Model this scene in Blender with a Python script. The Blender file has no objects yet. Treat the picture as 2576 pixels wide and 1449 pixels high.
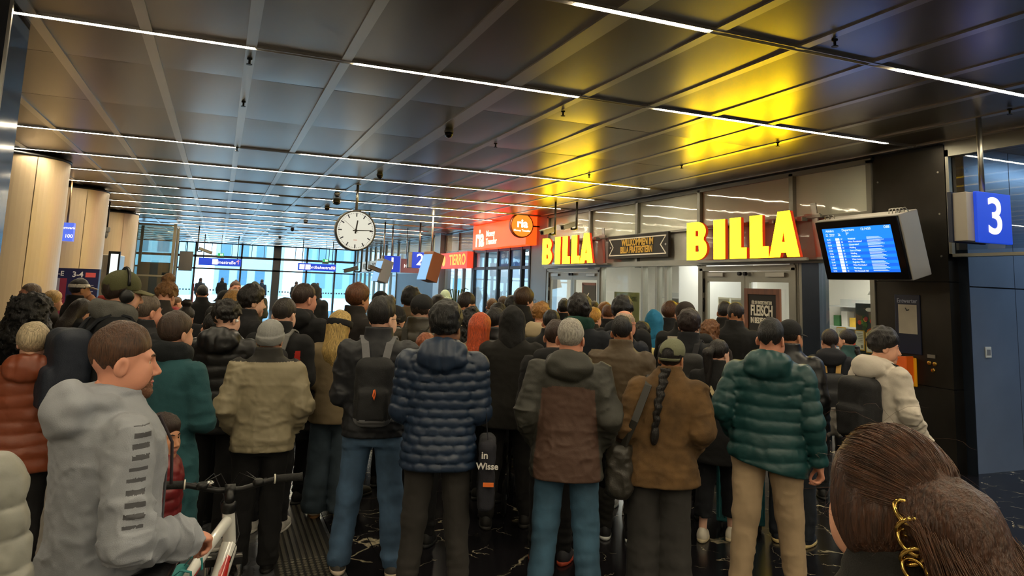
import bpy, math, random
import numpy as np
from mathutils import Matrix, Vector
D = bpy.data
SC = bpy.context.scene
COL = SC.collection
R_ = math.radians

# ------------------------------------------------------------------ camera
CAM_H = 1.92
cam_d = D.cameras.new('camera')
cam = D.objects.new('camera', cam_d)
COL.objects.link(cam)
yaw, pit, rol = R_(22.093), R_(7.560), R_(2.106)
_f = Vector((math.sin(yaw)*math.cos(pit), math.cos(yaw)*math.cos(pit), math.sin(pit)))
_r = Vector((math.cos(yaw), -math.sin(yaw), 0))
_u = _r.cross(_f)
_r2 = math.cos(rol)*_r + math.sin(rol)*_u
_u2 = -math.sin(rol)*_r + math.cos(rol)*_u
cam.matrix_world = Matrix(((_r2.x, _u2.x, -_f.x, 0), (_r2.y, _u2.y, -_f.y, 0), (_r2.z, _u2.z, -_f.z, CAM_H), (0, 0, 0, 1)))
cam_d.sensor_width = 36
cam_d.lens = 1780.5/2576*36
cam_d.shift_y = -241.5/2576
cam_d.clip_start = 0.05
cam_d.clip_end = 400
SC.camera = cam

# ------------------------------------------------------------------ world and exposure
w = D.worlds.new('overcast_sky')
SC.world = w
w.use_nodes = True
_n = w.node_tree.nodes
_bg = _n['Background']
_bg.inputs[0].default_value = (0.44, 0.74, 1.0, 1)
_bg.inputs[1].default_value = 5.0
SC.view_settings.view_transform = 'Standard'
SC.view_settings.look = 'None'
SC.view_settings.gamma = 1.0
SC.view_settings.use_curve_mapping = False
SC.view_settings.exposure = 0.35
STRIP_POWER = 75.0
SIGN_POWER = 12.0
SHOP_POWER = 18.0

# ------------------------------------------------------------------ helpers: colour and materials
def lin(h):
    h = h.lstrip('#')
    out = []
    for i in (0, 2, 4):
        c = int(h[i:i+2], 16)/255
        out.append(c/12.92 if c <= 0.04045 else ((c+0.055)/1.055)**2.4)
    return (*out, 1)

_mats = {}
def mat(name, col, rough=0.8, metal=0.0, bump=0.0, scale=40.0, var=0.0, stretch=(1, 1, 1), spec=0.5, coat=0.0, sheen=0.0, dist=0.01, vscale=None, crease=0.0):
    if name in _mats:
        return _mats[name]
    m = D.materials.new(name)
    m.use_nodes = True
    nt = m.node_tree
    p = nt.nodes['Principled BSDF']
    c = lin(col)
    p.inputs['Base Color'].default_value = c
    p.inputs['Roughness'].default_value = rough
    p.inputs['Metallic'].default_value = metal
    p.inputs['Specular IOR Level'].default_value = spec
    p.inputs['Coat Weight'].default_value = coat
    p.inputs['Sheen Weight'].default_value = sheen
    if bump or var:
        tc = nt.nodes.new('ShaderNodeTexCoord')
        mp = nt.nodes.new('ShaderNodeMapping')
        mp.inputs['Scale'].default_value = stretch
        nt.links.new(tc.outputs['Object'], mp.inputs['Vector'])
        nz = nt.nodes.new('ShaderNodeTexNoise')
        nz.inputs['Scale'].default_value = scale
        nz.inputs['Detail'].default_value = 4
        nt.links.new(mp.outputs[0], nz.inputs['Vector'])
        if bump:
            b = nt.nodes.new('ShaderNodeBump')
            b.inputs['Strength'].default_value = bump
            b.inputs['Distance'].default_value = dist
            nt.links.new(nz.outputs['Fac'], b.inputs['Height'])
            nt.links.new(b.outputs[0], p.inputs['Normal'])
            if crease:
                m2 = nt.nodes.new('ShaderNodeMapping')
                m2.inputs['Scale'].default_value = (1, 1, 1.7)
                nt.links.new(tc.outputs['Object'], m2.inputs['Vector'])
                rn = nt.nodes.new('ShaderNodeTexNoise')
                rn.noise_type = 'RIDGED_MULTIFRACTAL'
                rn.inputs['Scale'].default_value = 6.5
                rn.inputs['Detail'].default_value = 3
                rn.inputs['Distortion'].default_value = .5
                nt.links.new(m2.outputs[0], rn.inputs['Vector'])
                b2 = nt.nodes.new('ShaderNodeBump')
                b2.inputs['Strength'].default_value = crease
                b2.inputs['Distance'].default_value = .012
                nt.links.new(rn.outputs['Fac'], b2.inputs['Height'])
                nt.links.new(b2.outputs[0], b.inputs['Normal'])
        if var:
            n2 = nz
            if vscale:
                n2 = nt.nodes.new('ShaderNodeTexNoise')
                n2.inputs['Scale'].default_value = vscale
                n2.inputs['Detail'].default_value = 5
                nt.links.new(mp.outputs[0], n2.inputs['Vector'])
            rp = nt.nodes.new('ShaderNodeValToRGB')
            rp.color_ramp.elements[0].position = 0.3
            rp.color_ramp.elements[1].position = 0.7
            rp.color_ramp.elements[0].color = tuple(max(0, x*(1-var)) for x in c[:3]) + (1,)
            rp.color_ramp.elements[1].color = tuple(min(1, x*(1+var)) for x in c[:3]) + (1,)
            nt.links.new(n2.outputs['Fac'], rp.inputs[0])
            nt.links.new(rp.outputs[0], p.inputs['Base Color'])
    _mats[name] = m
    return m

def emit(name, rgb, strength):
    if name in _mats:
        return _mats[name]
    m = D.materials.new(name)
    m.use_nodes = True
    p = m.node_tree.nodes['Principled BSDF']
    p.inputs['Base Color'].default_value = (0.02, 0.02, 0.02, 1)
    p.inputs['Emission Color'].default_value = (*rgb, 1)
    p.inputs['Emission Strength'].default_value = strength
    _mats[name] = m
    return m

def glass(name, tint=(0.9, 0.95, 0.95), refl=0.12, rough=0.02, dens=0.0):
    """thin pane: see-through with fresnel reflection, dens = share of grey film"""
    if name in _mats:
        return _mats[name]
    m = D.materials.new(name)
    m.use_nodes = True
    nt = m.node_tree
    nt.nodes.clear()
    o = nt.nodes.new('ShaderNodeOutputMaterial')
    t = nt.nodes.new('ShaderNodeBsdfTransparent')
    t.inputs[0].default_value = (*tint, 1)
    g = nt.nodes.new('ShaderNodeBsdfGlossy')
    g.inputs['Roughness'].default_value = rough
    fr = nt.nodes.new('ShaderNodeFresnel')
    fr.inputs[0].default_value = 1.5
    ad = nt.nodes.new('ShaderNodeMath')
    ad.operation = 'ADD'
    ad.inputs[1].default_value = refl
    ad.use_clamp = True
    nt.links.new(fr.outputs[0], ad.inputs[0])
    mx = nt.nodes.new('ShaderNodeMixShader')
    ge = nt.nodes.new('ShaderNodeNewGeometry')
    fb = nt.nodes.new('ShaderNodeMath')
    fb.operation = 'SUBTRACT'
    fb.inputs[0].default_value = 1.0
    nt.links.new(ge.outputs['Backfacing'], fb.inputs[1])
    ml = nt.nodes.new('ShaderNodeMath')
    ml.operation = 'MULTIPLY'
    nt.links.new(ad.outputs[0], ml.inputs[0])
    nt.links.new(fb.outputs[0], ml.inputs[1])
    nt.links.new(ml.outputs[0], mx.inputs[0])
    base = t
    if dens:
        df = nt.nodes.new('ShaderNodeBsdfDiffuse')
        df.inputs[0].default_value = (0.55, 0.57, 0.52, 1)
        m2 = nt.nodes.new('ShaderNodeMixShader')
        m2.inputs[0].default_value = dens
        nt.links.new(t.outputs[0], m2.inputs[1])
        nt.links.new(df.outputs[0], m2.inputs[2])
        base = m2
    nt.links.new(base.outputs[0], mx.inputs[1])
    nt.links.new(g.outputs[0], mx.inputs[2])
    nt.links.new(mx.outputs[0], o.inputs[0])
    _mats[name] = m
    return m

# ------------------------------------------------------------------ helpers: objects
def tag(o, label=None, cat=None, group=None, kind=None):
    if label: o['label'] = label
    if cat: o['category'] = cat
    if group: o['group'] = group
    if kind: o['kind'] = kind
    return o

def empty(name, loc=(0, 0, 0), rz=0.0, **k):
    o = D.objects.new(name, None)
    o.empty_display_size = 0.1
    o.location = loc
    o.rotation_euler = (0, 0, rz)
    COL.objects.link(o)
    return tag(o, **k)

EACH = {'hanger', 'end_cap', 'hook', 'door_hinge', 'door_closer', 'screw_cap', 'bracket', 'pictogram', 'lock'}

class MB:
    """collects plain shapes; build() links them as ONE mesh object"""
    def __init__(s):
        s.v, s.f, s.mi, s.sm = [], [], [], []
    def add(s, vs, fs, mi=0, smooth=False):
        n = len(s.v)
        s.v += [tuple(v) for v in vs]
        s.f += [tuple(i+n for i in f) for f in fs]
        s.mi += [mi]*len(fs)
        s.sm += [smooth]*len(fs)
        return s
    def box(s, lo, hi, mi=0):
        x0, y0, z0 = lo
        x1, y1, z1 = hi
        v = [(x0, y0, z0), (x1, y0, z0), (x1, y1, z0), (x0, y1, z0), (x0, y0, z1), (x1, y0, z1), (x1, y1, z1), (x0, y1, z1)]
        return s.add(v, [(0, 3, 2, 1), (4, 5, 6, 7), (0, 1, 5, 4), (1, 2, 6, 5), (2, 3, 7, 6), (3, 0, 4, 7)], mi)
    def obox(s, c, ax, ay, az, mi=0):
        """box with centre c and half-axes as vectors"""
        c, ax, ay, az = map(np.array, (c, ax, ay, az))
        v = [c+i*ax+j*ay+k*az for k in (-1, 1) for i, j in ((-1, -1), (1, -1), (1, 1), (-1, 1))]
        return s.add(v, [(0, 3, 2, 1), (4, 5, 6, 7), (0, 1, 5, 4), (1, 2, 6, 5), (2, 3, 7, 6), (3, 0, 4, 7)], mi)
    def tube(s, pts, r, n=10, mi=0, closed=False):
        pts = [Vector(p) for p in pts]
        rs = r if isinstance(r, (list, tuple)) else [r]*len(pts)
        vs, fs = [], []
        prev = None
        N = len(pts)
        for i, p in enumerate(pts):
            if closed:
                t = (pts[(i+1) % N]-pts[i-1]).normalized()
            else:
                t = (pts[min(i+1, N-1)]-pts[max(i-1, 0)]).normalized()
            if prev is None:
                a = Vector((0, 0, 1)) if abs(t.z) < 0.9 else Vector((1, 0, 0))
                u = t.cross(a).normalized()
            else:
                u = (prev-t*prev.dot(t)).normalized()
            prev = u
            q = t.cross(u)
            vs += [p+rs[i]*(math.cos(2*math.pi*k/n)*u+math.sin(2*math.pi*k/n)*q) for k in range(n)]
        m = N if closed else N-1
        for i in range(m):
            j = (i+1) % N
            fs += [(i*n+k, i*n+(k+1) % n, j*n+(k+1) % n, j*n+k) for k in range(n)]
        s.add(vs, fs, mi, True)
        if not closed:
            b = len(s.v)-len(vs)
            s.f += [tuple(b+k for k in reversed(range(n))), tuple(b+(N-1)*n+k for k in range(n))]
            s.mi += [mi]*2
            s.sm += [False]*2
        return s
    def ribbon(s, pts, nrm, wd, th, mi=0):
        """flat strap along pts; nrm = list of outward normals"""
        P = [np.array(p, float) for p in pts]
        vs, fs = [], []
        for i, p in enumerate(P):
            t = P[min(i+1, len(P)-1)]-P[max(i-1, 0)]
            t = t/np.linalg.norm(t)
            nn = np.array(nrm[i] if isinstance(nrm, list) else nrm, float)
            nn = nn-t*(nn@t)
            nn = nn/np.linalg.norm(nn)
            b = np.cross(t, nn)
            vs += [p-b*wd/2, p+b*wd/2, p+b*wd/2+nn*th, p-b*wd/2+nn*th]
        for i in range(len(P)-1):
            fs += [(i*4+k, i*4+(k+1) % 4, i*4+4+(k+1) % 4, i*4+4+k) for k in range(4)]
        m = (len(P)-1)*4
        fs += [(3, 2, 1, 0), (m, m+1, m+2, m+3)]
        return s.add(vs, fs, mi)
    def lathe(s, prof, c=(0, 0, 0), axis='z', n=32, mi=0):
        """prof: list of (radius, height) along axis"""
        vs, fs = [], []
        for r, h in prof:
            for k in range(n):
                a = 2*math.pi*k/n
                p = (r*math.cos(a), r*math.sin(a), h)
                if axis == 'y': p = (p[0], p[2], p[1])
                if axis == 'x': p = (p[2], p[0], p[1])
                vs.append((p[0]+c[0], p[1]+c[1], p[2]+c[2]))
        for i in range(len(prof)-1):
            fs += [(i*n+k, i*n+(k+1) % n, (i+1)*n+(k+1) % n, (i+1)*n+k) for k in range(n)]
        s.add(vs, fs, mi, True)
        b = len(s.v)-len(vs)
        e = b+(len(prof)-1)*n
        if prof[0][0] > 1e-4:
            s.f.append(tuple(b+k for k in reversed(range(n)))); s.mi.append(mi); s.sm.append(False)
        if prof[-1][0] > 1e-4:
            s.f.append(tuple(e+k for k in range(n))); s.mi.append(mi); s.sm.append(False)
        return s
    def prism(s, poly, o, ru, up, depth, mi=0, side=None):
        """2-D polygon (list of (u,v)) placed at o with axes ru, up, thickened backwards by depth"""
        o, ru, up = map(np.array, (o, ru, up))
        nn = np.cross(ru, up)
        n = len(poly)
        f = [o+u*ru+v*up for u, v in poly]
        b = [p-nn*depth for p in f]
        k = len(s.v)
        s.v += [tuple(p) for p in f+b]
        s.f += [tuple(k+i for i in range(n)), tuple(k+n+i for i in reversed(range(n)))]
        s.mi += [mi, mi]
        s.sm += [False]*2
        for i in range(n):
            j = (i+1) % n
            s.f.append((k+i, k+n+i, k+n+j, k+j))
            s.mi.append(mi if side is None else side)
            s.sm.append(False)
        return s
    def islands(s):
        par = list(range(len(s.v)))
        def find(a):
            while par[a] != a:
                par[a] = par[par[a]]
                a = par[a]
            return a
        for f in s.f:
            r = find(f[0])
            for i in f[1:]:
                par[find(i)] = r
        out = {}
        for q, f in enumerate(s.f):
            out.setdefault(find(f[0]), []).append(q)
        res = []
        for fs in out.values():
            m = MB()
            ix = {}
            for q in fs:
                m.f.append(tuple(ix.setdefault(i, len(ix)) for i in s.f[q]))
                m.mi.append(s.mi[q]); m.sm.append(s.sm[q])
            m.v = [s.v[i] for i in ix]
            res.append(m)
        return res
    def build(s, name, mats, parent=None, bevel=0.0, **k):
        if parent is not None and name in EACH:
            isl = s.islands()
            if len(isl) > 1:
                for m in isl:
                    o = m.build(name, mats, parent, bevel, **k)
                return o
        me = D.meshes.new(name)
        me.from_pydata(s.v, [], s.f)
        for m in (mats if isinstance(mats, (list, tuple)) else [mats]):
            me.materials.append(m)
        me.polygons.foreach_set('material_index', s.mi)
        me.polygons.foreach_set('use_smooth', s.sm)
        me.update()
        o = D.objects.new(name, me)
        COL.objects.link(o)
        if parent: o.parent = parent
        if bevel:
            b = o.modifiers.new('bevel', 'BEVEL')
            b.width = bevel
            b.segments = 2
            b.limit_method = 'ANGLE'
        return tag(o, **k)

def text(name, body, size, m, o, ru, up, parent=None, depth=0.004, fat=0.0, align='CENTER', sx=1.0, shear=0.0, spacing=1.0, **k):
    cu = D.curves.new(name, 'FONT')
    cu.body = body
    cu.size = size
    cu.extrude = depth
    cu.offset = fat
    cu.align_x = align
    cu.align_y = 'CENTER'
    cu.shear = shear
    cu.space_line = 0.9
    cu.space_character = spacing
    cu.resolution_u = 8 if size > .3 else 3
    t = D.objects.new(name, cu)
    COL.objects.link(t)
    dg = bpy.context.evaluated_depsgraph_get()
    me = D.meshes.new_from_object(t.evaluated_get(dg))
    D.objects.remove(t)
    D.curves.remove(cu)
    ru, up = Vector(ru), Vector(up)
    nn = ru.cross(up)
    M = Matrix((( ru.x*sx, up.x, nn.x, o[0]), (ru.y*sx, up.y, nn.y, o[1]), (ru.z*sx, up.z, nn.z, o[2]), (0, 0, 0, 1)))
    me.transform(M)
    me.materials.clear()
    me.materials.append(m)
    me.name = name
    ob = D.objects.new(name, me)
    COL.objects.link(ob)
    if parent:
        ob.parent = parent
    return tag(ob, **k)

# ------------------------------------------------------------------ helpers: distance fields -> smooth meshes
_rng = np.random.default_rng(7)
_lat = _rng.random((32, 32, 32)).astype(np.float32)
def vnoise(P):
    """value noise in -1..1 at points P (N,3)"""
    i = np.floor(P).astype(np.int64)
    f = (P-i).astype(np.float32)
    f = f*f*(3-2*f)
    i &= 31
    j = (i+1) & 31
    x0, y0, z0 = i[:, 0], i[:, 1], i[:, 2]
    x1, y1, z1 = j[:, 0], j[:, 1], j[:, 2]
    fx, fy, fz = f[:, 0], f[:, 1], f[:, 2]
    a = _lat[x0, y0, z0]*(1-fx)+_lat[x1, y0, z0]*fx
    b = _lat[x0, y1, z0]*(1-fx)+_lat[x1, y1, z0]*fx
    c = _lat[x0, y0, z1]*(1-fx)+_lat[x1, y0, z1]*fx
    d = _lat[x0, y1, z1]*(1-fx)+_lat[x1, y1, z1]*fx
    return 2*((a*(1-fy)+b*fy)*(1-fz)+(c*(1-fy)+d*fy)*fz)-1

def rc(P, a, b, ra, rb):
    a = np.asarray(a, float); b = np.asarray(b, float)
    ba = b-a
    q = P-a
    t = np.clip((q@ba)/max(ba@ba, 1e-9), 0, 1)
    return np.linalg.norm(q-t[:, None]*ba, axis=1)-(ra+(rb-ra)*t)
def el(P, c, r, M=None):
    q = P-np.asarray(c, float)
    if M is not None: q = q@M
    r = np.asarray(r, float)
    k0 = np.linalg.norm(q/r, axis=1)
    k1 = np.linalg.norm(q/(r*r), axis=1)
    return k0*(k0-1)/np.maximum(k1, 1e-6)
def rbox(P, c, h, r, M=None):
    q = P-np.asarray(c, float)
    if M is not None: q = q@M
    q = np.abs(q)-(np.asarray(h, float)-r)
    return np.linalg.norm(np.maximum(q, 0), axis=1)+np.minimum(q.max(axis=1), 0)-r
def sm(a, b, k):
    h = np.maximum(k-np.abs(a-b), 0)/k
    return np.minimum(a, b)-h*h*k*0.25
def smx(a, b, k):
    return -sm(-a, -b, k)

def rotz(a):
    c, s = math.cos(a), math.sin(a)
    return np.array([[c, -s, 0], [s, c, 0], [0, 0, 1.]])
def rotx(a):
    c, s = math.cos(a), math.sin(a)
    return np.array([[1., 0, 0], [0, c, -s], [0, s, c]])
def roty(a):
    c, s = math.cos(a), math.sin(a)
    return np.array([[c, 0, s], [0, 1., 0], [-s, 0, c]])

def nets(f, lo, hi, res):
    """surface nets of f<0; returns (verts, quads)"""
    lo = np.asarray(lo, float)-2*res
    hi = np.asarray(hi, float)+2*res
    K = 4
    n = np.ceil((hi-lo)/(res*K)).astype(int)
    cg = [lo[a]+(np.arange(n[a])+0.5)*res*K for a in range(3)]
    X, Y, Z = np.meshgrid(*cg, indexing='ij')
    d = f(np.stack([X.ravel(), Y.ravel(), Z.ravel()], 1)).reshape(n)
    near = np.abs(d) < res*K*1.6
    big = np.repeat(np.repeat(np.repeat(near, K, 0), K, 1), K, 2)
    F = np.repeat(np.repeat(np.repeat(np.where(d < 0, -1.0, 1.0), K, 0), K, 1), K, 2)
    N = F.shape
    ii = np.argwhere(big)
    if len(ii) == 0:
        return np.zeros((0, 3)), np.zeros((0, 4), int)
    F[big] = f(lo+(ii+0.5)*res)
    s = F < 0
    cs = np.zeros(tuple(k-1 for k in N), np.uint8)
    for a in (0, 1):
        for b in (0, 1):
            for c in (0, 1):
                cs += s[a:N[0]-1+a, b:N[1]-1+b, c:N[2]-1+c]
    act = (cs > 0) & (cs < 8)
    ci = np.argwhere(act)
    idx = -np.ones(act.shape, np.int64)
    idx[act] = np.arange(len(ci))
    acc = np.zeros((len(ci), 3)); cnt = np.zeros(len(ci))
    cor = [(a, b, c) for a in (0, 1) for b in (0, 1) for c in (0, 1)]
    val = {k: F[ci[:, 0]+k[0], ci[:, 1]+k[1], ci[:, 2]+k[2]] for k in cor}
    for k in cor:
        for ax in range(3):
            if k[ax] == 0:
                k2 = list(k); k2[ax] = 1; k2 = tuple(k2)
                v0, v1 = val[k], val[k2]
                m = (v0 < 0) != (v1 < 0)
                t = np.where(m, v0/np.where(m, v0-v1, 1), 0)
                p = np.array(k, float)[None, :].repeat(len(ci), 0)
                p[:, ax] = t
                acc[m] += p[m]
                cnt[m] += 1
    V = lo+(ci+acc/np.maximum(cnt, 1)[:, None]+0.5)*res
    Q = []
    for ax in range(3):
        b, c = (ax+1) % 3, (ax+2) % 3
        sl0 = [slice(1, N[k]-1) for k in range(3)]
        sl1 = list(sl0)
        sl0[ax] = slice(0, N[ax]-1); sl1[ax] = slice(1, N[ax])
        s0, s1 = s[tuple(sl0)], s[tuple(sl1)]
        e = np.argwhere(s0 != s1)
        if len(e) == 0: continue
        flip = s0[e[:, 0], e[:, 1], e[:, 2]]
        off = np.ones(3, int); off[ax] = 0
        g = e+off
        eb = np.zeros(3, int); eb[b] = 1
        ec = np.zeros(3, int); ec[c] = 1
        q = [idx[tuple((g-o).T)] for o in (eb+ec, ec, 0*eb, eb)]
        q = np.stack(q, 1)
        ok = (q >= 0).all(1)
        q = np.where(flip[:, None], q, q[:, ::-1])[ok]
        Q.append(q)
    return V, (np.concatenate(Q) if Q else np.zeros((0, 4), int))

def mesh_from(name, V, Q, mats, parent=None, mi=None, **k):
    me = D.meshes.new(name)
    me.vertices.add(len(V))
    me.vertices.foreach_set('co', np.asarray(V, np.float32).ravel())
    me.loops.add(len(Q)*4)
    me.loops.foreach_set('vertex_index', np.asarray(Q, np.int32).ravel())
    me.polygons.add(len(Q))
    me.polygons.foreach_set('loop_start', np.arange(0, len(Q)*4, 4, dtype=np.int32))
    for m in (mats if isinstance(mats, (list, tuple)) else [mats]):
        me.materials.append(m)
    if mi is not None:
        me.polygons.foreach_set('material_index', np.asarray(mi, np.int32))
    me.polygons.foreach_set('use_smooth', np.ones(len(Q), bool))
    me.update(calc_edges=True)
    me.validate()
    o = D.objects.new(name, me)
    COL.objects.link(o)
    if parent: o.parent = parent
    return tag(o, **k)
# ------------------------------------------------------------------ people: builder
SKIN = {'fair': '#cd977c', 'pale': '#d8aa92', 'tan': '#b37c5a', 'brown': '#784e37', 'rosy': '#c98a70'}
ZS = [0.40, 0.60, 0.78, 0.90, 1.02, 1.15, 1.27, 1.36, 1.42, 1.46, 1.50, 1.54]
WXM = [.215, .205, .190, .182, .170, .174, .186, .192, .172, .125, .080, .070]
WYM = [.165, .155, .140, .132, .122, .122, .128, .124, .105, .085, .072, .068]
WXF = [.215, .205, .196, .188, .158, .156, .166, .170, .155, .115, .074, .062]
WYF = [.160, .152, .142, .132, .112, .114, .126, .118, .098, .078, .066, .060]
YC = [0, 0, 0, -.005, 0, .002, 0, -.008, -.018, -.024, -.024, -.02]
POSE = {'side': ((.232, -.035, 1.13), (.240, .045, .885)), 'pocket': ((.252, -.075, 1.15), (.205, .085, .955)),
        'front': ((.215, .0, 1.125), (.080, .275, 1.16)), 'fold': ((.245, .03, 1.13), (.00, .205, 1.10)),
        'ear': ((.265, .13, 1.20), (.120, .105, 1.47)), 'low': ((.262, -.02, 1.14), (.20, .17, .95)),
        'strap': ((.270, -.05, 1.14), (.13, .14, 1.30))}

def hand_field(w, d, n, t, curl, k=1.0):
    """five separate fingers on a palm: w wrist, d along the forearm, n palm side, t thumb side"""
    w, d, n, t = (np.asarray(q, float) for q in (w, d, n, t))
    d = d/np.linalg.norm(d)
    n = n-d*(n@d); n = n/np.linalg.norm(n)
    t2 = np.cross(d, n)
    t = t2 if t2@t > 0 else -t2
    M = np.stack([t, d, n], 1)
    seg = []
    for i, (o, L) in enumerate(((.030, .92), (.010, 1.05), (-.010, 1.0), (-.028, .80))):
        p = w+d*(.092-.006*abs(i-1.3))*k+t*o*k
        ang = 0.15
        for j, ln in enumerate((.043, .027, .021)):
            ang += curl*(0.75, 1.0, 0.7)[j]*(1+.07*i)
            q = p+k*L*ln*(d*math.cos(ang)+n*math.sin(ang))
            seg.append((p, q, (.0098, .0090, .0082)[j]*k, (.0090, .0082, .0070)[j]*k))
            p = q
    th = [w+d*.028*k+t*.026*k, w+d*.058*k+t*.052*k+n*.016*k, w+d*.086*k+t*.056*k+n*.034*k*(1+curl*.4), w+d*.108*k+t*.047*k+n*.046*k*(1+curl*.5)]
    def f(P):
        a = el(P, w+d*.058*k, np.array((.043, .054, .0165))*k, M)
        a = sm(a, rc(P, w-d*.06*k, w+d*.02*k, .029*k, .027*k), .02)
        b = None
        for s in seg:
            q = rc(P, *s)
            b = q if b is None else np.minimum(b, q)
        a = sm(a, b, .010)
        c = sm(sm(rc(P, th[0], th[1], .0145*k, .0125*k), rc(P, th[1], th[2], .0120*k, .0105*k), .006), rc(P, th[2], th[3], .0105*k, .0085*k), .004)
        return sm(a, c, .012)
    c = w+d*.07*k
    return f, c-.15*k, c+.15*k

def head_field(female, fat):
    g = .95 if female else 1.0
    def f(P):
        P = P/g
        d = el(P, (0, -.014, .036), (.077, .097, .088))
        d = sm(d, el(P, (0, .026, -.036), (.060+fat*.008, .067, .086)), .035)
        d = sm(d, el(P, (0, .072, -.100), (.024, .022, .019)), .028)
        ax = np.abs(P[:, 0])
        Q = np.stack([ax, P[:, 1], P[:, 2]], 1)
        d = sm(d, el(Q, (.036, .053, -.030), (.028, .030, .034)), .03)
        d = sm(d, el(Q, (.052, .015, -.062), (.018+fat*.01, .045, .03)), .03)
        d = sm(d, rc(Q, (0, .085, .026), (.042, .070, .026), .013, .010), .018)
        d = smx(d, -el(Q, (.033, .103, .006), (.019, .022, .013)), .012)
        d = sm(d, rc(P, (0, .088, .014), (0, .113, -.032), .008, .0125), .014)
        d = sm(d, el(Q, (.013, .100, -.038), (.009, .011, .008)), .008)
        d = sm(d, el(Q, (.006, .092, -.065), (.019, .011, .006)), .006)
        d = sm(d, el(P, (0, .090, -.077), (.021, .011, .0065)), .006)
        d = smx(d, -el(P, (0, .106, -.071), (.026, .010, .0022)), .004)
        d = sm(d, rc(P, (0, -.020, -.06), (0, -.045, -.20), .056 if not female else .050, .066 if not female else .056), .03)
        e = el(Q, (.082, -.014, -.006), (.009, .026, .033), rotz(.4)@rotx(-.2))
        e = smx(e, -el(Q, (.091, -.004, -.004), (.008, .014, .020)), .006)
        return sm(d, e, .008)*g
    return f

def seg_d(P, a, b):
    a = np.asarray(a, float); b = np.asarray(b, float)
    ba = b-a
    q = P-a
    t = np.clip((q@ba)/max(ba@ba, 1e-9), 0, 1)
    return np.linalg.norm(q-t[:, None]*ba, axis=1), t, float(np.linalg.norm(ba))

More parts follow.
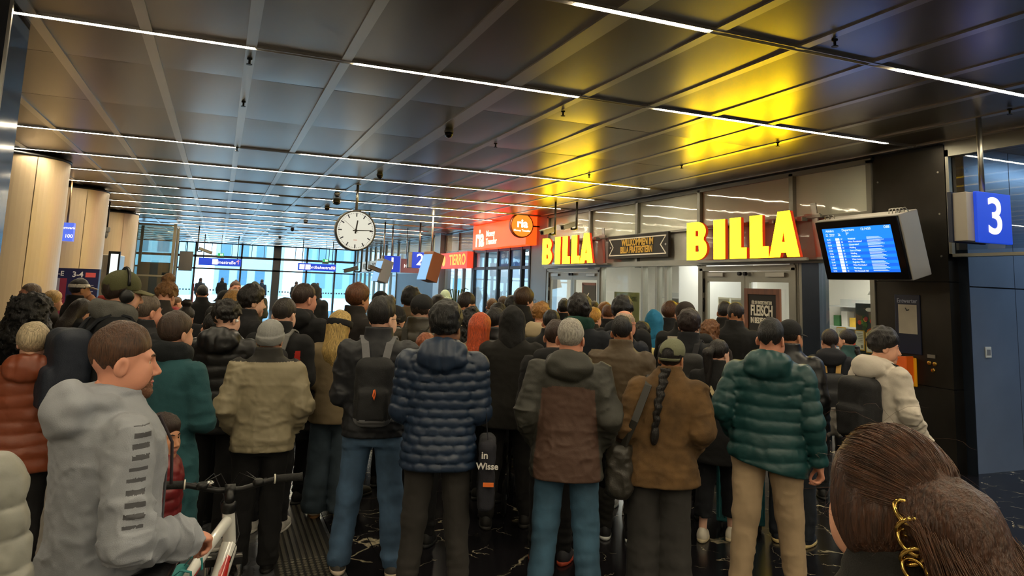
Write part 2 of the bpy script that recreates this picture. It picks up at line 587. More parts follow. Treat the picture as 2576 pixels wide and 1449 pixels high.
def hair_field(style, seed=0.0):
    """head-local hair; returns field and bounds"""
    so = np.array([seed*1.7, seed*.9, seed*2.3])
    def strands(P, a=.0045, fr=55):
        return a*vnoise(P*np.array([fr, fr, 9.])+so)+a*.9*vnoise(P*np.array([22, 22, 5.])+so+7)
    def shell(P, th, top, zk, yk, open_=(0, .128, -.035), orad=(.082, .085, .100)):
        zc = np.interp(P[:, 1], yk, zk)
        tp = np.clip((P[:, 2]-zc+.005)/.075, 0, 1)**.8
        d = el(P, (0, -.014, .036+top*.5), (.077+th, .097+th, .088+th*.5+top*.5))
        d = d+(1-tp)*max(0, th-.0015)-strands(P)*(.3+.7*tp)
        d = smx(d, zc-P[:, 2], .012)
        if style.split('+')[0] in ('short', 'buzz', 'crew', 'quiff', 'balding', 'tied', 'mop'):
            Qa = np.stack([np.abs(P[:, 0]), P[:, 1], P[:, 2]], 1)
            d = smx(d, -el(Qa, (.098, .004, -.012), (.024, .027, .034 if style[:3] != 'mop' else .024)), .010)
        return smx(d, -el(P, open_, orad), .012)
    S = {'short': (.008, .016, [-.088, -.066, -.008, .035, .055], [-.11, -.05, .0, .045, .09]),
         'buzz': (.0035, .004, [-.080, -.062, .005, .040, .062], [-.11, -.05, .0, .045, .09]),
         'crew': (.006, .028, [-.080, -.058, .0, .035, .050], [-.11, -.05, .0, .045, .09]),
         'quiff': (.010, .040, [-.085, -.062, .0, .035, .050], [-.11, -.05, .0, .045, .09]),
         'medium': (.020, .026, [-.095, -.085, -.050, .010, .040], [-.11, -.05, .0, .045, .09]),
         'mop': (.025, .034, [-.110, -.095, -.045, .010, .035], [-.12, -.05, .0, .045, .09]),
         'bob': (.024, .020, [-.120, -.120, -.110, -.070, .035], [-.12, -.05, .0, .035, .09]),
         'tied': (.009, .010, [-.090, -.070, .0, .035, .055], [-.11, -.05, .0, .045, .09]),
         'balding': (.005, .0, [-.080, -.060, .0, .030, .050], [-.11, -.05, .0, .045, .09])}
    lo, hi = np.array([-.13, -.16, -.15]), np.array([.13, .13, .19])
    base = style.split('+')[0]
    if base in S:
        f0 = lambda P: shell(P, *S[base])
        if base == 'balding':
            f1 = f0
            f0 = lambda P: smx(f1(P), -el(P, (0, .03, .12), (.062, .12, .07)), .01)
        if base == 'mop':
            f2 = f0
            f0 = lambda P: f2(P)-.008*vnoise(P*38+so)
    elif base in ('long', 'curlylong'):
        L = .44
        lo = np.array([-.19, -.24, -L-.05])
        hi = np.array([.19, .13, .19])
        amp = .006 if base == 'long' else .016
        def f0(P):
            d = el(P, (0, -.016, .044), (.093, .112, .098))
            d = sm(d, rc(P, (0, -.055, -.02), (0, -.085, -.22), .098, .100), .05)
            d = sm(d, rc(P, (.03, -.080, -.22), (.05, -.085, -L), .078, .035), .05)
            d = sm(d, rc(P, (-.03, -.080, -.22), (-.05, -.085, -L), .078, .035), .05)
            d = d-amp*vnoise(P*np.array([60, 60, 7. if base == 'long' else 45])+so)-amp*vnoise(P*np.array([24, 24, 4. if base == 'long' else 22])+so)
            d = smx(d, -el(P, (0, .128, -.05), (.076, .095, .115)), .015)
            return smx(d, -rc(P, (0, .09, -.12), (0, .10, -.6), .10, .13), .02)
    elif base == 'bigcurl':
        lo = np.array([-.26, -.28, -.46])
        hi = np.array([.26, .2, .24])
        def f0(P):
            d = el(P, (0, -.03, .02), (.165, .165, .145))
            d = sm(d, el(P, (0, -.06, -.20), (.205, .155, .20)), .08)
            d = d-.022*vnoise(P*30+so)-.014*vnoise(P*62+so)
            return smx(d, -el(P, (0, .16, -.05), (.08, .11, .11)), .02)
    elif base == 'curlytop':
        def f0(P):
            d = el(P, (0, -.012, .055), (.098, .112, .096))
            d = d-.012*vnoise(P*42+so)-.006*vnoise(P*85+so)
            zc = np.interp(P[:, 1], [-.11, -.05, .0, .045, .09], [-.07, -.055, .0, .03, .045])
            return smx(smx(d, zc-P[:, 2], .012), -el(P, (0, .128, -.035), (.08, .085, .098)), .012)
    parts = style.split('+')[1:]
    fs = [f0]
    if 'pony' in parts:
        lo = np.array([-.15, -.24, -.42]); 
        fs.append(lambda P: sm(rc(P, (0, -.115, .045), (0, -.165, .0), .026, .040), rc(P, (0, -.165, .0), (.01, -.125, -.36), .046, .018), .02)-strands(P, .005, 70))
    if 'lowpony' in parts:
        lo = np.array([-.15, -.24, -.34])
        fs.append(lambda P: sm(rc(P, (0, -.10, -.045), (0, -.135, -.11), .024, .040), rc(P, (0, -.135, -.11), (0, -.11, -.28), .042, .014), .02)-strands(P, .005, 70))
    if 'bun' in parts:
        lo = np.array([-.15, -.20, -.15]); hi = np.array([.15, .14, .27])
        fs.append(lambda P: el(P, (0, -.055, .165), (.058, .056, .048))-.010*vnoise(P*45+so)-strands(P))
    if 'braid' in parts:
        lo = np.array([-.15, -.26, -.58])
        def fb(P):
            z = P[:, 2]
            t = np.clip((-.06-z)/.40, 0, 1)
            r = (.031-.012*t)*(1+.20*np.abs(np.sin(z*math.pi/.040)))
            x = .006*np.sin(z*math.pi/.040+1)
            d = np.sqrt((P[:, 0]-x)**2+(P[:, 1]+.115+.075*np.minimum(t*1.6, 1))**2)-r
            d = np.maximum(np.maximum(d, z+.05), -.46-z)
            return np.minimum(d, el(P, (0, -.192, -.49), (.030, .026, .065)))-strands(P, .003, 90)
        fs.append(fb)
    def f(P):
        d = fs[0](P)
        for g in fs[1:]:
            d = sm(d, g(P), .02)
        return d
    return f, lo, hi

def hat_mesh(kind, col, root, T, res, col2=None):
    """beanie, cap, backcap, bucket, visor, hoodup, headband on the head; T maps head-local to person-local"""
    m = mat('hat_'+col[1:], col, .85, bump=.25, scale=160)
    def out(name, f, lo, hi, mm=m, par=root, r=res):
        V, Q = nets(f, lo, hi, r)
        return mesh_from(name, T(V), Q, mm, par)
    lo, hi = (-.16, -.26, -.3), (.16, .26, .24)
    if kind == 'beanie':
        def f(P):
            d = el(P, (0, -.020, .062), (.093, .113, .100))-.002*np.sin(np.arctan2(P[:, 1], P[:, 0])*46)
            d = np.maximum(d, .0+P[:, 1]*.22-P[:, 2]-.012)
            fold = np.maximum(el(P, (0, -.018, .045), (.100, .120, .115)), np.abs(P[:, 2]-P[:, 1]*.2-.022)-.030)
            return sm(d, fold-.003, .012)-.004*vnoise(P*22)
        h = out('beanie', f, lo, hi)
    elif kind in ('cap', 'backcap'):
        s = 1 if kind == 'cap' else -1
        def f(P):
            d = el(P, (0, -.014, .056), (.088, .108, .094))
            d = np.maximum(d, .026+P[:, 1]*.10*s-P[:, 2])
            d = d+.0025*(np.abs(np.sin(np.arctan2(P[:, 1]+.014, P[:, 0])*3)) < .06)
            if s < 0:
                d = np.maximum(d, -el(P, (0, -.115, .045), (.045, .06, .040)))
            return d
        h = out('cap', f, lo, hi)
        def v(P):
            y = (P[:, 1])*s
            zz = P[:, 2]-(.040-.9*P[:, 0]**2*4-.25*np.maximum(y-.08, 0))
            d2 = np.sqrt((P[:, 0]/.082)**2+((y-.085)/.095)**2)-1
            return np.maximum(np.maximum(d2*.08, np.abs(zz)-.0045), .03-y)
        if s > 0:
            out('visor', v, lo, hi, mat('hat_'+(col2 or col)[1:], col2 or col, .85, bump=.25, scale=160), h, min(res, .005))
        else:
            out('strap', lambda P: np.maximum(np.maximum(np.abs(el(P, (0, -.016, .045), (.090, .110, .10)))-.004, np.abs(P[:, 2]-.006-.15*0)-.010), P[:, 1]+.06), lo, hi, m, h, min(res, .005))
    elif kind == 'bucket':
        def f(P):
            d = np.maximum(el(P, (0, -.014, .05), (.092, .112, .10)), .03-P[:, 2])
            r = np.sqrt((P[:, 0]/.9)**2+(P[:, 1]+.014)**2)
            b = np.maximum(np.abs(P[:, 2]-(.035-(r-.1)*.75))-.006, np.maximum(r-.165, .075-r))
            return sm(d, b, .01)-.003*vnoise(P*30)
        h = out('bucket_hat', f, (-.2, -.24, -.1), (.2, .24, .2))
    elif kind == 'visor':
        h = out('visor_hat', lambda P: np.minimum(np.maximum(np.abs(el(P, (0, -.016, .04), (.085, .107, .10)))-.006, np.abs(P[:, 2]-.055)-.022),
                np.maximum(np.sqrt((P[:, 0]/.085)**2+((P[:, 1]-.09)/.10)**2)*.08-.08, np.maximum(np.abs(P[:, 2]-.045+.3*np.maximum(P[:, 1]-.08, 0))-.006, .03-P[:, 1]))), lo, hi)
    elif kind == 'headband':
        h = out('headband', lambda P: np.maximum(np.abs(el(P, (0, -.016, .03), (.106, .126, .12)))-.007, np.abs(P[:, 2]+P[:, 1]*.25-.015)-.030), lo, hi)
    elif kind == 'hoodup':
        def f(P):
            d = el(P, (0, -.025, .030), (.112, .132, .128))
            d = sm(d, el(P, (0, -.050, -.12), (.110, .105, .13)), .06)
            d = sm(d, el(P, (0, -.085, .10), (.05, .055, .06)), .05)
            d = smx(d, -el(P, (0, .150, -.01), (.080, .105, .115)), .02)
            return d-.006*vnoise(P*np.array([16, 16, 11]))-.003*vnoise(P*40)
        h = out('hood', f, (-.2, -.24, -.34), (.2, .2, .24))
    return h

def person(label, x, y, H, b=0.0, top=('jacket', '#111113'), legs=('slim', '#101012'), shoes=('#151515', '#222222'), hair=('short', '#1a1310'), hat=None,
           arms='pocket', turn=0.0, nod=0.0, skin='fair', f=False, bulk=1.0, deep=1.0, face=False, glasses=None, beard=None, hood=None, collar=True, lean=0.0,
           stance=(0.0, 0.0), spread=0.0, res=1.0, hands=(0.7, 0.7), paint=None, pmats=(), scarf=None, child=False, hem=None, ankle=None, grp='people crowding the concourse', sx0=None, side=0.0, hipup=0.0, wr=1.0):
    """one figure; local +Y is where it faces, origin on the floor between the feet"""
    a = math.degrees(math.atan2(x, y))+b
    s = H/1.75
    depth = math.hypot(x, y)
    root = empty('person', (x, y, 0), -R_(a), label=label, cat='person', group=grp)
    rj = max(.0055, min(.018, depth*.0018))*res/s
    rh = max(.0038, min(.011, depth*.0011))*res/s
    ZW = np.array(ZS)
    WX = np.array(WXF if f else WXM)*bulk
    WY = np.array(WYF if f else WYM)*deep
    Yc = np.array(YC)
    kid = 1.0
    if child:
        kid = 1.17
        WX, WY = WX*1.08, WY*1.12
    shx = (.168 if f else .186)*(1+(bulk-1)*.6)
    seed = (len(label)*7.31+x*3.1) % 23
    LN = np.array([side, lean])
    def shift(V):
        """lean: shear the upper body"""
        V = np.array(V, float)
        if lean or side:
            h = np.clip(V[:, 2]-.92, 0, None)
            V[:, 1] += lean*h
            V[:, 0] += side*h
        return V
    put = lambda V: shift(V)*s
    # --- arms
    pa = arms if isinstance(arms, (tuple, list)) else (arms, arms)
    A = []
    for sd, q in ((-1, pa[0]), (1, pa[1])):
        e, wv = POSE[q] if isinstance(q, str) else q
        mx = sd if isinstance(q, str) else 1
        A.append((np.array([sd*shx, -.015, 1.388]), np.array([e[0]*mx*(shx/.186 if isinstance(q, str) else 1), e[1], e[2]]), np.array([wv[0]*mx, wv[1], wv[2]]), sd, q))
    # --- top garment
    kind, col = top[0], top[1]
    G = {'puffer': (.022, .84, .085, .013), 'jacket': (.014, .86, 0, .012), 'hoodie': (.012, .86, 0, .010), 'coat': (.016, .50, 0, .012), 'longpuffer': (.024, .62, .095, .015),
         'knit': (.008, .84, 0, .006), 'leather': (.014, .88, 0, .012), 'suede': (.026, .90, 0, .020), 'brick': (.018, .74, .050, .012), 'rain': (.022, .76, 0, .016), 'bomber': (.018, .90, 0, .014), 'vest': (.016, .80, .075, .010)}[kind]
    puff, hz, per, apuff = G
    if hem is not None: hz = hem
    rough = {'puffer': .45, 'longpuffer': .45, 'leather': .38, 'brick': .42, 'rain': .62, 'suede': .95, 'bomber': .6, 'vest': .4}.get(kind, .9)
    mt = mat('cloth_%s_%s' % (kind, col[1:]), col, rough, bump=.35 if rough > .6 else .12, scale=320 if rough > .6 else 90, var=.38 if kind == 'suede' else .12, vscale=9 if kind == 'suede' else 3.0, sheen=.0, dist=.004, crease={'puffer': .25, 'longpuffer': .25, 'brick': .22, 'knit': .2}.get(kind, .42))
    def topf(P):
        z = P[:, 2]
        wx = np.interp(z, ZW, WX)+puff
        wy = np.interp(z, ZW, WY)+puff
        if kind in ('suede', 'bomber') and hz > .7:
            pass
        yc = np.interp(z, ZW, Yc)
        X, Y = P[:, 0], P[:, 1]-yc
        q = (np.abs(X/wx)**2.3+np.abs(Y/wy)**2.3)**(1/2.3)
        dt = (q-1)*np.minimum(wx, wy)
        n1 = vnoise(P*np.array([9, 9, 6.])+seed)
        dt = smx(dt, z-1.535, .03)
        ds, cs = [], []
        for sh, e, wv, sd, _ in A:
            d1, t1, l1 = seg_d(P, sh, e)
            d2, t2, l2 = seg_d(P, e, wv)
            r1 = (.064-.008*t1)*(.92 if f else 1)*wr+apuff
            r2 = (.056-.014*t2)*(.92 if f else 1)*wr+apuff*(1-.35*t2)
            g = sm(d1-r1, d2-r2, .03)
            dr = (wv-e)/np.linalg.norm(wv-e)
            g = smx(g, np.minimum((P-wv)@dr, .16-np.linalg.norm(P-wv, axis=1)), .008)
            cs.append(np.where(d1-r1 < d2-r2, t1*l1, l1+t2*l2))
            ds.append(g)
        da = np.minimum(*ds)
        ca = np.where(ds[0] < ds[1], cs[0], cs[1])
        if kind == 'vest':
            per_ok = da > dt
        d = sm(dt, da, .028)
        c = np.where(dt < da, z, 1.43-ca*.98)
        if per:
            ph = (c+.010*n1)/per
            amp = .0105 if kind != 'brick' else .010
            amp = amp*(per/.08 if kind != 'brick' else 1)*.95
            w_ = np.abs(np.sin(math.pi*ph))**.55-.55
            if kind == 'vest': w_ = np.where(da > dt, w_, .0)
            d = d-amp*w_
            if kind == 'brick':
                row = np.floor(ph)
                th = np.where(dt < da, np.arctan2(Y, X)*wx, np.arctan2(P[:, 1], P[:, 0]-np.sign(X)*.25)*.07+.03)
                u = th/.105+.5*(row % 2)
                d = d-.008*(np.abs(np.sin(math.pi*u))**.45-.7)
            else:
                d = d-.005*vnoise(P*np.array([26, 26, 14.])+seed)
        lowz = np.clip((1.25-z)/.4, 0, 1)
        arm = np.clip((dt-da)*25, 0, 1)
        amp = {'leather': .7, 'suede': .9, 'hoodie': 1.1, 'bomber': 1.2, 'knit': .6, 'rain': 1.0}.get(kind, .75)
        d = d-amp*(.0045*n1+.0035*vnoise(P*np.array([17, 17, 20.])+seed+3)*(.5+arm+.5*lowz)+.0022*vnoise(P*np.array([42, 42, 50.])+seed))
        rg = 1-np.abs(vnoise((P+.02*n1[:, None])*np.array([6.5, 6.5, 10.5])+seed+11))
        rg2 = 1-np.abs(vnoise((P+.03*n1[:, None])*np.array([13., 13., 19.])+seed+5))
        d = d-amp*(.011*rg**4+.006*rg2**4)*(.35+.8*arm+.5*lowz)*(.35 if per else 1)
        if arm.any() and not per:
            d = d-arm*amp*.0045*np.sin((ca+.02*n1)*95)*np.clip(ca*3-.3, 0, 1)
        hh = hz+.35*hipup*X
        if kind in ('bomber', 'hoodie'):
            d = d+.005*(np.abs(z-hz-.025) < .022)*(dt < da)
        d = smx(d, hh-z, .012) if True else d
        if kind != 'x':
            # sleeves may hang lower than the hem
            d = np.minimum(d, np.where(z < hh+.03, da-.002*n1, 9.0))
        if hood == 'down':
            hy = max(0., float(np.interp(1.38, ZW, WY))+puff-.142)
            h_ = el(P, (0, -.128-hy, 1.458), (.150, .072+hy*.3, .100), rotx(-.35))
            h_ = sm(h_, rc(np.stack([np.abs(P[:, 0]), P[:, 1], z], 1), (.105, -.06, 1.475), (.055, .085, 1.405), .040, .026), .03)
            h_ = h_-.009*vnoise(P*np.array([14, 18, 22.])+seed)-(.010*(np.abs(np.sin(math.pi*P[:, 0]/.075))**.5-.5) if per else 0)
            h_ = smx(h_, -el(P, (0, -.035, 1.545), (.085, .082, .085)), .02)
            d = sm(d, h_, .018)
        elif collar:
            rr = np.sqrt(P[:, 0]**2+(P[:, 1]+.028)**2)
            hc = 1.508+.10*np.clip(-P[:, 1], -.1, .1)
            d = sm(d, np.maximum(np.abs(rr-(.074 if f else .082))-.011-(.010 if per else 0), np.abs(z-hc)-.050), .016)
        return d
    zlo = hz-.05
    for q in A: zlo = min(zlo, q[2][2]-.08)
    ymax = max(.25, max(q[2][1] for q in A)+.1)
    xm = max(.38, max(max(abs(q[1][0]), abs(q[2][0])) for q in A)+.12, (WX.max()+.09))
    V, Q = nets(topf, (-xm, -.32 if WY.max() < .17 else -.4, zlo), (xm, max(ymax, .34 if WY.max() > .17 else .25), 1.60), rj)
    mi = None
    mats_ = [mt]
    if paint:
        c = V[Q].mean(1)
        mi = paint(c)
        mats_ = [mt]+list(pmats)
    PN = {'puffer': 'puffer_jacket', 'longpuffer': 'puffer_coat', 'brick': 'quilted_jacket', 'rain': 'hooded_jacket', 'suede': 'suede_jacket', 'vest': 'padded_vest', 'bomber': 'bomber_jacket', 'leather': 'leather_jacket', 'knit': 'sweater'}
    mesh_from(PN.get(kind, kind), put(V), Q, mats_, root, mi)
    # --- trousers
    lk, lc = legs[0], legs[1]
    wl = {'slim': (.090, .066, .052), 'regular': (.096, .078, .070), 'wide': (.100, .096, .105), 'jogger': (.100, .076, .056), 'tight': (.086, .058, .043)}[lk]
    wl = tuple(q*bulk**.6 for q in wl)
    za = (.045 if lk in ('wide', 'regular') else .075) if ankle is None else ankle
    den = 'denim' in legs
    ml = mat('trousers_%s_%s' % (lk, lc[1:]), lc, .92 if not den else .85, bump=.3, scale=400, var=.35 if den else .12, vscale=6 if den else 3, dist=.003, crease=.45)
    J = []
    for sd, st in ((-1, stance[0]), (1, stance[1])):
        J.append((np.array([sd*.092*bulk, 0, .90]), np.array([sd*(.098+spread*.5), .022+st*.55, .49]), np.array([sd*(.105+spread), -.015+st, .075])))
    def legf(P):
        z = P[:, 2]
        wx = np.interp(z, ZW, WX)-.012; wy = np.interp(z, ZW, WY)-.012
        q = np.sqrt((P[:, 0]/wx)**2+(P[:, 1]/wy)**2)
        d = smx(smx((q-1)*np.minimum(wx, wy), z-1.02, .02), .80-z, .04)
        n1 = vnoise(P*np.array([10, 10, 8.])+seed)
        for hp, kn, an in J:
            g = sm(rc(P, hp, kn, wl[0], wl[1]), rc(P, kn, an, wl[1], wl[2]), .03)
            g = np.maximum(g, za-z)
            d = sm(d, g, .035) if hp[0] < 0 else np.where(z > .70, sm(d, g, .035), np.minimum(d, g))
        fold = np.clip((.45-z)/.3, .15, 1)
        d = d-.0045*n1-.0045*fold*np.sin((z+.03*n1)*(120 if lk in ('slim', 'tight', 'jogger') else 70))*np.clip(vnoise(P*8+seed)+.6, 0, 1)-.002*vnoise(P*35+seed)
        rg = 1-np.abs(vnoise((P+.02*n1[:, None])*np.array([7., 7., 9.])+seed+11))
        d = d-.009*rg**4*(.4+.8*fold)
        d = d-.006*np.clip(1-np.abs(z-.82)/.08, 0, 1)*vnoise(P*np.array([12, 12, 45.])+seed)
        return np.maximum(d, za-z)
    V, Q = nets(legf, (-.36, -.30+min(stance), za-.02), (.36, .30+max(stance), 1.05), rj*1.15)
    mesh_from('jeans' if den else 'trousers', (V if not (lean or side) else put(V)/s)*s, Q, ml, root)
    # --- shoes
    for (hp, kn, an), sd in zip(J, (-1, 1)):
        off = np.array([an[0], an[1], 0])
        Rz = rotz(-sd*.14)
        def shf(P):
            q = (P-off)@Rz
            d = el(q, (0, .060, .030), (.050, .125, .052))
            d = sm(d, el(q, (0, -.012, .060), (.041, .055, .062)), .04)
            return np.maximum(np.maximum(d, .018-q[:, 2]), q[:, 2]-.115)
        V, Q = nets(shf, off+(-.11, -.12, 0), off+(.11, .22, .13), max(.006, rj*.8))
        so = mesh_from('shoe', V*s, Q, mat('shoe_'+shoes[0][1:], shoes[0], .6, bump=.1, scale=60), root)
        def slf(P):
            q = (P-off)@Rz
            return np.maximum(el(q, (0, .050, .012), (.054, .142, .060)), np.abs(q[:, 2]-.0135)-.0125)
        V, Q = nets(slf, off+(-.11, -.13, -.01), off+(.11, .23, .05), max(.006, rj*.8))
        mesh_from('sole', V*s, Q, mat('sole_'+shoes[1][1:], shoes[1], .7), so)
    # --- head
    hk = kid
    zc = 1.604-(.02 if child else 0)
    pv = np.array([0, -.03, -.13])
    RM = rotz(-R_(turn))@rotx(-R_(nod))
    def T(V):
        V = np.asarray(V, float)
        V = ((V*hk-pv)@RM.T)+pv+np.array([0, .012, zc])
        return put(V)
    ms = mat('skin_'+skin, SKIN[skin], .55, bump=.05, scale=60, var=.08, vscale=14)
    ml_ = mat('lips_'+skin, {'fair': '#b06a5c', 'pale': '#c07a70', 'tan': '#95584a', 'brown': '#5c332b', 'rosy': '#b0645a'}[skin], .5)
    V, Q = nets(head_field(f, max(0, bulk-1)*2), (-.12, -.16, -.24), (.12, .15, .16), rh)
    c = V[Q].mean(1)
    lip = (np.abs(c[:, 0]) < .024) & (np.abs(c[:, 2]+.070) < .0125) & (c[:, 1] > .085)
    BV, BQ, BM = [T(V)], [Q], [lip.astype(int)]
    # hands
    for i, (sh, e, wv, sd, q) in enumerate(A):
        if q == 'pocket': continue
        dr = (wv-e)/np.linalg.norm(wv-e)
        if isinstance(q, str):
            nn = np.array([-sd, .1, 0.]) if q in ('side', 'low') else (np.array([-sd*.8, 0, .3]) if q == 'ear' else np.array([-sd*.3, .1, 1.]))
            tt = np.array([0, 1, 0.]) if q in ('side', 'low') else (np.array([0, .6, 1.]) if q == 'ear' else np.array([sd*1., -.2, .4]))
        else:
            nn, tt = np.array([-sd*.2, .1, -1.]), np.array([-sd*1., 0, 0.])
        fh, l_, h_ = hand_field(wv-dr*.008, dr, nn, tt, hands[i], 1.0)
        V, Q = nets(fh, l_, h_, max(.0032, rh*.75))
        n0 = sum(len(q_) for q_ in BV)
        BV.append(put(V)); BQ.append(Q+n0); BM.append(np.zeros(len(Q), int))
    # trunk and limbs under the clothes
    def bodyf(P):
        z = P[:, 2]
        wx = np.interp(z, ZW, WX)-.030; wy = np.interp(z, ZW, WY)-.030
        q = np.sqrt((P[:, 0]/wx)**2+((P[:, 1]-np.interp(z, ZW, Yc))/wy)**2)
        d = smx(smx((q-1)*np.minimum(wx, wy), z-1.50, .03), .82-z, .04)
        d = sm(d, rc(P, (0, -.03, 1.4), (0, -.03, 1.52), .052, .050), .04)
        for sh, e, wv, sd, q in A:
            d = sm(d, sm(rc(P, sh, e, .050, .042), rc(P, e, wv, .040, .026), .02), .02)
        for hp, kn, an in J:
            d = sm(d, sm(rc(P, hp, kn, .070, .046), rc(P, kn, an, .046, .034), .02), .02)
        return d
    V, Q = nets(bodyf, (-xm, -.3+min(stance), .05), (xm, max(ymax, .3+max(stance)), 1.58), .02 if ankle is None else .012)
    n0 = sum(len(q_) for q_ in BV)
    BV.append(put(V)); BQ.append(Q+n0); BM.append(np.zeros(len(Q), int))
    mesh_from('body', np.concatenate(BV), np.concatenate(BQ), [ms, ml_], root, np.concatenate(BM))
    # --- hair
    if hair:
        mh = mat('hair_'+hair[1][1:], hair[1], .45, bump=1.0, scale=75, var=.55, stretch=(3, 3, .35), vscale=60, dist=.008)
        hf, lo, hi = hair_field(hair[0], seed)
        V, Q = nets(hf, lo, hi, rh*1.05)
        mesh_from('hair', T(V), Q, mh, root)
    if beard:
        def bf(P):
            Qx = np.stack([np.abs(P[:, 0]), P[:, 1], P[:, 2]], 1)
            d = sm(el(P, (0, .028, -.040), (.064, .071, .088)), el(P, (0, .074, -.102), (.030, .026, .025)), .03)
            d = np.maximum(d, P[:, 2]+.028+np.clip(.03-P[:, 1], 0, 1)*-.9)
            d = np.maximum(d, -el(P, (0, .098, -.071), (.020, .016, .009)))
            return np.maximum(d, -.01-P[:, 1]*.5)-.003*vnoise(P*110)
        V, Q = nets(bf, (-.1, -.03, -.15), (.1, .13, .03), rh)
        mesh_from('beard', T(V), Q, mat('hair_'+beard[1:], beard, .7, bump=.5, scale=150), root)
    if face:
        for sd in (-1, 1):
            g = .95 if f else 1
            e = MB()
            cx, cy, cz = sd*.0325*g, .0700*g, .006*g
            e.lathe([(.0001, .0125), (.0035, .0121)], (cx, cy, cz), 'y', 14, 2)
            e.lathe([(.0035, .0121), (.0062, .0110)], (cx, cy, cz), 'y', 14, 1)
            e.lathe([(.0062, .0110), (.0100, .0075), (.0125, 0), (.009, -.009)], (cx, cy, cz), 'y', 14, 0)
            e.v = [tuple(q) for q in T(np.array(e.v))]
            e.build('eye', [mat('eye_white', '#b8aea6', .2), mat('iris', '#4a3222', .2), mat('pupil', '#050505', .1)], root)
            br = MB().tube([(sd*.014*g, .097*g, .027*g), (sd*.030*g, .093*g, .033*g), (sd*.047*g, .077*g, .027*g)], [.0035, .004, .002], 6)
            br.v = [tuple(q) for q in T(np.array(br.v))]
            br.build('eyebrow', mat('hair_'+(hair[1] if hair else '#3a2a20')[1:], (hair[1] if hair else '#3a2a20'), .6), root)
    if hat:
        hat_mesh(hat[0], hat[1], root, T, rh*1.1, *hat[2:])
    if glasses:
        gl = MB()
        for sd in (-1, 1):
            gl.tube([(sd*.033+.024*math.cos(q*math.pi/8), .116-.010*abs(math.cos(q*math.pi/8)*.5), .004+.020*math.sin(q*math.pi/8)) for q in range(16)], .0022, 6, closed=True)
            gl.tube([(sd*.056, .108, .010), (sd*.074, .07, .012), (sd*.084, -.005, .012), (sd*.085, -.025, -.004)], .0022, 6)
        gl.tube([(-.009, .117, .008), (0, .120, .011), (.009, .117, .008)], .002, 6)
        gl.v = [tuple(q) for q in T(np.array(gl.v))]
        gl.build('glasses', mat('glasses_frame', glasses, .3), root)
    if scarf:
        def sf(P):
            r_ = np.sqrt(P[:, 0]**2+(P[:, 1]+.02)**2)
            return np.sqrt((r_-.085)**2+((P[:, 2]-1.50+.2*P[:, 1])*.75)**2)-.045-.008*vnoise(P*25)
        V, Q = nets(sf, (-.18, -.2, 1.38), (.18, .18, 1.62), rj)
        mesh_from('scarf', put(V), Q, mat('cloth_scarf_'+scarf[1:], scarf, .95, bump=.5, scale=200), root)
    return dict(root=root, put=put, T=T, s=s, A=A, a=a, x=x, y=y, puff=puff, loc=(x, y, 0), rz=-R_(a), rj=rj)

def worn(p, name, label, cat, group=None):
    """an Empty for a thing carried by person p (shares the person's frame)"""
    return empty(name, p['loc'], p['rz'], label=label, cat=cat, group=group)

def backpack(p, label, col, strap='#151515', size=(.145, .085, .22), z=1.17, y=None, pull=None, base=None, rough=.7, tag_=None):
    t = worn(p, 'backpack', label, 'backpack', 'backpacks worn in the crowd')
    put, s = p['put'], p['s']
    hx, hy, hz = size
    y0 = (-.135-p['puff']-hy*.8) if y is None else y
    m = mat('pack_'+col[1:], col, rough, bump=.25, scale=200)
    def f(P):
        d = rbox(P, (0, y0, z), (hx, hy, hz), .07)
        d = sm(d, rbox(P, (0, y0-hy*.9, z-hz*.35), (hx*.78, hy*.45, hz*.50), .035), .012)
        return d-.004*vnoise(P*14)-.002*vnoise(P*40)
    V, Q = nets(f, (-hx-.03, y0-hy*1.7, z-hz-.02), (hx+.03, y0+hy+.02, z+hz+.02), p['rj'])
    mi = None
    mm = [m]
    if base:
        c = V[Q].mean(1)
        mi = (c[:, 2] < z-hz*.74).astype(int)
        mm = [m, mat('pack_'+base[1:], base, .8)]
    mesh_from('pack_body', put(V), Q, mm, t, mi)
    pf = p['puff']
    for sd in (-1, 1):
        pts = [(sd*.060, y0+hy*.5, z+hz*.85), (sd*.080, -.105-pf, 1.445+pf*.5), (sd*.098, -.045, 1.478+pf), (sd*.108, .035, 1.455+pf), (sd*.115, .105+pf, 1.36), (sd*.128, .128+pf, 1.24), (sd*.175+sd*pf, .09+pf, 1.10), (sd*.165, -.02, z-hz*.6)]
        P_ = [Vector(q) for q in put(np.array(pts))]
        nr = [(0, -.6, .8), (0, -.5, .9), (0, 0, 1), (0, .5, .9), (0, 1, .3), (0, 1, 0), (sd*.7, .7, 0), (sd, 0, 0)]
        # denser path
        dense, dn = [], []
        for i in range(len(P_)-1):
            for k in range(4):
                u = k/4
                dense.append(P_[i].lerp(P_[i+1], u)); dn.append(Vector(nr[i]).lerp(Vector(nr[i+1]), u))
        dense.append(P_[-1]); dn.append(Vector(nr[-1]))
        MB().ribbon(dense, dn, .048*s, .012*s).build('strap', mat('pack_'+strap[1:], strap, .8, bump=.3, scale=300), t)
    if pull:
        g = MB()
        yb = y0-hy*1.45
        g.tube([tuple(q) for q in put(np.array([(.010, yb, z+.03), (.016, yb-.012, z+.005), (.010, yb-.014, z-.03), (.002, yb-.012, z-.005), (.006, yb, z+.028)]))], .0045*s, 6)
        g.build('zipper_pull', mat('pull_'+pull[1:], pull, .6), t)
    return t

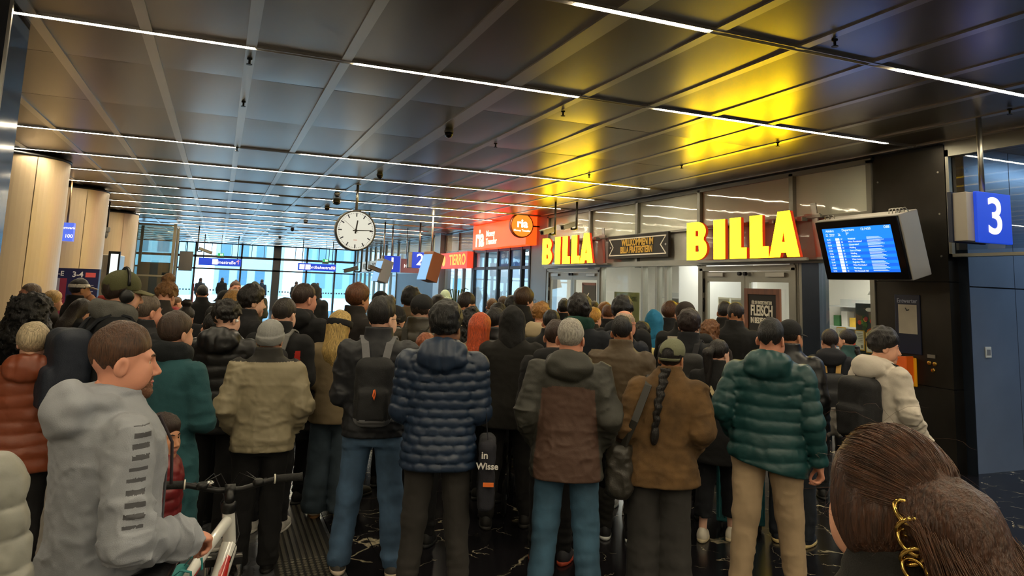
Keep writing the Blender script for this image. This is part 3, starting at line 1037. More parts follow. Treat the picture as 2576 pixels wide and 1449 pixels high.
def phone(p, label, sd=1, lit=True):
    """a phone held in the hand on side sd"""
    sh, e, wv, _, q = p['A'][0 if sd < 0 else 1]
    d = (wv-e)/np.linalg.norm(wv-e)
    c = wv+d*.09+np.array([0, .0, .030])
    t = worn(p, 'smartphone', label, 'phone', 'phones held in the crowd')
    up = np.array([0, .75, .66]); rt = np.array([1, 0, 0.]); nn = np.cross(rt, up)
    pc = p['put'](c[None])[0]
    MB().obox(pc, rt*.036, up*.074, nn*.0042).build('phone_body', mat('phone_case', '#101114', .3), t, bevel=.003)
    MB().obox(pc+nn*.0046, rt*.033, up*.069, nn*.0006).build('screen', emit('phone_screen', (.75, .88, 1.0), 1.6) if lit else mat('phone_dark', '#0a0c10', .1), t)
    return t
# ------------------------------------------------------------------ the setting
ZC = 3.80          # ceiling height
XW = 7.85          # plane of the shop fronts on the right
metal_panel = mat('ceiling_metal', '#938c84', .30, 1.0, bump=.02, scale=3.0, dist=.02)
metal_bar = mat('ceiling_bar', '#c9c5bf', .34, 1.0)
steel = mat('brushed_steel', '#a9a69e', .34, 1.0, bump=.05, scale=60, stretch=(1, 1, 8))
frame_m = mat('silver_frame', '#8f8d84', .38, .75)
dark_frame = mat('dark_frame', '#15161a', .4, .4)
black_steel = mat('black_steel', '#3a3733', .36, .85, bump=.05, scale=8, var=.22, vscale=2.0)
blue_panel = mat('blue_grey_panel', '#69758a', .30, .15, bump=.03, scale=5, var=.12, vscale=1.5)

def struct(name, mb, m, parent=None, **k):
    return mb.build(name, m, parent, kind='structure' if parent is None else None, **k)

# floor: black veined marble, pale stone strip on the left
def stone_floor():
    m = D.materials.new('floor_stone')
    m.use_nodes = True
    nt = m.node_tree
    L = nt.links.new
    p = nt.nodes['Principled BSDF']
    tc = nt.nodes.new('ShaderNodeTexCoord')
    # thin broken white veins
    def vein(scale, warp, lo, hi, seed):
        mp = nt.nodes.new('ShaderNodeMapping')
        mp.inputs['Location'].default_value = (seed, seed*.7, 0)
        L(tc.outputs['Object'], mp.inputs[0])
        nz = nt.nodes.new('ShaderNodeTexNoise')
        nz.inputs['Scale'].default_value = scale*1.5
        nz.inputs['Detail'].default_value = 5
        L(mp.outputs[0], nz.inputs['Vector'])
        mx = nt.nodes.new('ShaderNodeMix')
        mx.data_type = 'VECTOR'
        mx.inputs[0].default_value = warp
        L(mp.outputs[0], mx.inputs[4]); L(nz.outputs['Color'], mx.inputs[5])
        vo = nt.nodes.new('ShaderNodeTexVoronoi')
        vo.feature = 'DISTANCE_TO_EDGE'
        vo.inputs['Scale'].default_value = scale
        L(mx.outputs[1], vo.inputs['Vector'])
        r = nt.nodes.new('ShaderNodeValToRGB')
        r.color_ramp.elements[0].position = lo
        r.color_ramp.elements[0].color = (1, 1, 1, 1)
        r.color_ramp.elements[1].position = hi
        r.color_ramp.elements[1].color = (0, 0, 0, 1)
        L(vo.outputs['Distance'], r.inputs[0])
        n2 = nt.nodes.new('ShaderNodeTexNoise')
        n2.inputs['Scale'].default_value = scale*1.1
        n2.inputs['Detail'].default_value = 3
        L(mp.outputs[0], n2.inputs['Vector'])
        r2 = nt.nodes.new('ShaderNodeValToRGB')
        r2.color_ramp.elements[0].position = .50
        r2.color_ramp.elements[1].position = .62
        L(n2.outputs['Fac'], r2.inputs[0])
        mu = nt.nodes.new('ShaderNodeMath')
        mu.operation = 'MULTIPLY'
        L(r.outputs[0], mu.inputs[0]); L(r2.outputs[0], mu.inputs[1])
        return mu
    v1, v2 = vein(1.5, .35, .0, .014, 3.1), vein(3.4, .30, .0, .012, 8.4)
    ad = nt.nodes.new('ShaderNodeMath'); ad.operation = 'ADD'; ad.use_clamp = True
    L(v1.outputs[0], ad.inputs[0]); L(v2.outputs[0], ad.inputs[1])
    cl = nt.nodes.new('ShaderNodeMix'); cl.data_type = 'RGBA'
    cl.inputs[6].default_value = lin('#17161a'); cl.inputs[7].default_value = lin('#b9ae92')
    L(ad.outputs[0], cl.inputs[0])
    # slab joints
    br = nt.nodes.new('ShaderNodeTexBrick')
    br.offset = 0
    br.inputs['Scale'].default_value = 1
    br.inputs['Brick Width'].default_value = 1.2
    br.inputs['Row Height'].default_value = 1.2
    br.inputs['Mortar Size'].default_value = .004
    br.inputs['Color1'].default_value = (1, 1, 1, 1); br.inputs['Color2'].default_value = (1, 1, 1, 1)
    br.inputs['Mortar'].default_value = (0, 0, 0, 1)
    L(tc.outputs['Object'], br.inputs['Vector'])
    mj = nt.nodes.new('ShaderNodeMix'); mj.data_type = 'RGBA'
    mj.inputs[6].default_value = lin('#050505')
    L(br.outputs['Color'], mj.inputs[0]); L(cl.outputs[2], mj.inputs[7])
    L(mj.outputs[2], p.inputs['Base Color'])
    p.inputs['Roughness'].default_value = .19
    p.inputs['Specular IOR Level'].default_value = .32
    return m
floor_black = stone_floor()
floor_pale = mat('pale_stone', '#8d8780', .22, bump=.03, scale=20, var=.10, vscale=5)
floor_grey = mat('grey_stone', '#4a4b4e', .16, bump=.02, scale=20, var=.2, vscale=4)
struct('floor', MB().box((.95, -14, -.1), (16, 45, 0)), floor_black)
fg = MB()
for j in range(60):
    for i in range(2):
        fg.box((-.62+i*.785, -13.8+j*.98, -.1), (-.62+i*.785+.779, -13.8+j*.98+.974, 0))
struct('floor_walkway', fg, floor_grey)
fp = MB()
for j in range(40):
    for i in range(4):
        fp.box((-6.9+i*1.57, -13.8+j*1.48, -.1), (-6.9+i*1.57+1.564, -13.8+j*1.48+1.474, 0))
struct('floor_side_strip', fp, floor_pale)
struct('floor_base', MB().box((-7, -14, -.14), (16, 60, -.101)), mat('joint_dark', '#0d0d0d', .9))
struct('floor_outside', MB().box((-60, 45.3, -.2), (90, 140, -.05)), mat('plaza_paving', '#d3d8dc', .5, var=.1, scale=2))

# ceiling: slightly pillowed metal panels between joint strips
KX = [.09+.77*k for k in range(-10, 11)]
def ceil_panels():
    V, Q = [], []
    ys = [-13.0+2.0*k for k in range(0, 30)]
    ys = sorted(set([y for y in ys if y < 3] + [4.0, 6.04, 7.1, 8.95, 11.0]+[13.1+2.02*k for k in range(17)]))
    rr = random.Random(4)
    for a, x0 in enumerate(KX[:-1]):
        x1 = KX[a+1]
        for b in range(len(ys)-1):
            y0, y1 = ys[b], ys[b+1]
            nx, ny = 6, 8
            amp = .008+.006*rr.random()
            tx, ty = rr.uniform(-.003, .003), rr.uniform(-.004, .004)
            n0 = len(V)
            for j in range(ny+1):
                for i in range(nx+1):
                    u, v = i/nx, j/ny
                    z = ZC+.004-amp*(math.sin(math.pi*v)**.6)*(.45+.55*math.sin(math.pi*u))+tx*(u-.5)+ty*(v-.5)
                    V.append((x0+(x1-x0)*u, y0+.004+(y1-y0-.008)*v, z))
            for j in range(ny):
                for i in range(nx):
                    k = n0+j*(nx+1)+i
                    Q.append((k, k+nx+1, k+nx+2, k+1))
    return mesh_from('ceiling', V, Q, metal_panel, kind='structure')
ceil_panels()
struct('ceiling_slab', MB().box((-8, -14, ZC+.06), (16, 45.2, ZC+.4)), mat('slab_dark', '#0c0c0c', .9))
for i, x in enumerate(KX):
    wd = .17 if abs(x-2.40) < .05 else .085
    struct('trim_%d' % (i+1), MB().box((x-wd/2, -13, ZC-.014), (x+wd/2, 45, ZC+.02)), metal_bar)

# light lines set into the ceiling
strip_m = emit('strip_light', (1.0, .86, .60), STRIP_POWER)
SEG = {4.0: [(-1.3, .1), (2.05, 3.1), (5.0, 7.7)], 6.04: [(-1.75, .12), (.95, 3.12), (4.06, 7.3)], 11.0: [(-2.9, .1), (1.0, 7.2)], 13.1: [(-3.3, 7.2)], 15.1: [(-3.0, .0), (1.1, 7.4)],
       17.1: [(-3.1, -1.0), (0, 1.12), (1.9, 6.8)], 19.2: [(-2.7, 1.1), (2.1, 7.2)], 21.2: [(-3, 3), (4, 7.2)], 23.2: [(-3.5, -.8), (.2, 5.2)], 25.3: [(-2.6, 6.8)], 27.3: [(-1.5, 2.1), (3.5, 7.3)]}
rr = random.Random(11)
for k in range(8):
    y = 29.3+k*2.02
    c = rr.uniform(.2, 3.5)
    SEG[y] = [(-2.4+rr.random(), c), (c+1.1, 7.2-rr.random())]
for y in (2.0, 0.0, -2.0, -4.0, -6.0, -8.0, -10.0):
    SEG[y] = [(-4.2, -.9), (.6, 3.2), (4.4, 7.4)]
n_strip = 0
ORD = 'first second third fourth fifth sixth seventh eighth ninth tenth eleventh twelfth thirteenth fourteenth fifteenth sixteenth seventeenth eighteenth nineteenth twentieth'.split()*2
for y, segs in SEG.items():
    struct('trim_%d' % (40+n_strip), MB().box((-6, y-.034, ZC-.020), (7.8, y-.026, ZC+.02)).box((-6, y+.026, ZC-.020), (7.8, y+.034, ZC+.02)).box((-6, y-.026, ZC-.006), (7.8, y+.026, ZC+.02)), metal_bar)
    for j, (a, b_) in enumerate(segs):
        lb = 'glowing ceiling light line, %s row down the hall, %s piece' % (ORD[n_strip], ['only'] [0] if len(segs) == 1 else (('left', 'right') if len(segs) == 2 else ('left', 'middle', 'right'))[j])
        if y < 3: lb = 'glowing ceiling light line behind the viewer, %s row back, %s piece' % (ORD[int(2-y)//2], ('left', 'middle', 'right')[j])
        t = empty('ceiling_light', ((a+b_)/2, y, ZC), label=lb, cat='ceiling light', group='light lines in the ceiling')
        hw = (b_-a)/2
        MB().box((-hw, -.024, -.017), (hw, .024, .002)).build('diffuser', strip_m, t)
        MB().box((-hw-.03, -.026, -.008), (-hw, .026, .01)).box((hw, -.026, -.008), (hw+.03, .026, .01)).build('end_cap', metal_bar, t)
    n_strip += 1

# small fittings on the ceiling strips
def sprinkler(x, y, lb):
    t = empty('sprinkler', (x, y, ZC-.014), label=lb, cat='sprinkler', group='sprinklers on the ceiling strips')
    MB().lathe([(.022, 0), (.022, -.012), (.010, -.016), (.010, -.045), (.006, -.05)], n=14).build('fitting', dark_frame, t)
    MB().lathe([(.024, -.052), (.026, -.056), (.024, -.058)], n=14).build('deflector', dark_frame, t)
for x, y, lb in [(.09, 6.35, 'small dark sprinkler head on the pale strip near the upper light line left of centre'), (.09, 8.0, 'small dark sprinkler head on the same pale strip, one panel further back, left of centre'), (3.24, 6.62, 'small dark sprinkler head in front of the yellow ceiling glow, right of centre'),
                 (3.24, 8.62, 'small dark sprinkler head where the ceiling turns from grey to orange'), (6.19, 8.62, 'small sprinkler head on the yellow ceiling above the dark welcome board'), (6.19, 6.66, 'small sprinkler head on the yellow ceiling above the nearer large sign letters'),
                 (4.0, 3.72, 'small dark sprinkler head at the top edge beside the big light line'), (6.9, 4.35, 'small dark sprinkler head on the ceiling near the number three sign'), (.09, 10.98, 'tiny sprinkler head on the bluish ceiling left of the clock'), (5.5, 10.2, 'small sprinkler head on the ceiling between the two yellow glows')]:
    sprinkler(x, y, lb)
def dome(x, y, r, lb):
    t = empty('dome_camera', (x, y, ZC-.014), label=lb, cat='camera', group='dome cameras along the wide ceiling strip')
    MB().lathe([(r*.8, 0), (r*.85, -.02), (r, -.03), (r, -.055)], n=20).build('housing', mat('camera_grey', '#6e6c68', .5), t)
    MB().lathe([(r*.95, -.055), (r*.85, -.085), (r*.55, -.11), (.001, -.12)], n=20).build('bubble', mat('camera_bubble', '#0a0a0c', .08), t)
for x, y, r, lb in [(2.43, 8.09, .055, 'dark dome camera on the wide pale ceiling strip, the nearest one'), (2.43, 12.1, .055, 'dark dome camera on the wide pale strip just above and right of the clock'), (2.2, 15.4, .06, 'black dome camera left of the clock, beside the clock top'),
                    (2.43, 17.0, .10, 'large black dome camera left of the clock, biggest of its row'), (2.43, 18.6, .07, 'black dome camera left of the clock next below the largest one'), (2.43, 23.5, .07, 'small black dome camera midway down the far ceiling strip'),
                    (2.43, 28.0, .07, 'tiny black dome camera far down the ceiling strip'), (2.43, 34.0, .07, 'tiniest black dome camera near the far glass front')]:
    dome(x, y, r, lb)

# left side: wall, round columns, dark post
wall_m = mat('plaster_beige', '#b5a58c', .6, var=.05, scale=3)
struct('wall_left', MB().box((-7.2, -14, 0), (-7.0, 45, ZC)), wall_m)
struct('wall_back_blocker', MB().box((-7.2, -14.2, 0), (16, -14, ZC)), mat('wall_dim', '#8a8680', .7))  # unseen end wall, added so bluish sky light stays off the crowd
col_m = mat('column_panel', '#c2ad90', .36, .25, bump=.02, scale=4)
for i, (y, lb) in enumerate([(13.9, 'near'), (18.6, 'middle'), (25.2, 'far')]):
    c = empty('column_%d' % (i+1), (-3.3, y, 0), kind='structure')
    sh = MB()
    for q in range(5):      # curved sheet panels with open joints
        a0 = -math.pi/2+.62+q*2*math.pi/5+.008
        a1 = a0+2*math.pi/5-.016
        n = 14
        vs = []
        for j in range(n+1):
            a = a0+(a1-a0)*j/n
            for rr_, zz in ((.80, 0), (.80, 3.70), (.77, 3.70), (.77, 0)):
                vs.append((rr_*math.cos(a), rr_*math.sin(a), zz))
        fs = [(j*4+k, j*4+4+k, j*4+4+(k+1) % 4, j*4+(k+1) % 4) for j in range(n) for k in range(4)]
        sh.add(vs, fs, 0, False)
    o = sh.build('column_cladding', col_m, c)
    MB().lathe([(.765, 0), (.765, 3.70)], n=40).build('column_core', dark_frame, c)
    MB().lathe([(.82, 3.70), (.82, 3.745), (.70, 3.75), (.70, 3.80)], n=40).build('column_ring', dark_frame, c)
struct('wall_post', MB().box((-2.6, 5.80, 0), (-1.52, 6.35, ZC)), mat('mirror_steel', '#4a4d55', .10, 1.0))
struct('trim_90', MB().box((-1.525, 5.795, 0), (-1.505, 5.825, ZC)), steel)

# right side: fronts along x = XW
def pane(n, lo, hi, m, fr=None):
    struct('window_%d' % n, MB().box(lo, hi), m)
upper_glass = mat('frosted_upper_glass', '#7d8076', .05, spec=.9, coat=.4)
def wavy(nm, col):
    if nm in _mats: return _mats[nm]
    m = mat(nm, col, .04, spec=.8, bump=.30, scale=.55, dist=.05)
    return m
upper_glass = wavy('upper_glass', '#dedfce')
clear = glass('clear_glass', (.93, .96, .95), .04)
dimglass = glass('dim_glass', (.80, .85, .86), .10)
def up_clip(y):        # mullions
    return y
MUL = [6.76, 8.14, 10.36, 12.40, 14.40, 16.66]
wn = 1
for a, b_ in zip(MUL[:-1], MUL[1:]):
    pane(wn, (XW+.02, a+.04, 3.07), (XW+.035, b_-.04, 3.72), upper_glass); wn += 1
    pane(wn, (XW+.02, a+.04, 2.50), (XW+.035, b_-.04, 3.03), wavy('mid_glass', '#a9aaa2') if a in (8.14, 10.36) else wavy('mid_glass_b', '#8d908c')); wn += 1
fr = MB()
for y in MUL:
    fr.box((XW-.05, y-.04, 2.38), (XW+.09, y+.04, 3.74))
fr.box((XW-.05, 6.72, 3.70), (XW+.09, 16.70, 3.76)).box((XW-.04, 6.72, 3.03), (XW+.08, 16.70, 3.07)).box((XW-.10, 6.72, 2.40), (XW+.10, 16.70, 2.50))
struct('trim_100', fr, frame_m)
struct('wall_soffit', MB().box((XW-.02, 6.72, 3.76), (XW+.3, 44.9, ZC)), dark_frame)
fr = MB()
for y in (6.76, 7.98, 8.06, 10.34, 11.36, 11.68, 12.18, 13.84, 16.62):
    fr.box((XW-.04, y-.035, 0), (XW+.08, y+.035, 2.40))
fr.box((XW-.03, 10.34, 0), (XW+.07, 13.84, .10))
struct('trim_101', fr, frame_m)
struct('trim_102', MB().box((XW-.06, 7.62, 0), (XW+.12, 7.94, 2.40)), mat('blue_steel', '#3c4656', .25, .8))
for lo, hi in (((XW+.0, 10.38, .1), (XW+.012, 11.32, 2.4)), ((XW+.0, 12.22, .1), (XW+.012, 13.80, 2.4)), ((XW, 11.40, .1), (XW+.012, 11.64, 2.4)), ((XW, 11.72, .1), (XW+.012, 12.14, 2.4)), ((XW+.0, 6.80, .1), (XW+.012, 7.60, 2.4))):
    pane(wn, lo, hi, clear); wn += 1

def double_door(idx, y0, y1, openleaf=False):
    d = empty('door_%d' % idx, (XW, 0, 0), kind='structure')
    MB().box((-.06, y0-.03, 2.30), (.08, y1+.03, 2.38)).box((-.06, y0-.04, 0), (.08, y0+.05, 2.34)).box((-.06, y1-.05, 0), (.08, y1+.04, 2.34)).build('door_frame', frame_m, d)
    ym = (y0+y1)/2
    for a, b_, sg in ((y0+.05, ym-.005, 1), (ym+.005, y1-.05, -1)):
        lf = MB().box((-.02, a, .02), (.03, a+.09, 2.29)).box((-.02, b_-.09, .02), (.03, b_, 2.29)).box((-.02, a+.09, 2.12), (.03, b_-.09, 2.29)).box((-.02, a+.09, .02), (.03, b_-.09, .22)).build('door_leaf', frame_m, d)
        MB().box((0, a+.09, .22), (.008, b_-.09, 2.12)).build('door_pane', clear, lf)
        MB().box((-.06, (a+.14 if sg > 0 else b_-.54), 2.205), (-.02, (a+.54 if sg > 0 else b_-.14), 2.265)).build('door_closer', steel, lf)
        yh = a+.045 if sg < 0 else b_-.045
        MB().tube([(-.07, yh, .85), (-.07, yh, 1.35)], .014).box((-.07, yh-.01, .88), (-.02, yh+.01, .9)).box((-.07, yh-.01, 1.30), (-.02, yh+.01, 1.32)).build('door_handle', steel, lf)
        yk = a if sg > 0 else b_
        hg = MB()
        for z in (2.05, 1.72, .4):
            hg.tube([(-.035, yk, z-.12), (-.035, yk, z+.12)], .016, 8)
        hg.build('door_hinge', dark_frame, lf)
        MB().lathe([(.03, 0), (.03, -.05)], (-.05, b_-.06 if sg > 0 else a+.06, 2.25), 'x', 12).build('door_sensor', dark_frame, lf)
double_door(1, 13.90, 16.56)
double_door(2, 8.10, 10.28)

# shop interior seen through the glass
inn = mat('shop_wall', '#d8d4ca', .8)
struct('wall_shop_rear', MB().box((11.6, 6.2, 0), (11.7, 17.2, 3.0)), inn)
struct('wall_shop_side', MB().box((XW+.2, 6.60, 0), (11.6, 6.70, 3.0)).box((XW+.2, 17.1, 0), (11.6, 17.2, 3.0)), inn)
struct('ceiling_shop', MB().box((XW+.12, 6.2, 2.9), (11.7, 17.2, 3.0)), inn)
struct('wall_shop_partition', MB().box((9.35, 10.75, 0), (9.45, 13.1, 2.85)), mat('ribbed_white', '#cfcfcd', .7))
for i, (x, y, lb) in enumerate([(8.9, 7.6, 'lit white ceiling panel inside the shop above the counter window'), (8.7, 9.3, 'lit white ceiling panel inside the shop behind the nearer double door'), (8.6, 12.2, 'lit white ceiling panel inside the shop behind the middle panes'), (8.9, 15.2, 'lit white ceiling panel inside the shop behind the farther double door'), (10.6, 9.0, 'lit white ceiling panel at the rear of the shop near the counter'), (10.6, 14.0, 'lit white ceiling panel at the rear of the shop, far end')]):
    t = empty('shop_light', (x, y, 2.9), label=lb, cat='ceiling light', group='ceiling panels inside the shop')
    MB().box((-.3, -.6, -.02), (.3, .6, -.005)).build('diffuser', emit('shop_panel', (1, .95, .84), SHOP_POWER), t)
    MB().box((-.34, -.64, -.012), (.34, .64, 0)).build('frame', frame_m, t)
def shelf_unit(x, y, rz, lb, seed):
    t = empty('shelf_unit', (x, y, 0), rz, label=lb, cat='shelf', group='shelf units inside the shop')
    MB().box((-.6, .18, 0), (.6, .22, 1.9)).build('back_panel', mat('shelf_grey', '#b8b8b4', .6), t)
    for z in (.15, .55, .95, 1.35, 1.75):
        MB().box((-.6, -.2, z), (.6, .18, z+.03)).build('shelf_board', mat('shelf_grey', '#b8b8b4', .6), t)
    return t
q = random.Random(5)
goods = ['#b0322a', '#d8b040', '#3a6a3c', '#c8c4ba', '#2f4a7a', '#d07a30', '#8a2f50']
for k, (x, y, rz, lb) in enumerate([(11.3, 8.6, -math.pi/2, 'goods shelf at the shop rear behind the nearer double door'), (11.3, 10.1, -math.pi/2, 'goods shelf at the shop rear beside the white partition'), (11.3, 14.2, -math.pi/2, 'goods shelf at the shop rear behind the middle panes'), (11.3, 15.8, -math.pi/2, 'goods shelf at the shop rear behind the farther double door')]):
    shelf_unit(x, y, rz, lb, k)
    for z in (.18, .58, .98, 1.38):
        for j in range(6):
            h = q.uniform(.16, .30)
            c = q.choice(goods)
            yy = y-.5+j*.19
            MB().box((x-.09, yy-.07, z), (x+.09, yy+.07, z+h)).build('carton', mat('carton_'+c[1:], c, .5), None, bevel=.004, label='small coloured carton standing in a row on a shop shelf board', cat='carton', group='cartons on the shop shelves')

# right window: counter, hanging lamp, produce poster, notices
t = empty('shop_counter', (8.6, 7.30, 0), label='white shop counter behind the right-hand window, rounded stainless top', cat='counter')
MB().box((-.35, -.5, 0), (.35, .5, 1.02)).build('front', mat('counter_white', '#d8d6d0', .35), t, bevel=.04)
MB().box((-.40, -.55, 1.02), (.40, .55, 1.06)).build('worktop', mat('counter_top', '#c9bfae', .3), t, bevel=.01)
tag(MB().lathe([(.02, 1.06), (.11, 1.08), (.13, 1.20), (.12, 1.20), (.10, 1.085), (.001, 1.08)], (8.45, 7.42, 0), n=24).build('basket', mat('wicker', '#8d6c46', .9, bump=.8, scale=90)), 'round wicker bread basket on the white counter behind the right window', 'basket')
t = empty('pendant_lamp', (8.7, 7.35, 2.9), label='pale bell-shaped pendant lamp hanging over the shop counter', cat='lamp')
MB().tube([(0, 0, 0), (0, 0, -.72)], .006, 8).build('cord', dark_frame, t)
MB().lathe([(.03, -.70), (.05, -.76), (.14, -.80), (.20, -.92), (.19, -.92), (.13, -.81)], n=28).build('lamp_shade', mat('lamp_white', '#e8e4da', .4), t)
MB().lathe([(.001, -.84), (.05, -.86), (.05, -.90), (.001, -.93)], n=16).build('bulb', emit('bulb', (1, .88, .66), 12), t)
t = empty('produce_poster', (8.02, 0, 0), label='dark produce poster with vegetables and a white oval on top, inside the right window', cat='poster')
MB().box((.0, 6.84, .0), (.02, 7.22, 1.86)).build('panel', mat('poster_dark', '#1f2f33', .5), t)
ov = MB()
ov.prism([(.055*math.cos(a*math.pi/12), .026*math.sin(a*math.pi/12)) for a in range(24)], (-.003, 7.0, 1.78), (0, -1, 0), (0, 0, 1), .004)
ov.build('oval_badge', mat('badge_white', '#e4e4de', .5), t)
for k in range(26):
    c = q.choice(['#c2402c', '#cf7a2c', '#3f6b34', '#5c8a3e', '#a83240', '#d8a040', '#2f4f2c'])
    r = q.uniform(.022, .045)
    MB().prism([(r*math.cos(a*math.pi/6), r*math.sin(a*math.pi/6)) for a in range(12)], (-.002-k*.0001, q.uniform(6.89, 7.17), q.uniform(1.16, 1.68)), (0, -1, 0), (0, 0, 1), .004).build('printed_vegetable', mat('print_'+c[1:], c, .6), t)
for (a, z, lb) in ((7.33, 1.40, 'paper notice with yellow border, leftmost of the three in the right window'), (7.03, 1.38, 'paper notice with yellow border, middle one in the right window'), (6.86, 1.36, 'paper notice with yellow border beside the black pillar in the right window')):
    t = empty('notice', (XW+.02, a, z), label=lb, cat='notice', group='paper notices in the right window')
    MB().box((-.001, -.075, -.13), (.004, .075, .13)).build('border', mat('notice_yellow', '#d8a83a', .6), t)
    MB().box((-.003, -.063, -.118), (.0, .063, .118)).build('paper', mat('notice_paper', '#e6e2d6', .7), t)
    tx = MB()
    for k in range(6):
        tx.box((-.0045, -.05, .085-k*.022), (-.003, .04-.01*(k % 3), .091-k*.022))
    tx.box((-.0045, -.055, -.10), (-.003, -.02, -.06))
    tx.build('print', mat('notice_print', '#8a8478', .7), t)
t = empty('till_screen', (8.9, 6.95, 1.06), label='small till screen with a green glowing mark above the produce poster', cat='screen')
MB().box((-.02, -.16, .82), (.03, .16, 1.05)).build('casing', dark_frame, t)
MB().box((-.025, -.13, .85), (-.02, .13, 1.02)).build('display', emit('till_green', (.2, .9, .35), 1.2), t)
MB().box((-.03, -.03, 0), (.03, .03, .82)).build('stand', dark_frame, t)

# black steel pillar and the blue-grey corridor beyond it
pl = MB()
for z0, z1 in ((0, .925), (.935, 2.145), (2.155, 3.74)):
    pl.box((XW-.02, 5.72, z0), (XW+.35, 6.72, z1))
struct('wall_pillar', pl, black_steel)
struct('wall_pillar_core', MB().box((XW, 5.74, 0), (XW+.33, 6.70, ZC)), dark_frame)
bo = MB()
for z in (3.45, 2.95, 2.45):
    bo.lathe([(.012, 0), (.012, -.008)], (XW-.02, 5.80, z), 'x', 10)
    bo.lathe([(.012, 0), (.012, -.008)], (XW-.02, 6.64, z-.02), 'x', 10)
struct('trim_110', bo, steel)
bp = MB()
xs = [8.0, 8.95, 10.2, 11.4, 12.6, 13.8, 15.0]
for a, b_ in zip(xs[:-1], xs[1:]):
    for z0, z1 in ((0, 2.10), (2.115, 3.78)):
        bp.box((a+.006, 5.70, z0), (b_-.006, 5.78, z1))
struct('wall_corridor', bp, blue_panel)
struct('wall_corridor_core', MB().box((8.2, 5.75, 0), (15, 5.85, ZC)), dark_frame)
struct('trim_111', MB().box((XW+.14, 5.60, 0), (8.0, 5.74, ZC-.05)), mat('blue_steel', '#3c4656', .25, .8))
struct('ceiling_corridor', MB().box((XW, -2, ZC-.02), (15, 5.8, ZC+.04)), mat('corridor_ceiling', '#8b9aa5', .5))
struct('wall_corridor_blocker', MB().box((15, -2.2, 0), (15.2, 5.85, ZC)), blue_panel)  # unseen end wall, added to shut sky light out of the corridor
struct('wall_corridor_south', MB().box((XW+.1, -2.2, 0), (15, -2.0, ZC)), blue_panel)
struct('wall_right', MB().box((XW, -14, 0), (XW+.2, -2.0, ZC)), mat('wall_dim', '#8a8680', .7))
pane(wn, (XW+.03, .6, 2.52), (XW+.045, 5.66, 3.62), glass('transom_glass', (.72, .84, .92), .20, .01)); wn += 1
struct('trim_112', MB().box((XW-.03, .5, 2.44), (XW+.10, 5.70, 2.475)).box((XW-.03, .5, 3.62), (XW+.10, 5.70, 3.80)).box((XW-.03, 5.66, 2.44), (XW+.02, 5.70, 3.7)), frame_m)
for i, (x, y) in enumerate([(10.5, 4.8), (12.5, 4.8), (10.5, 2.5)]):  # lamps added out of view to brighten the corridor in place of daylight
    t = empty('corridor_fill', (x, y, ZC-.02), label='added bluish white fill lamp in the side corridor ceiling, out of view', cat='ceiling light', group='added fill lamps in the side corridor')
    MB().box((-.8, -.04, -.02), (.8, .04, -.005)).build('diffuser', emit('corridor_fill_glow', (.60, .80, 1), 85), t)
    MB().box((-.83, -.06, -.012), (.83, .06, 0)).build('frame', frame_m, t)
# ------------------------------------------------------------------ signs and fittings
RY, UZ = (0, -1, 0), (0, 0, 1)       # seen from the hall, looking at the fronts on the right
sign_y = emit('sign_yellow', (1.0, .66, .003), SIGN_POWER)
sign_r = mat('sign_red', '#d8341c', .4)
_p = sign_r.node_tree.nodes['Principled BSDF']
_p.inputs['Emission Color'].default_value = (.8, .06, .01, 1)
_p.inputs['Emission Strength'].default_value = .35

def arc(cx, cy, rx, ry, a0, a1, n=8):
    return [(cx+rx*math.cos(R_(a0+(a1-a0)*k/n)), cy+ry*math.sin(R_(a0+(a1-a0)*k/n))) for k in range(n+1)]
# bold block capitals as outlines, height 1
GL = {'I': [[(.0, 0), (.40, 0), (.40, 1), (.0, 1)]],
      'L': [[(0, 0), (.62, 0), (.62, .26), (.42, .26), (.42, 1), (0, 1)]],
      'A': [[(0, 0), (.36, 0), (.395, .10), (.565, .10), (.60, 0), (1.0, 0), (.70, 1), (.30, 1)], [(.43, .33), (.48, .56), (.53, .33)]],
      'B': [[(0, 0), (.38, 0)]+arc(.40, .29, .36, .29, -90, 50, 10)+arc(.38, .745, .33, .255, -40, 90, 10)+[(0, 1)], [(.33, .21), (.33, .38), (.45, .38), (.47, .21)], [(.33, .62), (.33, .77), (.43, .77), (.45, .62)]]}
def letter(ch, w_, h, o, par, th=.055):
    """one raised letter with open counters: lit yellow face, red sides"""
    mx = max(u for u, v in GL[ch][0])
    cu = D.curves.new('letter', 'CURVE')
    cu.dimensions = '2D'
    cu.fill_mode = 'BOTH'
    cu.extrude = th/2
    for pl_ in GL[ch]:
        sp_ = cu.splines.new('POLY')
        sp_.points.add(len(pl_)-1)
        for k, (u, v) in enumerate(pl_):
            sp_.points[k].co = (u/mx*w_, v*h, 0, 1)
        sp_.use_cyclic_u = True
    t_ = D.objects.new('letter', cu)
    COL.objects.link(t_)
    me = D.meshes.new_from_object(t_.evaluated_get(bpy.context.evaluated_depsgraph_get()))
    D.objects.remove(t_)
    D.curves.remove(cu)
    ru, up = Vector(RY), Vector(UZ)
    nn = ru.cross(up)
    c_ = Vector(o)-nn*th/2
    me.transform(Matrix(((ru.x, up.x, nn.x, c_.x), (ru.y, up.y, nn.y, c_.y), (ru.z, up.z, nn.z, c_.z), (0, 0, 0, 1))))
    me.materials.clear()
    me.materials.append(sign_y)
    me.materials.append(sign_r)
    for p_ in me.polygons:
        p_.material_index = 0 if p_.normal.dot(nn) > .8 else 1
        p_.use_smooth = False
    ob = D.objects.new('letter', me)
    COL.objects.link(ob)
    ob.parent = par
    return ob

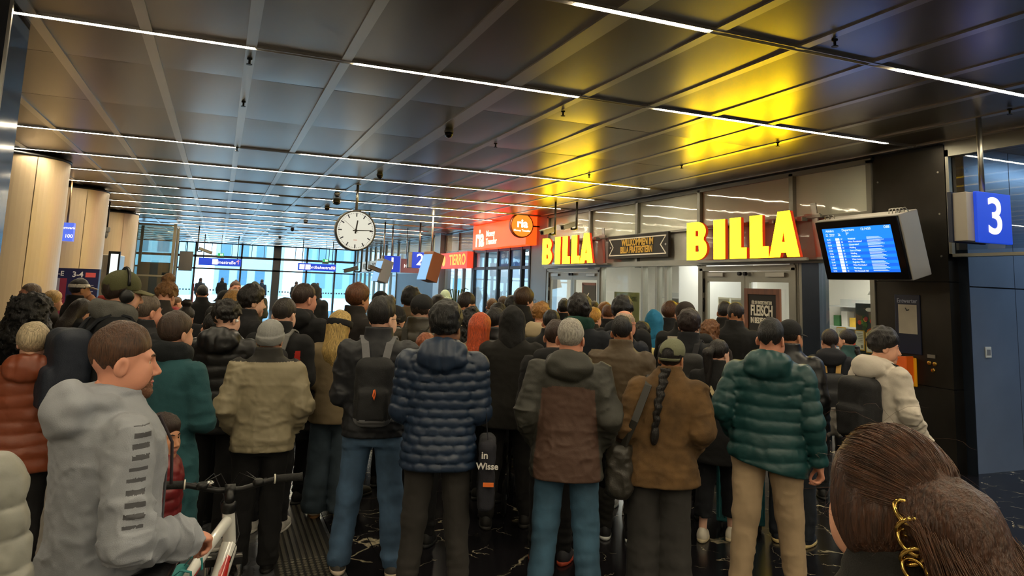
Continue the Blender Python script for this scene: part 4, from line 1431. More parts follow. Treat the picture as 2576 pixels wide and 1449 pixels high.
def shop_letters(y0, y1, zb, h, lb, x=7.50):
    t = empty('illuminated_sign', (0, 0, 0), label=lb, cat='sign', group='large illuminated yellow letters over the shop doors')
    W = y0-y1
    lay = [('B', .0, .212), ('I', .278, .110), ('L', .432, .150), ('L', .610, .155), ('A', .770, .230)]
    for ch, u, wd in lay:
        letter(ch, wd*W, h*(1.03 if ch == 'A' else 1), (x, y0-u*W, zb), t)
    MB().box((x+.16, y1-.35, zb-.035), (XW-.06, y0+.05, zb-.005)).box((x+.02, y1-.1, zb-.05), (x+.06, y0+.03, zb-.012)).build('ledge', frame_m, t)
    rl = MB().box((x+.18, y1-.2, zb+h*.86), (x+.22, y0-.1, zb+h*.92))
    for k in range(5):
        yy = y0-.25-k*(W-.35)/4
        rl.box((x+.10, yy-.05, zb+h*.80), (x+.20, yy+.05, zb+h*.88))
    rl.build('rail', frame_m, t)
    fn = MB()
    fn.prism([(0, 0), (.10, 0), (.0, .82*h/.66), (-.10, .82*h/.66)], (x+.22, y1-.08, zb-.03), RY, UZ, .02)
    fn.obox((x+.22, y1-.02, zb+h*.92), (.015, 0, 0), (0, .14, 0), (0, 0, .022))
    fn.build('side_fin', steel, t)
    return t
shop_letters(10.28, 7.67, 2.475, .645, 'large glowing yellow block letters with red edges over the nearer double door')
shop_letters(16.29, 13.66, 2.485, .645, 'glowing yellow block letters with red edges over the farther door, beside the welcome board')

# welcome board
def hand_text(body, size, m, o, par, sx=.9, fat=.006, name='lettering'):
    return text(name, body, size, m, o, RY, UZ, par, .003, fat, sx=sx)
t = empty('welcome_board', (0, 0, 0), label='dark board with white ribbon outline and yellow hand lettering between the two yellow signs', cat='sign')
X0 = 7.72
MB().box((X0, 11.16, 2.57), (X0+.05, 13.38, 3.045)).build('board', mat('board_charcoal', '#2c2823', .7, bump=.1, scale=30), t)
rb = MB()
def stroke(a, b_, wd=.022):
    a, b_ = np.array(a, float), np.array(b_, float)
    d_ = (b_-a)/np.linalg.norm(b_-a)
    n_ = np.array([-d_[1], d_[0]])*wd/2
    a = a-d_*wd*.4; b_ = b_+d_*wd*.4
    pts = [a-n_, b_-n_, b_+n_, a+n_]
    rb.prism([tuple(p) for p in pts], (X0-.004, 12.27, 2.807), RY, UZ, .004)
out = [(-1.06, .17), (1.04, .17), (.86, 0), (1.04, -.17), (-1.06, -.17), (-.90, 0)]
for a, b_ in zip(out, out[1:]+out[:1]): stroke(a, b_)
rb.build('ribbon_outline', mat('chalk_white', '#e8e2d2', .7), t)
by = mat('chalk_yellow', '#e3b347', .6)
hand_text('WILLKOMMEN IM', .185, by, (X0-.006, 12.23, 2.885), t, .80)
hand_text('BILLA PRATERSTERN', .185, by, (X0-.006, 12.27, 2.735), t, .70)
sc = MB()
for yy in (13.28, 11.24):
    sc.lathe([(.022, 0), (.022, -.006)], (X0, yy, 2.807), 'x', 12)
sc.build('screw_cap', steel, t)

# meat board on the door, direction board, green poster
t = empty('framed_chalkboard', (0, 0, 0), label='brown framed chalkboard with white lettering FLEISCH on the nearer door leaf', cat='sign')
MB().box((XW-.05, 8.42, .72), (XW-.03, 9.12, 1.96)).build('slate', mat('slate', '#25211e', .8, bump=.1, scale=30), t)
MB().box((XW-.065, 8.38, .66), (XW-.03, 8.46, 2.02)).box((XW-.065, 9.08, .66), (XW-.03, 9.16, 2.02)).box((XW-.065, 8.46, 1.93), (XW-.03, 9.08, 2.02)).box((XW-.065, 8.46, .66), (XW-.03, 9.08, .75)).build('wooden_frame', mat('brown_wood', '#6e3d1e', .5, bump=.2, scale=30, var=.25, stretch=(1, 1, .1)), t)
ch = mat('chalk_white', '#e8e2d2', .7)
hand_text('FÜR SIE EINGESCHNITTEN', .075, ch, (XW-.054, 8.78, 1.80), t, .50, .001)
hand_text('FLEISCH', .225, ch, (XW-.054, 8.78, 1.675), t, .60, .006)
hand_text('IN BEDIENUNG.', .125, ch, (XW-.054, 8.78, 1.525), t, .55, .003)
t = empty('direction_board', (0, 0, 0), label='narrow dark board with a white curved arrow on the farther door leaf', cat='sign')
MB().box((XW-.05, 14.05, .8), (XW-.03, 14.62, 2.0)).build('slate', mat('slate_grey', '#3b3936', .8), t)
MB().box((XW-.055, 14.62, .78), (XW-.03, 14.68, 2.04)).box((XW-.055, 14.05, 2.0), (XW-.03, 14.68, 2.06)).build('frame', mat('brown_wood', '#6e3d1e', .5), t)
MB().tube([(XW-.055, 14.18, 1.58), (XW-.055, 14.25, 1.68), (XW-.055, 14.40, 1.75)], .010, 6).tube([(XW-.055, 14.34, 1.82), (XW-.055, 14.42, 1.76), (XW-.055, 14.38, 1.67)], .010, 6).build('arrow', ch, t)
MB().box((XW-.055, 14.20, 1.50), (XW-.05, 14.46, 1.53)).box((XW-.055, 14.12, 1.36), (XW-.05, 14.54, 1.37)).tube([(XW-.055, 14.27, 1.37), (XW-.055, 14.30, 1.44), (XW-.055, 14.37, 1.45), (XW-.055, 14.41, 1.38)], .008, 6).build('lettering', ch, t)
t = empty('green_poster', (0, 0, 0), label='olive green poster with faint block lettering behind the middle glass pane', cat='poster')
MB().box((XW+.10, 12.50, .0), (XW+.115, 13.48, 1.88)).build('sheet', mat('poster_olive', '#5d5a22', .6, var=.2, scale=6), t)
og = mat('poster_olive_dark', '#37390f', .7)
hand_text('HEIDELBEEREN GÜNSTIG', .13, og, (XW+.098, 12.99, 1.74), t, .55, .002)
hand_text('IT’S GREEN', .13, og, (XW+.098, 12.99, 1.58), t, .75, .002)
MB().box((XW+.097, 12.60, 1.05), (XW+.10, 13.35, 1.30)).build('print', og, t)
t = empty('door_notices', (0, 0, 0), label='two white-framed grey paper sheets inside the left leaf of the nearer door', cat='notice')
for k, yy in enumerate((9.78, 9.46)):
    MB().box((XW+.04, yy-.15, 1.42), (XW+.045, yy+.15, 1.86)).build('frame', mat('notice_paper', '#e6e2d6', .7), t)
    MB().box((XW+.036, yy-.125, 1.46), (XW+.042, yy+.125, 1.83)).build('sheet', mat('notice_grey', '#a59f92', .7, var=.15, scale=9), t)

# orange money transfer shop
orange = mat('orange_panel', '#c8401a', .35)
_p = orange.node_tree.nodes['Principled BSDF']
_p.inputs['Emission Color'].default_value = (1.0, .055, .005, 1)
_p.inputs['Emission Strength'].default_value = 1.9
sign_w = emit('sign_cream', (1.0, .86, .55), 2.2)
t = empty('shop_sign', (0, 0, 0), label='long glowing orange box sign with rounded white lettering under the ceiling', cat='sign')
MB().box((7.50, 17.38, 3.03), (8.1, 21.68, 3.79)).build('box', orange, t, bevel=.01)
text('lettering', 'ria', .78, sign_w, (7.494, 21.02, 3.36), RY, UZ, t, .003, .020, sx=.95)
text('lettering', 'Money\nTransfer', .27, sign_w, (7.494, 20.45, 3.35), RY, UZ, t, .003, .001, align='LEFT', sx=1.0)
t = empty('projecting_sign', (0, 0, 0), label='round orange lit projecting sign in front of the long orange box', cat='sign')
C0 = (7.30, 17.25, 3.52)
MB().lathe([(.30, -.07), (.33, -.06), (.33, .06), (.30, .07)], C0, 'y', 40).build('drum', mat('drum_rim', '#8a3a16', .4), t)
MB().lathe([(.001, -.072), (.30, -.072)], C0, 'y', 40).build('face', emit('round_orange', (1, .20, .02), 1.3), t)
text('lettering', 'ria', .30, emit('sign_white', (1, .93, .72), 1.8), (7.30, 17.17, 3.56), (1, 0, 0), UZ, t, .003, .010)
text('lettering', 'Money Transfer', .075, emit('sign_white', (1, .93, .72), 1.8), (7.30, 17.17, 3.38), (1, 0, 0), UZ, t, .002, .001)
MB().tube([(7.62, 17.25, 3.52), (7.90, 17.25, 3.52)], .02, 8).build('bracket', dark_frame, t)

# dark framed fronts below the orange sign
fr = MB()
for y in (17.78, 18.35, 19.25, 20.2, 21.3, 22.4):
    fr.box((XW-.05, y-.05, 0), (XW+.06, y+.05, 3.03))
for z in (.25, 1.0, 2.45, 3.0):
    fr.box((XW-.04, 17.78, z-.05), (XW+.05, 22.4, z+.04))
struct('trim_120', fr, dark_frame)
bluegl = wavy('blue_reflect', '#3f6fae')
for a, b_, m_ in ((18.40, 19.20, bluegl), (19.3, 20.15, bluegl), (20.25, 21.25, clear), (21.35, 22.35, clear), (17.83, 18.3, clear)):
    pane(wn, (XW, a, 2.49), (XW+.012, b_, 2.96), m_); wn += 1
    pane(wn, (XW, a, .30), (XW+.012, b_, 2.40), clear); wn += 1
struct('wall_shop_b', MB().box((10.5, 17.3, 0), (10.6, 26.2, 3.03)).box((XW+.1, 22.42, 0), (10.6, 22.5, 3.03)), mat('shop_wall_cool', '#aebfcc', .7))
struct('ceiling_shop_b', MB().box((XW+.1, 17.2, 3.0), (10.6, 26.2, 3.06)), inn)
struct('wall_reveal', MB().box((XW-.03, 16.72, 0), (XW+.3, 17.72, 3.78)), mat('reveal_grey', '#6d6f70', .4, .5))
for i, (x, y, lb) in enumerate([(9.2, 18.8, 'cool white ceiling panel inside the money transfer shop, nearer one'), (9.2, 21.2, 'cool white ceiling panel inside the money transfer shop, farther one'), (9.2, 24.2, 'cool white ceiling panel inside the red-signed shop')]):
    t = empty('shop_light', (x, y, 2.99), label=lb, cat='ceiling light', group='ceiling panels inside the shops')
    MB().box((-.6, -.9, -.02), (.6, .9, -.005)).build('diffuser', emit('shop_panel_cool', (.75, .90, 1), 7), t)
    MB().box((-.64, -.94, -.012), (.64, .94, 0)).build('frame', frame_m, t)
# red shop
t = empty('shop_sign', (0, 0, 0), label='red glowing fascia with orange lettering beyond the orange sign', cat='sign')
MB().box((7.62, 22.55, 2.46), (7.84, 25.66, 3.02)).build('panel', emit('red_fascia', (1.0, .07, .03), .8), t)
text('lettering', 'TIERRO', .52, emit('fascia_letters', (1, .42, .05), 1.2), (7.614, 23.6, 2.74), RY, UZ, t, .003, .012, sx=1.05)
MB().prism([(.2*math.cos(a*math.pi/10), .2*math.sin(a*math.pi/10)) for a in range(20)], (7.615, 25.2, 2.74), RY, UZ, .004).build('emblem', emit('fascia_letters', (1, .42, .05), 1.2), t)
fr = MB()
for y in (22.55, 23.5, 24.4, 25.6):
    fr.box((XW-.05, y-.05, 0), (XW+.06, y+.05, 2.46))
fr.box((XW-.05, 22.5, 3.02), (XW+.06, 25.7, 3.10))
for y in (22.5, 24.1, 25.66):
    fr.box((XW-.05, y-.04, 3.0), (XW+.06, y+.04, 3.74))
struct('trim_121', fr, frame_m)
for k, (a, b_) in enumerate(((22.6, 23.45), (23.55, 24.35), (24.45, 25.55))):
    pane(wn, (XW, a, .1), (XW+.012, b_, 2.4), clear); wn += 1
pane(wn, (XW, 22.55, 3.1), (XW+.012, 25.62, 3.72), upper_glass); wn += 1
struct('wall_grey_column', MB().box((7.62, 25.75, 0), (8.1, 26.5, ZC)), mat('grey_column', '#8f9192', .35, .5))
struct('wall_slate', MB().box((XW-.02, 26.5, 0), (XW+.2, 33.4, 2.30)), mat('slate_panel', '#2a3546', .45, var=.1, scale=2))
fr = MB().box((XW-.04, 26.5, 2.30), (XW+.06, 33.4, 2.38))
for y in (27.5, 29.5, 31.5, 33.4):
    fr.box((XW-.04, y-.04, 2.3), (XW+.06, y+.04, ZC))
struct('trim_122', fr, frame_m)
pane(wn, (XW, 26.5, 2.4), (XW+.012, 33.4, 3.74), upper_glass); wn += 1
fr = MB()
for k in range(9):
    y = 33.5+k*1.35
    fr.box((XW-.06, y-.06, 0), (XW+.06, y+.06, ZC))
fr.box((XW-.06, 33.5, 2.35), (XW+.06, 44.8, 2.42)).box((XW-.06, 33.5, 2.95), (XW+.06, 44.8, 3.02))
struct('trim_123', fr, frame_m)
pane(wn, (XW, 33.5, .1), (XW+.012, 44.8, 2.35), clear); wn += 1
pane(wn, (XW, 33.5, 3.02), (XW+.012, 44.8, 3.74), upper_glass); wn += 1
for k, (y, lb) in enumerate(((40.6, 'pale fascia panel with grey lettering near the far glass front, farther one'), (37.9, 'pale fascia panel with grey lettering near the far glass front, nearer one'))):
    t = empty('fascia_panel', (0, 0, 0), label=lb, cat='sign', group='pale fascia panels at the far end')
    MB().box((7.60, y-1.1, 2.42), (7.78, y+1.1, 2.98)).build('panel', mat('fascia_pale', '#cfc9bd', .5), t)
    text('lettering', 'INGS', .42, mat('fascia_grey', '#7d7468', .6), (7.594, y, 2.70), RY, UZ, t, .003, .01)

# hanging platform signs
sign_b = mat('sign_blue', '#12309c', .4)
_p = sign_b.node_tree.nodes['Principled BSDF']
_p.inputs['Emission Color'].default_value = (.01, .06, .62, 1)
_p.inputs['Emission Strength'].default_value = .55
sign_n = emit('sign_numeral', (1, .90, .80), 1.25)
def number_sign(x, y, num, sz, zc_, lb, pole=True):
    t = empty('platform_sign', (x, y, zc_), label=lb, cat='sign', group='blue platform number signs')
    h = sz/2
    MB().box((-h, -.04, -h), (h, .0, h)).build('face_panel', sign_b, t, bevel=.006)
    MB().box((-h-.10, .0, -h*.96), (h-.12, .14, h*.96)).build('casing', mat('sign_casing', '#9d968c', .4, .4), t, bevel=.005)
    MB().box((-h-.12, .14, -h), (h-.14, .18, h)).build('rear_panel', mat('sign_blue_dark', '#141d33', .4), t)
    text('numeral', num, sz*1.02, sign_n, (0, -.043, 0), (1, 0, 0), UZ, t, .002, .012*sz)
    MB().tube([(-.02, .06, h*.96), (-.02, .06, ZC-zc_)], .026, 10).build('pole', steel, t)
number_sign(7.03, 4.67, '3', .50, 2.757, 'blue square platform sign with white 3 on a steel pole near the black pillar')
number_sign(5.47, 24.2, '1', .55, 2.52, 'blue platform sign with white 1 hanging far down the hall right of the clock')
number_sign(5.83, 21.9, '2', .50, 2.62, 'blue platform sign with white 2, partly behind the tilted screen right of the clock')
t = empty('advert_panel', (6.08, 24.3, 2.50), label='pinkish lit advert panel with pale lettering beside the far blue number sign', cat='sign')
MB().box((-.28, -.03, -.26), (.50, .03, .22)).build('panel', mat('pink_panel', '#b08088', .5), t)
text('lettering', 'Ho Indig', .17, sign_n, (.12, -.034, -.03), (1, 0, 0), UZ, t, .002, .003)
MB().tube([(-.1, 0, .2), (-.1, 0, 1.3)], .015, 8).build('pole', steel, t)
t = empty('hanging_sign', (-3.02, 17.2, 2.70), label='small blue lit sign with white pictograms hanging between the round columns', cat='sign')
MB().box((-.14, -.10, -.19), (.14, .10, .19)).build('panel', emit('sign_blue_lit', (.10, .18, .85), .8), t)
text('lettering', '& Fernverk', .075, sign_n, (0, -.104, .08), (1, 0, 0), UZ, t, .002, .001)
text('lettering', '#1 100', .10, sign_n, (0, -.104, -.09), (1, 0, 0), UZ, t, .002, .001)
MB().tube([(.0, 0, .19), (.0, 0, 1.10)], .018, 8).build('pole', mat('pole_bronze', '#6d5a44', .4, .6), t)
t = empty('hanging_camera', (-2.92, 22.0, 3.0), label='small grey security camera on a pole in front of the third round column', cat='camera')
MB().tube([(0, 0, .08), (0, 0, .80)], .02, 8).build('pole', dark_frame, t)
MB().box((-.07, -.07, -.02), (.07, .07, .10)).lathe([(.05, -.02), (.045, -.10), (.02, -.2)], n=16).build('housing', mat('camera_grey', '#6e6c68', .5), t)

# departures screen
t = empty('departure_screen', (7.02, 6.24, 2.50), -math.pi/2, label='large tilted departures screen with blue timetable hanging before the right-hand window', cat='screen')
TI = R_(15)
# local: +X along the screen to the viewer's right, -Y towards the hall
cs, sn = math.cos(TI), math.sin(TI)
def sp(u, v, w_=0.0):       # u right, v up the tilted screen, w_ behind it
    return (u, v*-sn*1.0+w_*cs, v*cs+w_*sn)
def sbox(mb, u0, u1, v0, v1, w0, w1, mi=0):
    c = sp((u0+u1)/2, (v0+v1)/2, (w0+w1)/2)
    a0 = np.array(sp(0, 0, 0))
    return mb.obox(c, (np.array(sp(1, 0, 0))-a0)*(u1-u0)/2, (np.array(sp(0, 1, 0))-a0)*(v1-v0)/2, (np.array(sp(0, 0, 1))-a0)*(w1-w0)/2, mi)
sbox(MB(), -.585, .585, -.365, .365, .0, .10).build('bezel', mat('screen_bezel', '#08080a', .15), t, bevel=.006)
sbox(MB(), -.60, .60, -.38, .38, .035, .34).build('casing', mat('screen_casing', '#a9a59e', .45, .2), t, bevel=.012)
sbox(MB(), -.49, .49, -.275, .275, -.004, .002).build('display', emit('display_blue', (.004, .20, .95), 1.15), t)
bd = MB()
for k in range(12):
    if k % 2:
        sbox(bd, -.49, .49, .155-.0358*(k+1), .155-.0358*k, -.0055, -.0035)
bd.build('table_row', emit('display_blue_dark', (.002, .13, .78), 1.0), t)
wt = emit('display_white', (.80, .93, 1.0), 1.0)
def stext(s_, size, u, v, al='LEFT', sx=1.0):
    a0 = np.array(sp(0, 0, 0))
    return text('lettering', s_, size, wt, sp(u, v, -.006), np.array(sp(1, 0, 0))-a0, np.array(sp(0, 1, 0))-a0, t, .0008, 0, al, sx)
stext('Abfahrt', .042, -.44, .245); stext('Departure', .042, -.19, .245); stext('12:14:50', .042, .08, .245); stext('ÖBB', .040, .40, .25)
stext('Zeit\ntime', .020, -.45, .195); stext('Bahnsteig\nplatform', .020, -.39, .195); stext('Zug\ntrain', .020, -.26, .195); stext('Nach\nto', .020, -.14, .20)
rows = [('12:15', 'S7', 'Wolfsthal'), ('12:17', 'S2', 'Wien Floridsdorf'), ('12:20', 'S1', 'Gänserndorf'), ('12:21', 'S4', 'Mödling'), ('12:25', 'S2', 'Laa a.d.Thaya'), ('12:26', 'S3', 'Mödling'), ('12:28', 'S3', 'Hollabrunn'), ('12:30', 'S1', 'Wien Liesing'), ('12:45', 'S7', 'Flughafen Wien'), ('12:47', 'S7', 'Wien Floridsdorf'), ('12:50', 'S1', 'Marchegg'), ('12:51', 'S3', 'Wr.Neustadt Hbf')]
bx_ = MB()
for k, (tm, ln, to) in enumerate(rows):
    v = .155-.0358*k-.018
    stext(tm, .027, -.45, v); stext(ln, .026, -.235, v); stext(to, .028, -.13, v)
    sbox(bx_, -.315, -.255, v-.015, v+.015, -.0065, -.0045)
    for j in range(3 if k not in (3, 7, 11) else 2):
        L_ = .17+.06*((k*3+j*5) % 4)/3
        sbox(bx_, .14, .14+L_, v+.009-.010*j, v+.0125-.010*j, -.0065, -.0045)
bx_.build('table_print', wt, t)
hk = MB()
for k in range(4):
    hk.tube([sp(.42+.045*k, .38, .10), sp(.42+.045*k, .43, .12), sp(.46+.045*k, .43, .16), sp(.46+.045*k, .38, .2)], .006, 6)
for k in range(2):
    hk.tube([sp(-.50+.07*k, .38, .10), sp(-.50+.07*k, .42, .10), sp(-.46+.07*k, .42, .12), sp(-.46+.07*k, .38, .14)], .006, 6)
hk.build('hook', steel, t)
MB().box((-.40, .30, -.06), (-.32, .83, .0)).box((.05, .30, -.06), (.13, .83, .0)).build('bracket', steel, t)
# far screens
for x, y, z, rz, c, lb, sz in ((5.30, 19.2, 2.36, -1.28, '#7a4a34', 'tilted information screen with rust brown side far right of the clock', .40), (4.68, 22.6, 2.24, -1.28, '#7d7f80', 'tilted information screen with pale side, next to the far number one sign', .36)):
    t = empty('information_screen', (x, y, z), rz, label=lb, cat='screen', group='tilted information screens far down the hall')
    MB().obox((0, .15, 0), (sz*.62, 0, 0), (0, .19*.96, -.19*.26), (0, sz*.26, sz*.96)).build('casing', mat('casing_'+c[1:], c, .5), t, bevel=.01)
    MB().obox((0, -.045, 0), (sz*.56, 0, 0), (0, .006*.96, -.006*.26), (0, sz*.24, sz*.88)).build('display', emit('far_display', (.25, .55, .95), .8), t)
    MB().tube([(0, .15, sz*.8), (0, .15, ZC-z)], .025, 8).build('hanger', steel, t)

# clock
t = empty('station_clock', (2.375, 13.9, 2.875), R_(4), label='round white-faced station clock on a ceiling pole showing quarter past twelve', cat='clock')
MB().lathe([(.366, -.055), (.370, -.080), (.395, -.076), (.395, .075), (.36, .07)], (0, 0, 0), 'y', 56).build('case', mat('clock_case', '#4d4a45', .35, .7), t)
MB().lathe([(.001, -.066), (.365, -.066)], (0, 0, 0), 'y', 56).build('face', emit('clock_face', (.93, .90, .74), .62), t)
tk = MB()
for k in range(60):
    a = R_(6*k)
    ln, wd = (.075, .011) if k % 5 == 0 else (.022, .0035)
    c = np.array([math.sin(a), 0, math.cos(a)])
    sdv = np.array([math.cos(a), 0, -math.sin(a)])
    tk.obox(c*(.345-ln/2)+np.array([0, -.0675, 0]), sdv*wd, c*ln/2, (0, .0012, 0))
tk.build('dial_print', mat('clock_ink', '#14152a', .5), t)
def hand(name, deg, l0, l1, w0, w1, m_, dy):
    a = R_(deg)
    c = np.array([math.sin(a), 0, math.cos(a)]); sdv = np.array([math.cos(a), 0, -math.sin(a)])
    b0, b1 = -c*l0, c*l1
    v = [b0-sdv*w0, b0+sdv*w0, b1+sdv*w1, b1-sdv*w1]
    y0, y1 = np.array([0, dy, 0]), np.array([0, dy-.003, 0])
    MB().add([p+y0 for p in v]+[p+y1 for p in v], [(0, 1, 2, 3), (7, 6, 5, 4), (0, 4, 5, 1), (1, 5, 6, 2), (2, 6, 7, 3), (3, 7, 4, 0)]).build(name, m_, t)
ink = mat('clock_ink', '#14152a', .5)
hand('hour_hand', 7.2, .06, .20, .017, .012, mat('hand_black', '#0c0a0a', .5), -.070)
hand('minute_hand', 87, .06, .31, .012, .008, mat('hand_black', '#0c0a0a', .5), -.074)
hand('second_hand', 308, .06, .30, .003, .0025, mat('hand_brown', '#4a2a18', .5), -.078)
MB().lathe([(.028, -.069), (.026, -.082)], (0, 0, 0), 'y', 20).build('hub', mat('hand_black', '#0c0a0a', .5), t)
MB().box((-.035, -.0685, -.19), (.035, -.067, -.178)).build('maker_mark', mat('mark_red', '#c05a4a', .6), t)
MB().tube([(0, 0, .39), (0, 0, ZC-2.875)], .026, 12).build('pole', steel, t)
MB().lathe([(.06, .90), (.06, .925)], n=20).build('ceiling_plate', steel, t)

# camera pairs on poles
def bullet(x, y, z, az, lb, ln=.36, top_=None, c='#8b8570'):
    t = empty('security_camera', (x, y, z), az, label=lb, cat='camera', group='bullet cameras on ceiling poles')
    tl = R_(-16)
    d_ = np.array([0, math.cos(tl), math.sin(tl)]); u_ = np.array([0, -math.sin(tl), math.cos(tl)])
    MB().obox(d_*ln*.3, (.055, 0, 0), d_*ln/2, u_*.05).obox(d_*ln*.33+u_*.055, (.066, 0, 0), d_*ln*.55, u_*.006).build('housing', mat('camera_shell_'+c[1:], c, .45), t, bevel=.008)
    MB().lathe([(.04, .0), (.035, .01)], tuple(d_*ln*.805), 'y', 16).build('lens', mat('lens_black', '#060608', .1), t)
    MB().tube([(0, 0, -.02), (0, 0, -.09), (0, -.10, -.09), (0, -.16, -.06)], .022, 8).build('bracket', dark_frame, t)
    MB().tube([(0, -.16, -.09), (0, -.16, ZC-z)], .024, 10).build('pole', mat('camera_pole', '#4f4b45', .4, .6), t)
bullet(6.62, 14.0, 3.16, 2.0, 'bullet camera on a pole over the farther yellow letters, left of the pair')
bullet(6.98, 13.7, 3.28, 1.9, 'bullet camera on a pole over the farther yellow letters, right of the pair')
bullet(-.72, 30.5, 2.90, -1.1, 'bullet camera on a dark pole left of the far blue station sign', .55)
bullet(3.6, 20.6, 2.25, 1.2, 'small double bullet camera on a pole just below the clock, left one', .4, c='#4a4640')
bullet(4.05, 20.6, 2.30, -1.2, 'small double bullet camera on a pole just below the clock, right one', .4, c='#4a4640')

# validator poster, orange validator, key switches, socket
t = empty('validator_poster', (0, 0, 0), label='dark blue poster case headed Entwerter with a pale sheet on the black pillar', cat='poster')
MB().box((XW-.035, 6.10, 1.28), (XW-.02, 6.44, 1.99)).build('case', mat('case_navy', '#10162f', .35), t, bevel=.004)
MB().box((XW-.040, 6.14, 1.52), (XW-.034, 6.39, 1.87)).build('sheet', mat('sheet_pale', '#a59c8c', .7, var=.08, scale=6), t)
text('lettering', 'Entwerter', .075, mat('case_letters', '#8e90a0', .6), (XW-.036, 6.27, 1.915), RY, UZ, t, .001, .001, sx=.9)
MB().tube([(XW-.042, 6.29, 1.83), (XW-.042, 6.27, 1.80), (XW-.042, 6.24, 1.81)], .006, 6).build('mark', dark_frame, t)
t = empty('ticket_validator', (0, 0, 0), label='orange ticket validator box on a yellow back plate on the black pillar', cat='validator')
MB().box((XW-.05, 6.17, .90), (XW-.02, 6.36, 1.24)).build('back_plate', mat('validator_yellow', '#e0a010', .45), t, bevel=.012)
MB().prism([(-.14, -.15), (.10, -.17), (.10, .16), (-.14, .13)], (XW-.17, 6.30, 1.10), RY, UZ, -.13*-1).build('box', mat('validator_orange', '#e8641a', .4), t, bevel=.01)
MB().box((XW-.175, 6.33, 1.065), (XW-.168, 6.41, 1.095)).build('slot', dark_frame, t)
MB().box((XW-.176, 6.345, 1.10), (XW-.170, 6.375, 1.115)).build('status_light', emit('led_green', (.2, 1, .1), 3), t)
t = empty('key_switches', (0, 0, 0), label='cluster of small brass key switches on the black pillar right of the validator', cat='switch')
MB().box((XW-.03, 5.93, 1.26), (XW-.02, 6.03, 1.30)).build('label_plate', steel, t)
ks = mat('brass', '#c09a4a', .3, 1.0)
for yy, z in ((6.01, 1.20), (5.94, 1.195), (5.965, 1.12)):
    MB().lathe([(.024, 0), (.024, -.012), (.008, -.012)], (XW-.02, yy, z), 'x', 16).build('lock', ks, t)
t = empty('wall_socket', (8.40, 5.70, 1.355), label='white square socket plate on the blue-grey corridor panels', cat='socket')
MB().box((-.05, -.012, -.062), (.05, 0, .062)).build('plate', mat('socket_white', '#d0cfca', .4), t, bevel=.003)
MB().box((-.028, -.016, -.035), (.028, -.012, .03)).build('insert', mat('socket_grey', '#77787c', .4), t)

# left: info wall, ticket machine, lift
t = empty('information_board', (-2.62, 16.4, 0), R_(-8), label='dark blue information board headed 3-4 with a red and white plan by the columns', cat='board')
MB().box((-.42, -.05, 0), (.42, .05, 1.95)).build('panel', mat('board_navy', '#141a4a', .4), t)
nb = mat('board_white', '#d8d8e0', .5)
text('numeral', '3-4', .15, nb, (.04, -.053, 1.83), (1, 0, 0), UZ, t, .001, .003)
text('numeral', 'A-E', .13, nb, (-.30, -.053, 1.84), (1, 0, 0), UZ, t, .001, .002)
MB().box((.18, -.055, 1.785), (.36, -.05, 1.875)).build('badge', mat('badge_red', '#d0555a', .5), t)
MB().box((-.44, -.058, .9), (-.26, -.05, 1.75)).build('plan_sheet', mat('plan_grey', '#8d8aa0', .5), t)
MB().box((-.26, -.059, .9), (-.14, -.05, 1.75)).build('plan_stripe', mat('plan_red', '#7a2340', .5), t)
bl = MB()
for k in range(10):
    bl.box((.20, -.054, 1.62-k*.06), (.34, -.05, 1.63-k*.06))
bl.box((.16, -.054, 1.0), (.165, -.05, 1.66))
bl.build('print', nb, t)
t = empty('ticket_machine', (-2.75, 21.8, 0), R_(-5), label='tall silver ticket machine with a lit panel beside the third column', cat='ticket machine')
MB().box((-.35, -.25, 0), (.30, .30, 2.35)).build('casing', steel, t, bevel=.02)
MB().box((.02, -.29, 1.55), (.30, -.22, 2.45)).build('screen_frame', dark_frame, t)
MB().box((.08, -.295, 1.65), (.26, -.29, 2.38)).build('display', emit('machine_screen', (.85, .95, .9), .9), t)
MB().box((-.25, -.255, 1.9), (-.08, -.25, 2.15)).build('plate', mat('plate_grey', '#7f7b74', .5), t)
t = empty('lift_shaft', (-2.2, 28.6, 0), label='glass lift shaft with steel frame at the far left end of the columns', cat='lift')
lf = MB()
for x, y in ((-.6, -.6), (.62, -.6), (.62, 1.4), (-.6, 1.4)):
    lf.box((x-.05, y-.05, 0), (x+.05, y+.05, 3.68))
for z in (1.82, 3.62):
    lf.box((-.6, -.63, z-.03), (.62, -.57, z+.03)).box((.59, -.6, z-.03), (.65, 1.4, z+.03))
lf.build('frame', mat('lift_frame', '#8d8672', .4, .6), t)
MB().box((-.55, -.61, .05), (.57, -.60, 3.6)).box((.61, -.55, .05), (.62, 1.35, 3.6)).build('pane', glass('lift_glass', (.55, .60, .55), .12), t)
MB().box((-.5, .2, .1), (.5, 1.3, 2.3)).build('cabin', mat('lift_cabin', '#5d6157', .5), t)
t = empty('hanging_board', (-.55, 44.3, 2.65), label='brown-grey loudspeaker panel hanging by the far left glass', cat='board')
MB().box((-1.6, -.1, -.55), (-.9, .1, .55)).build('panel', mat('board_taupe', '#5d544a', .6), t)
MB().tube([(-1.25, 0, .5), (-1.25, 0, 1.1)], .03, 8).build('hanger', dark_frame, t)

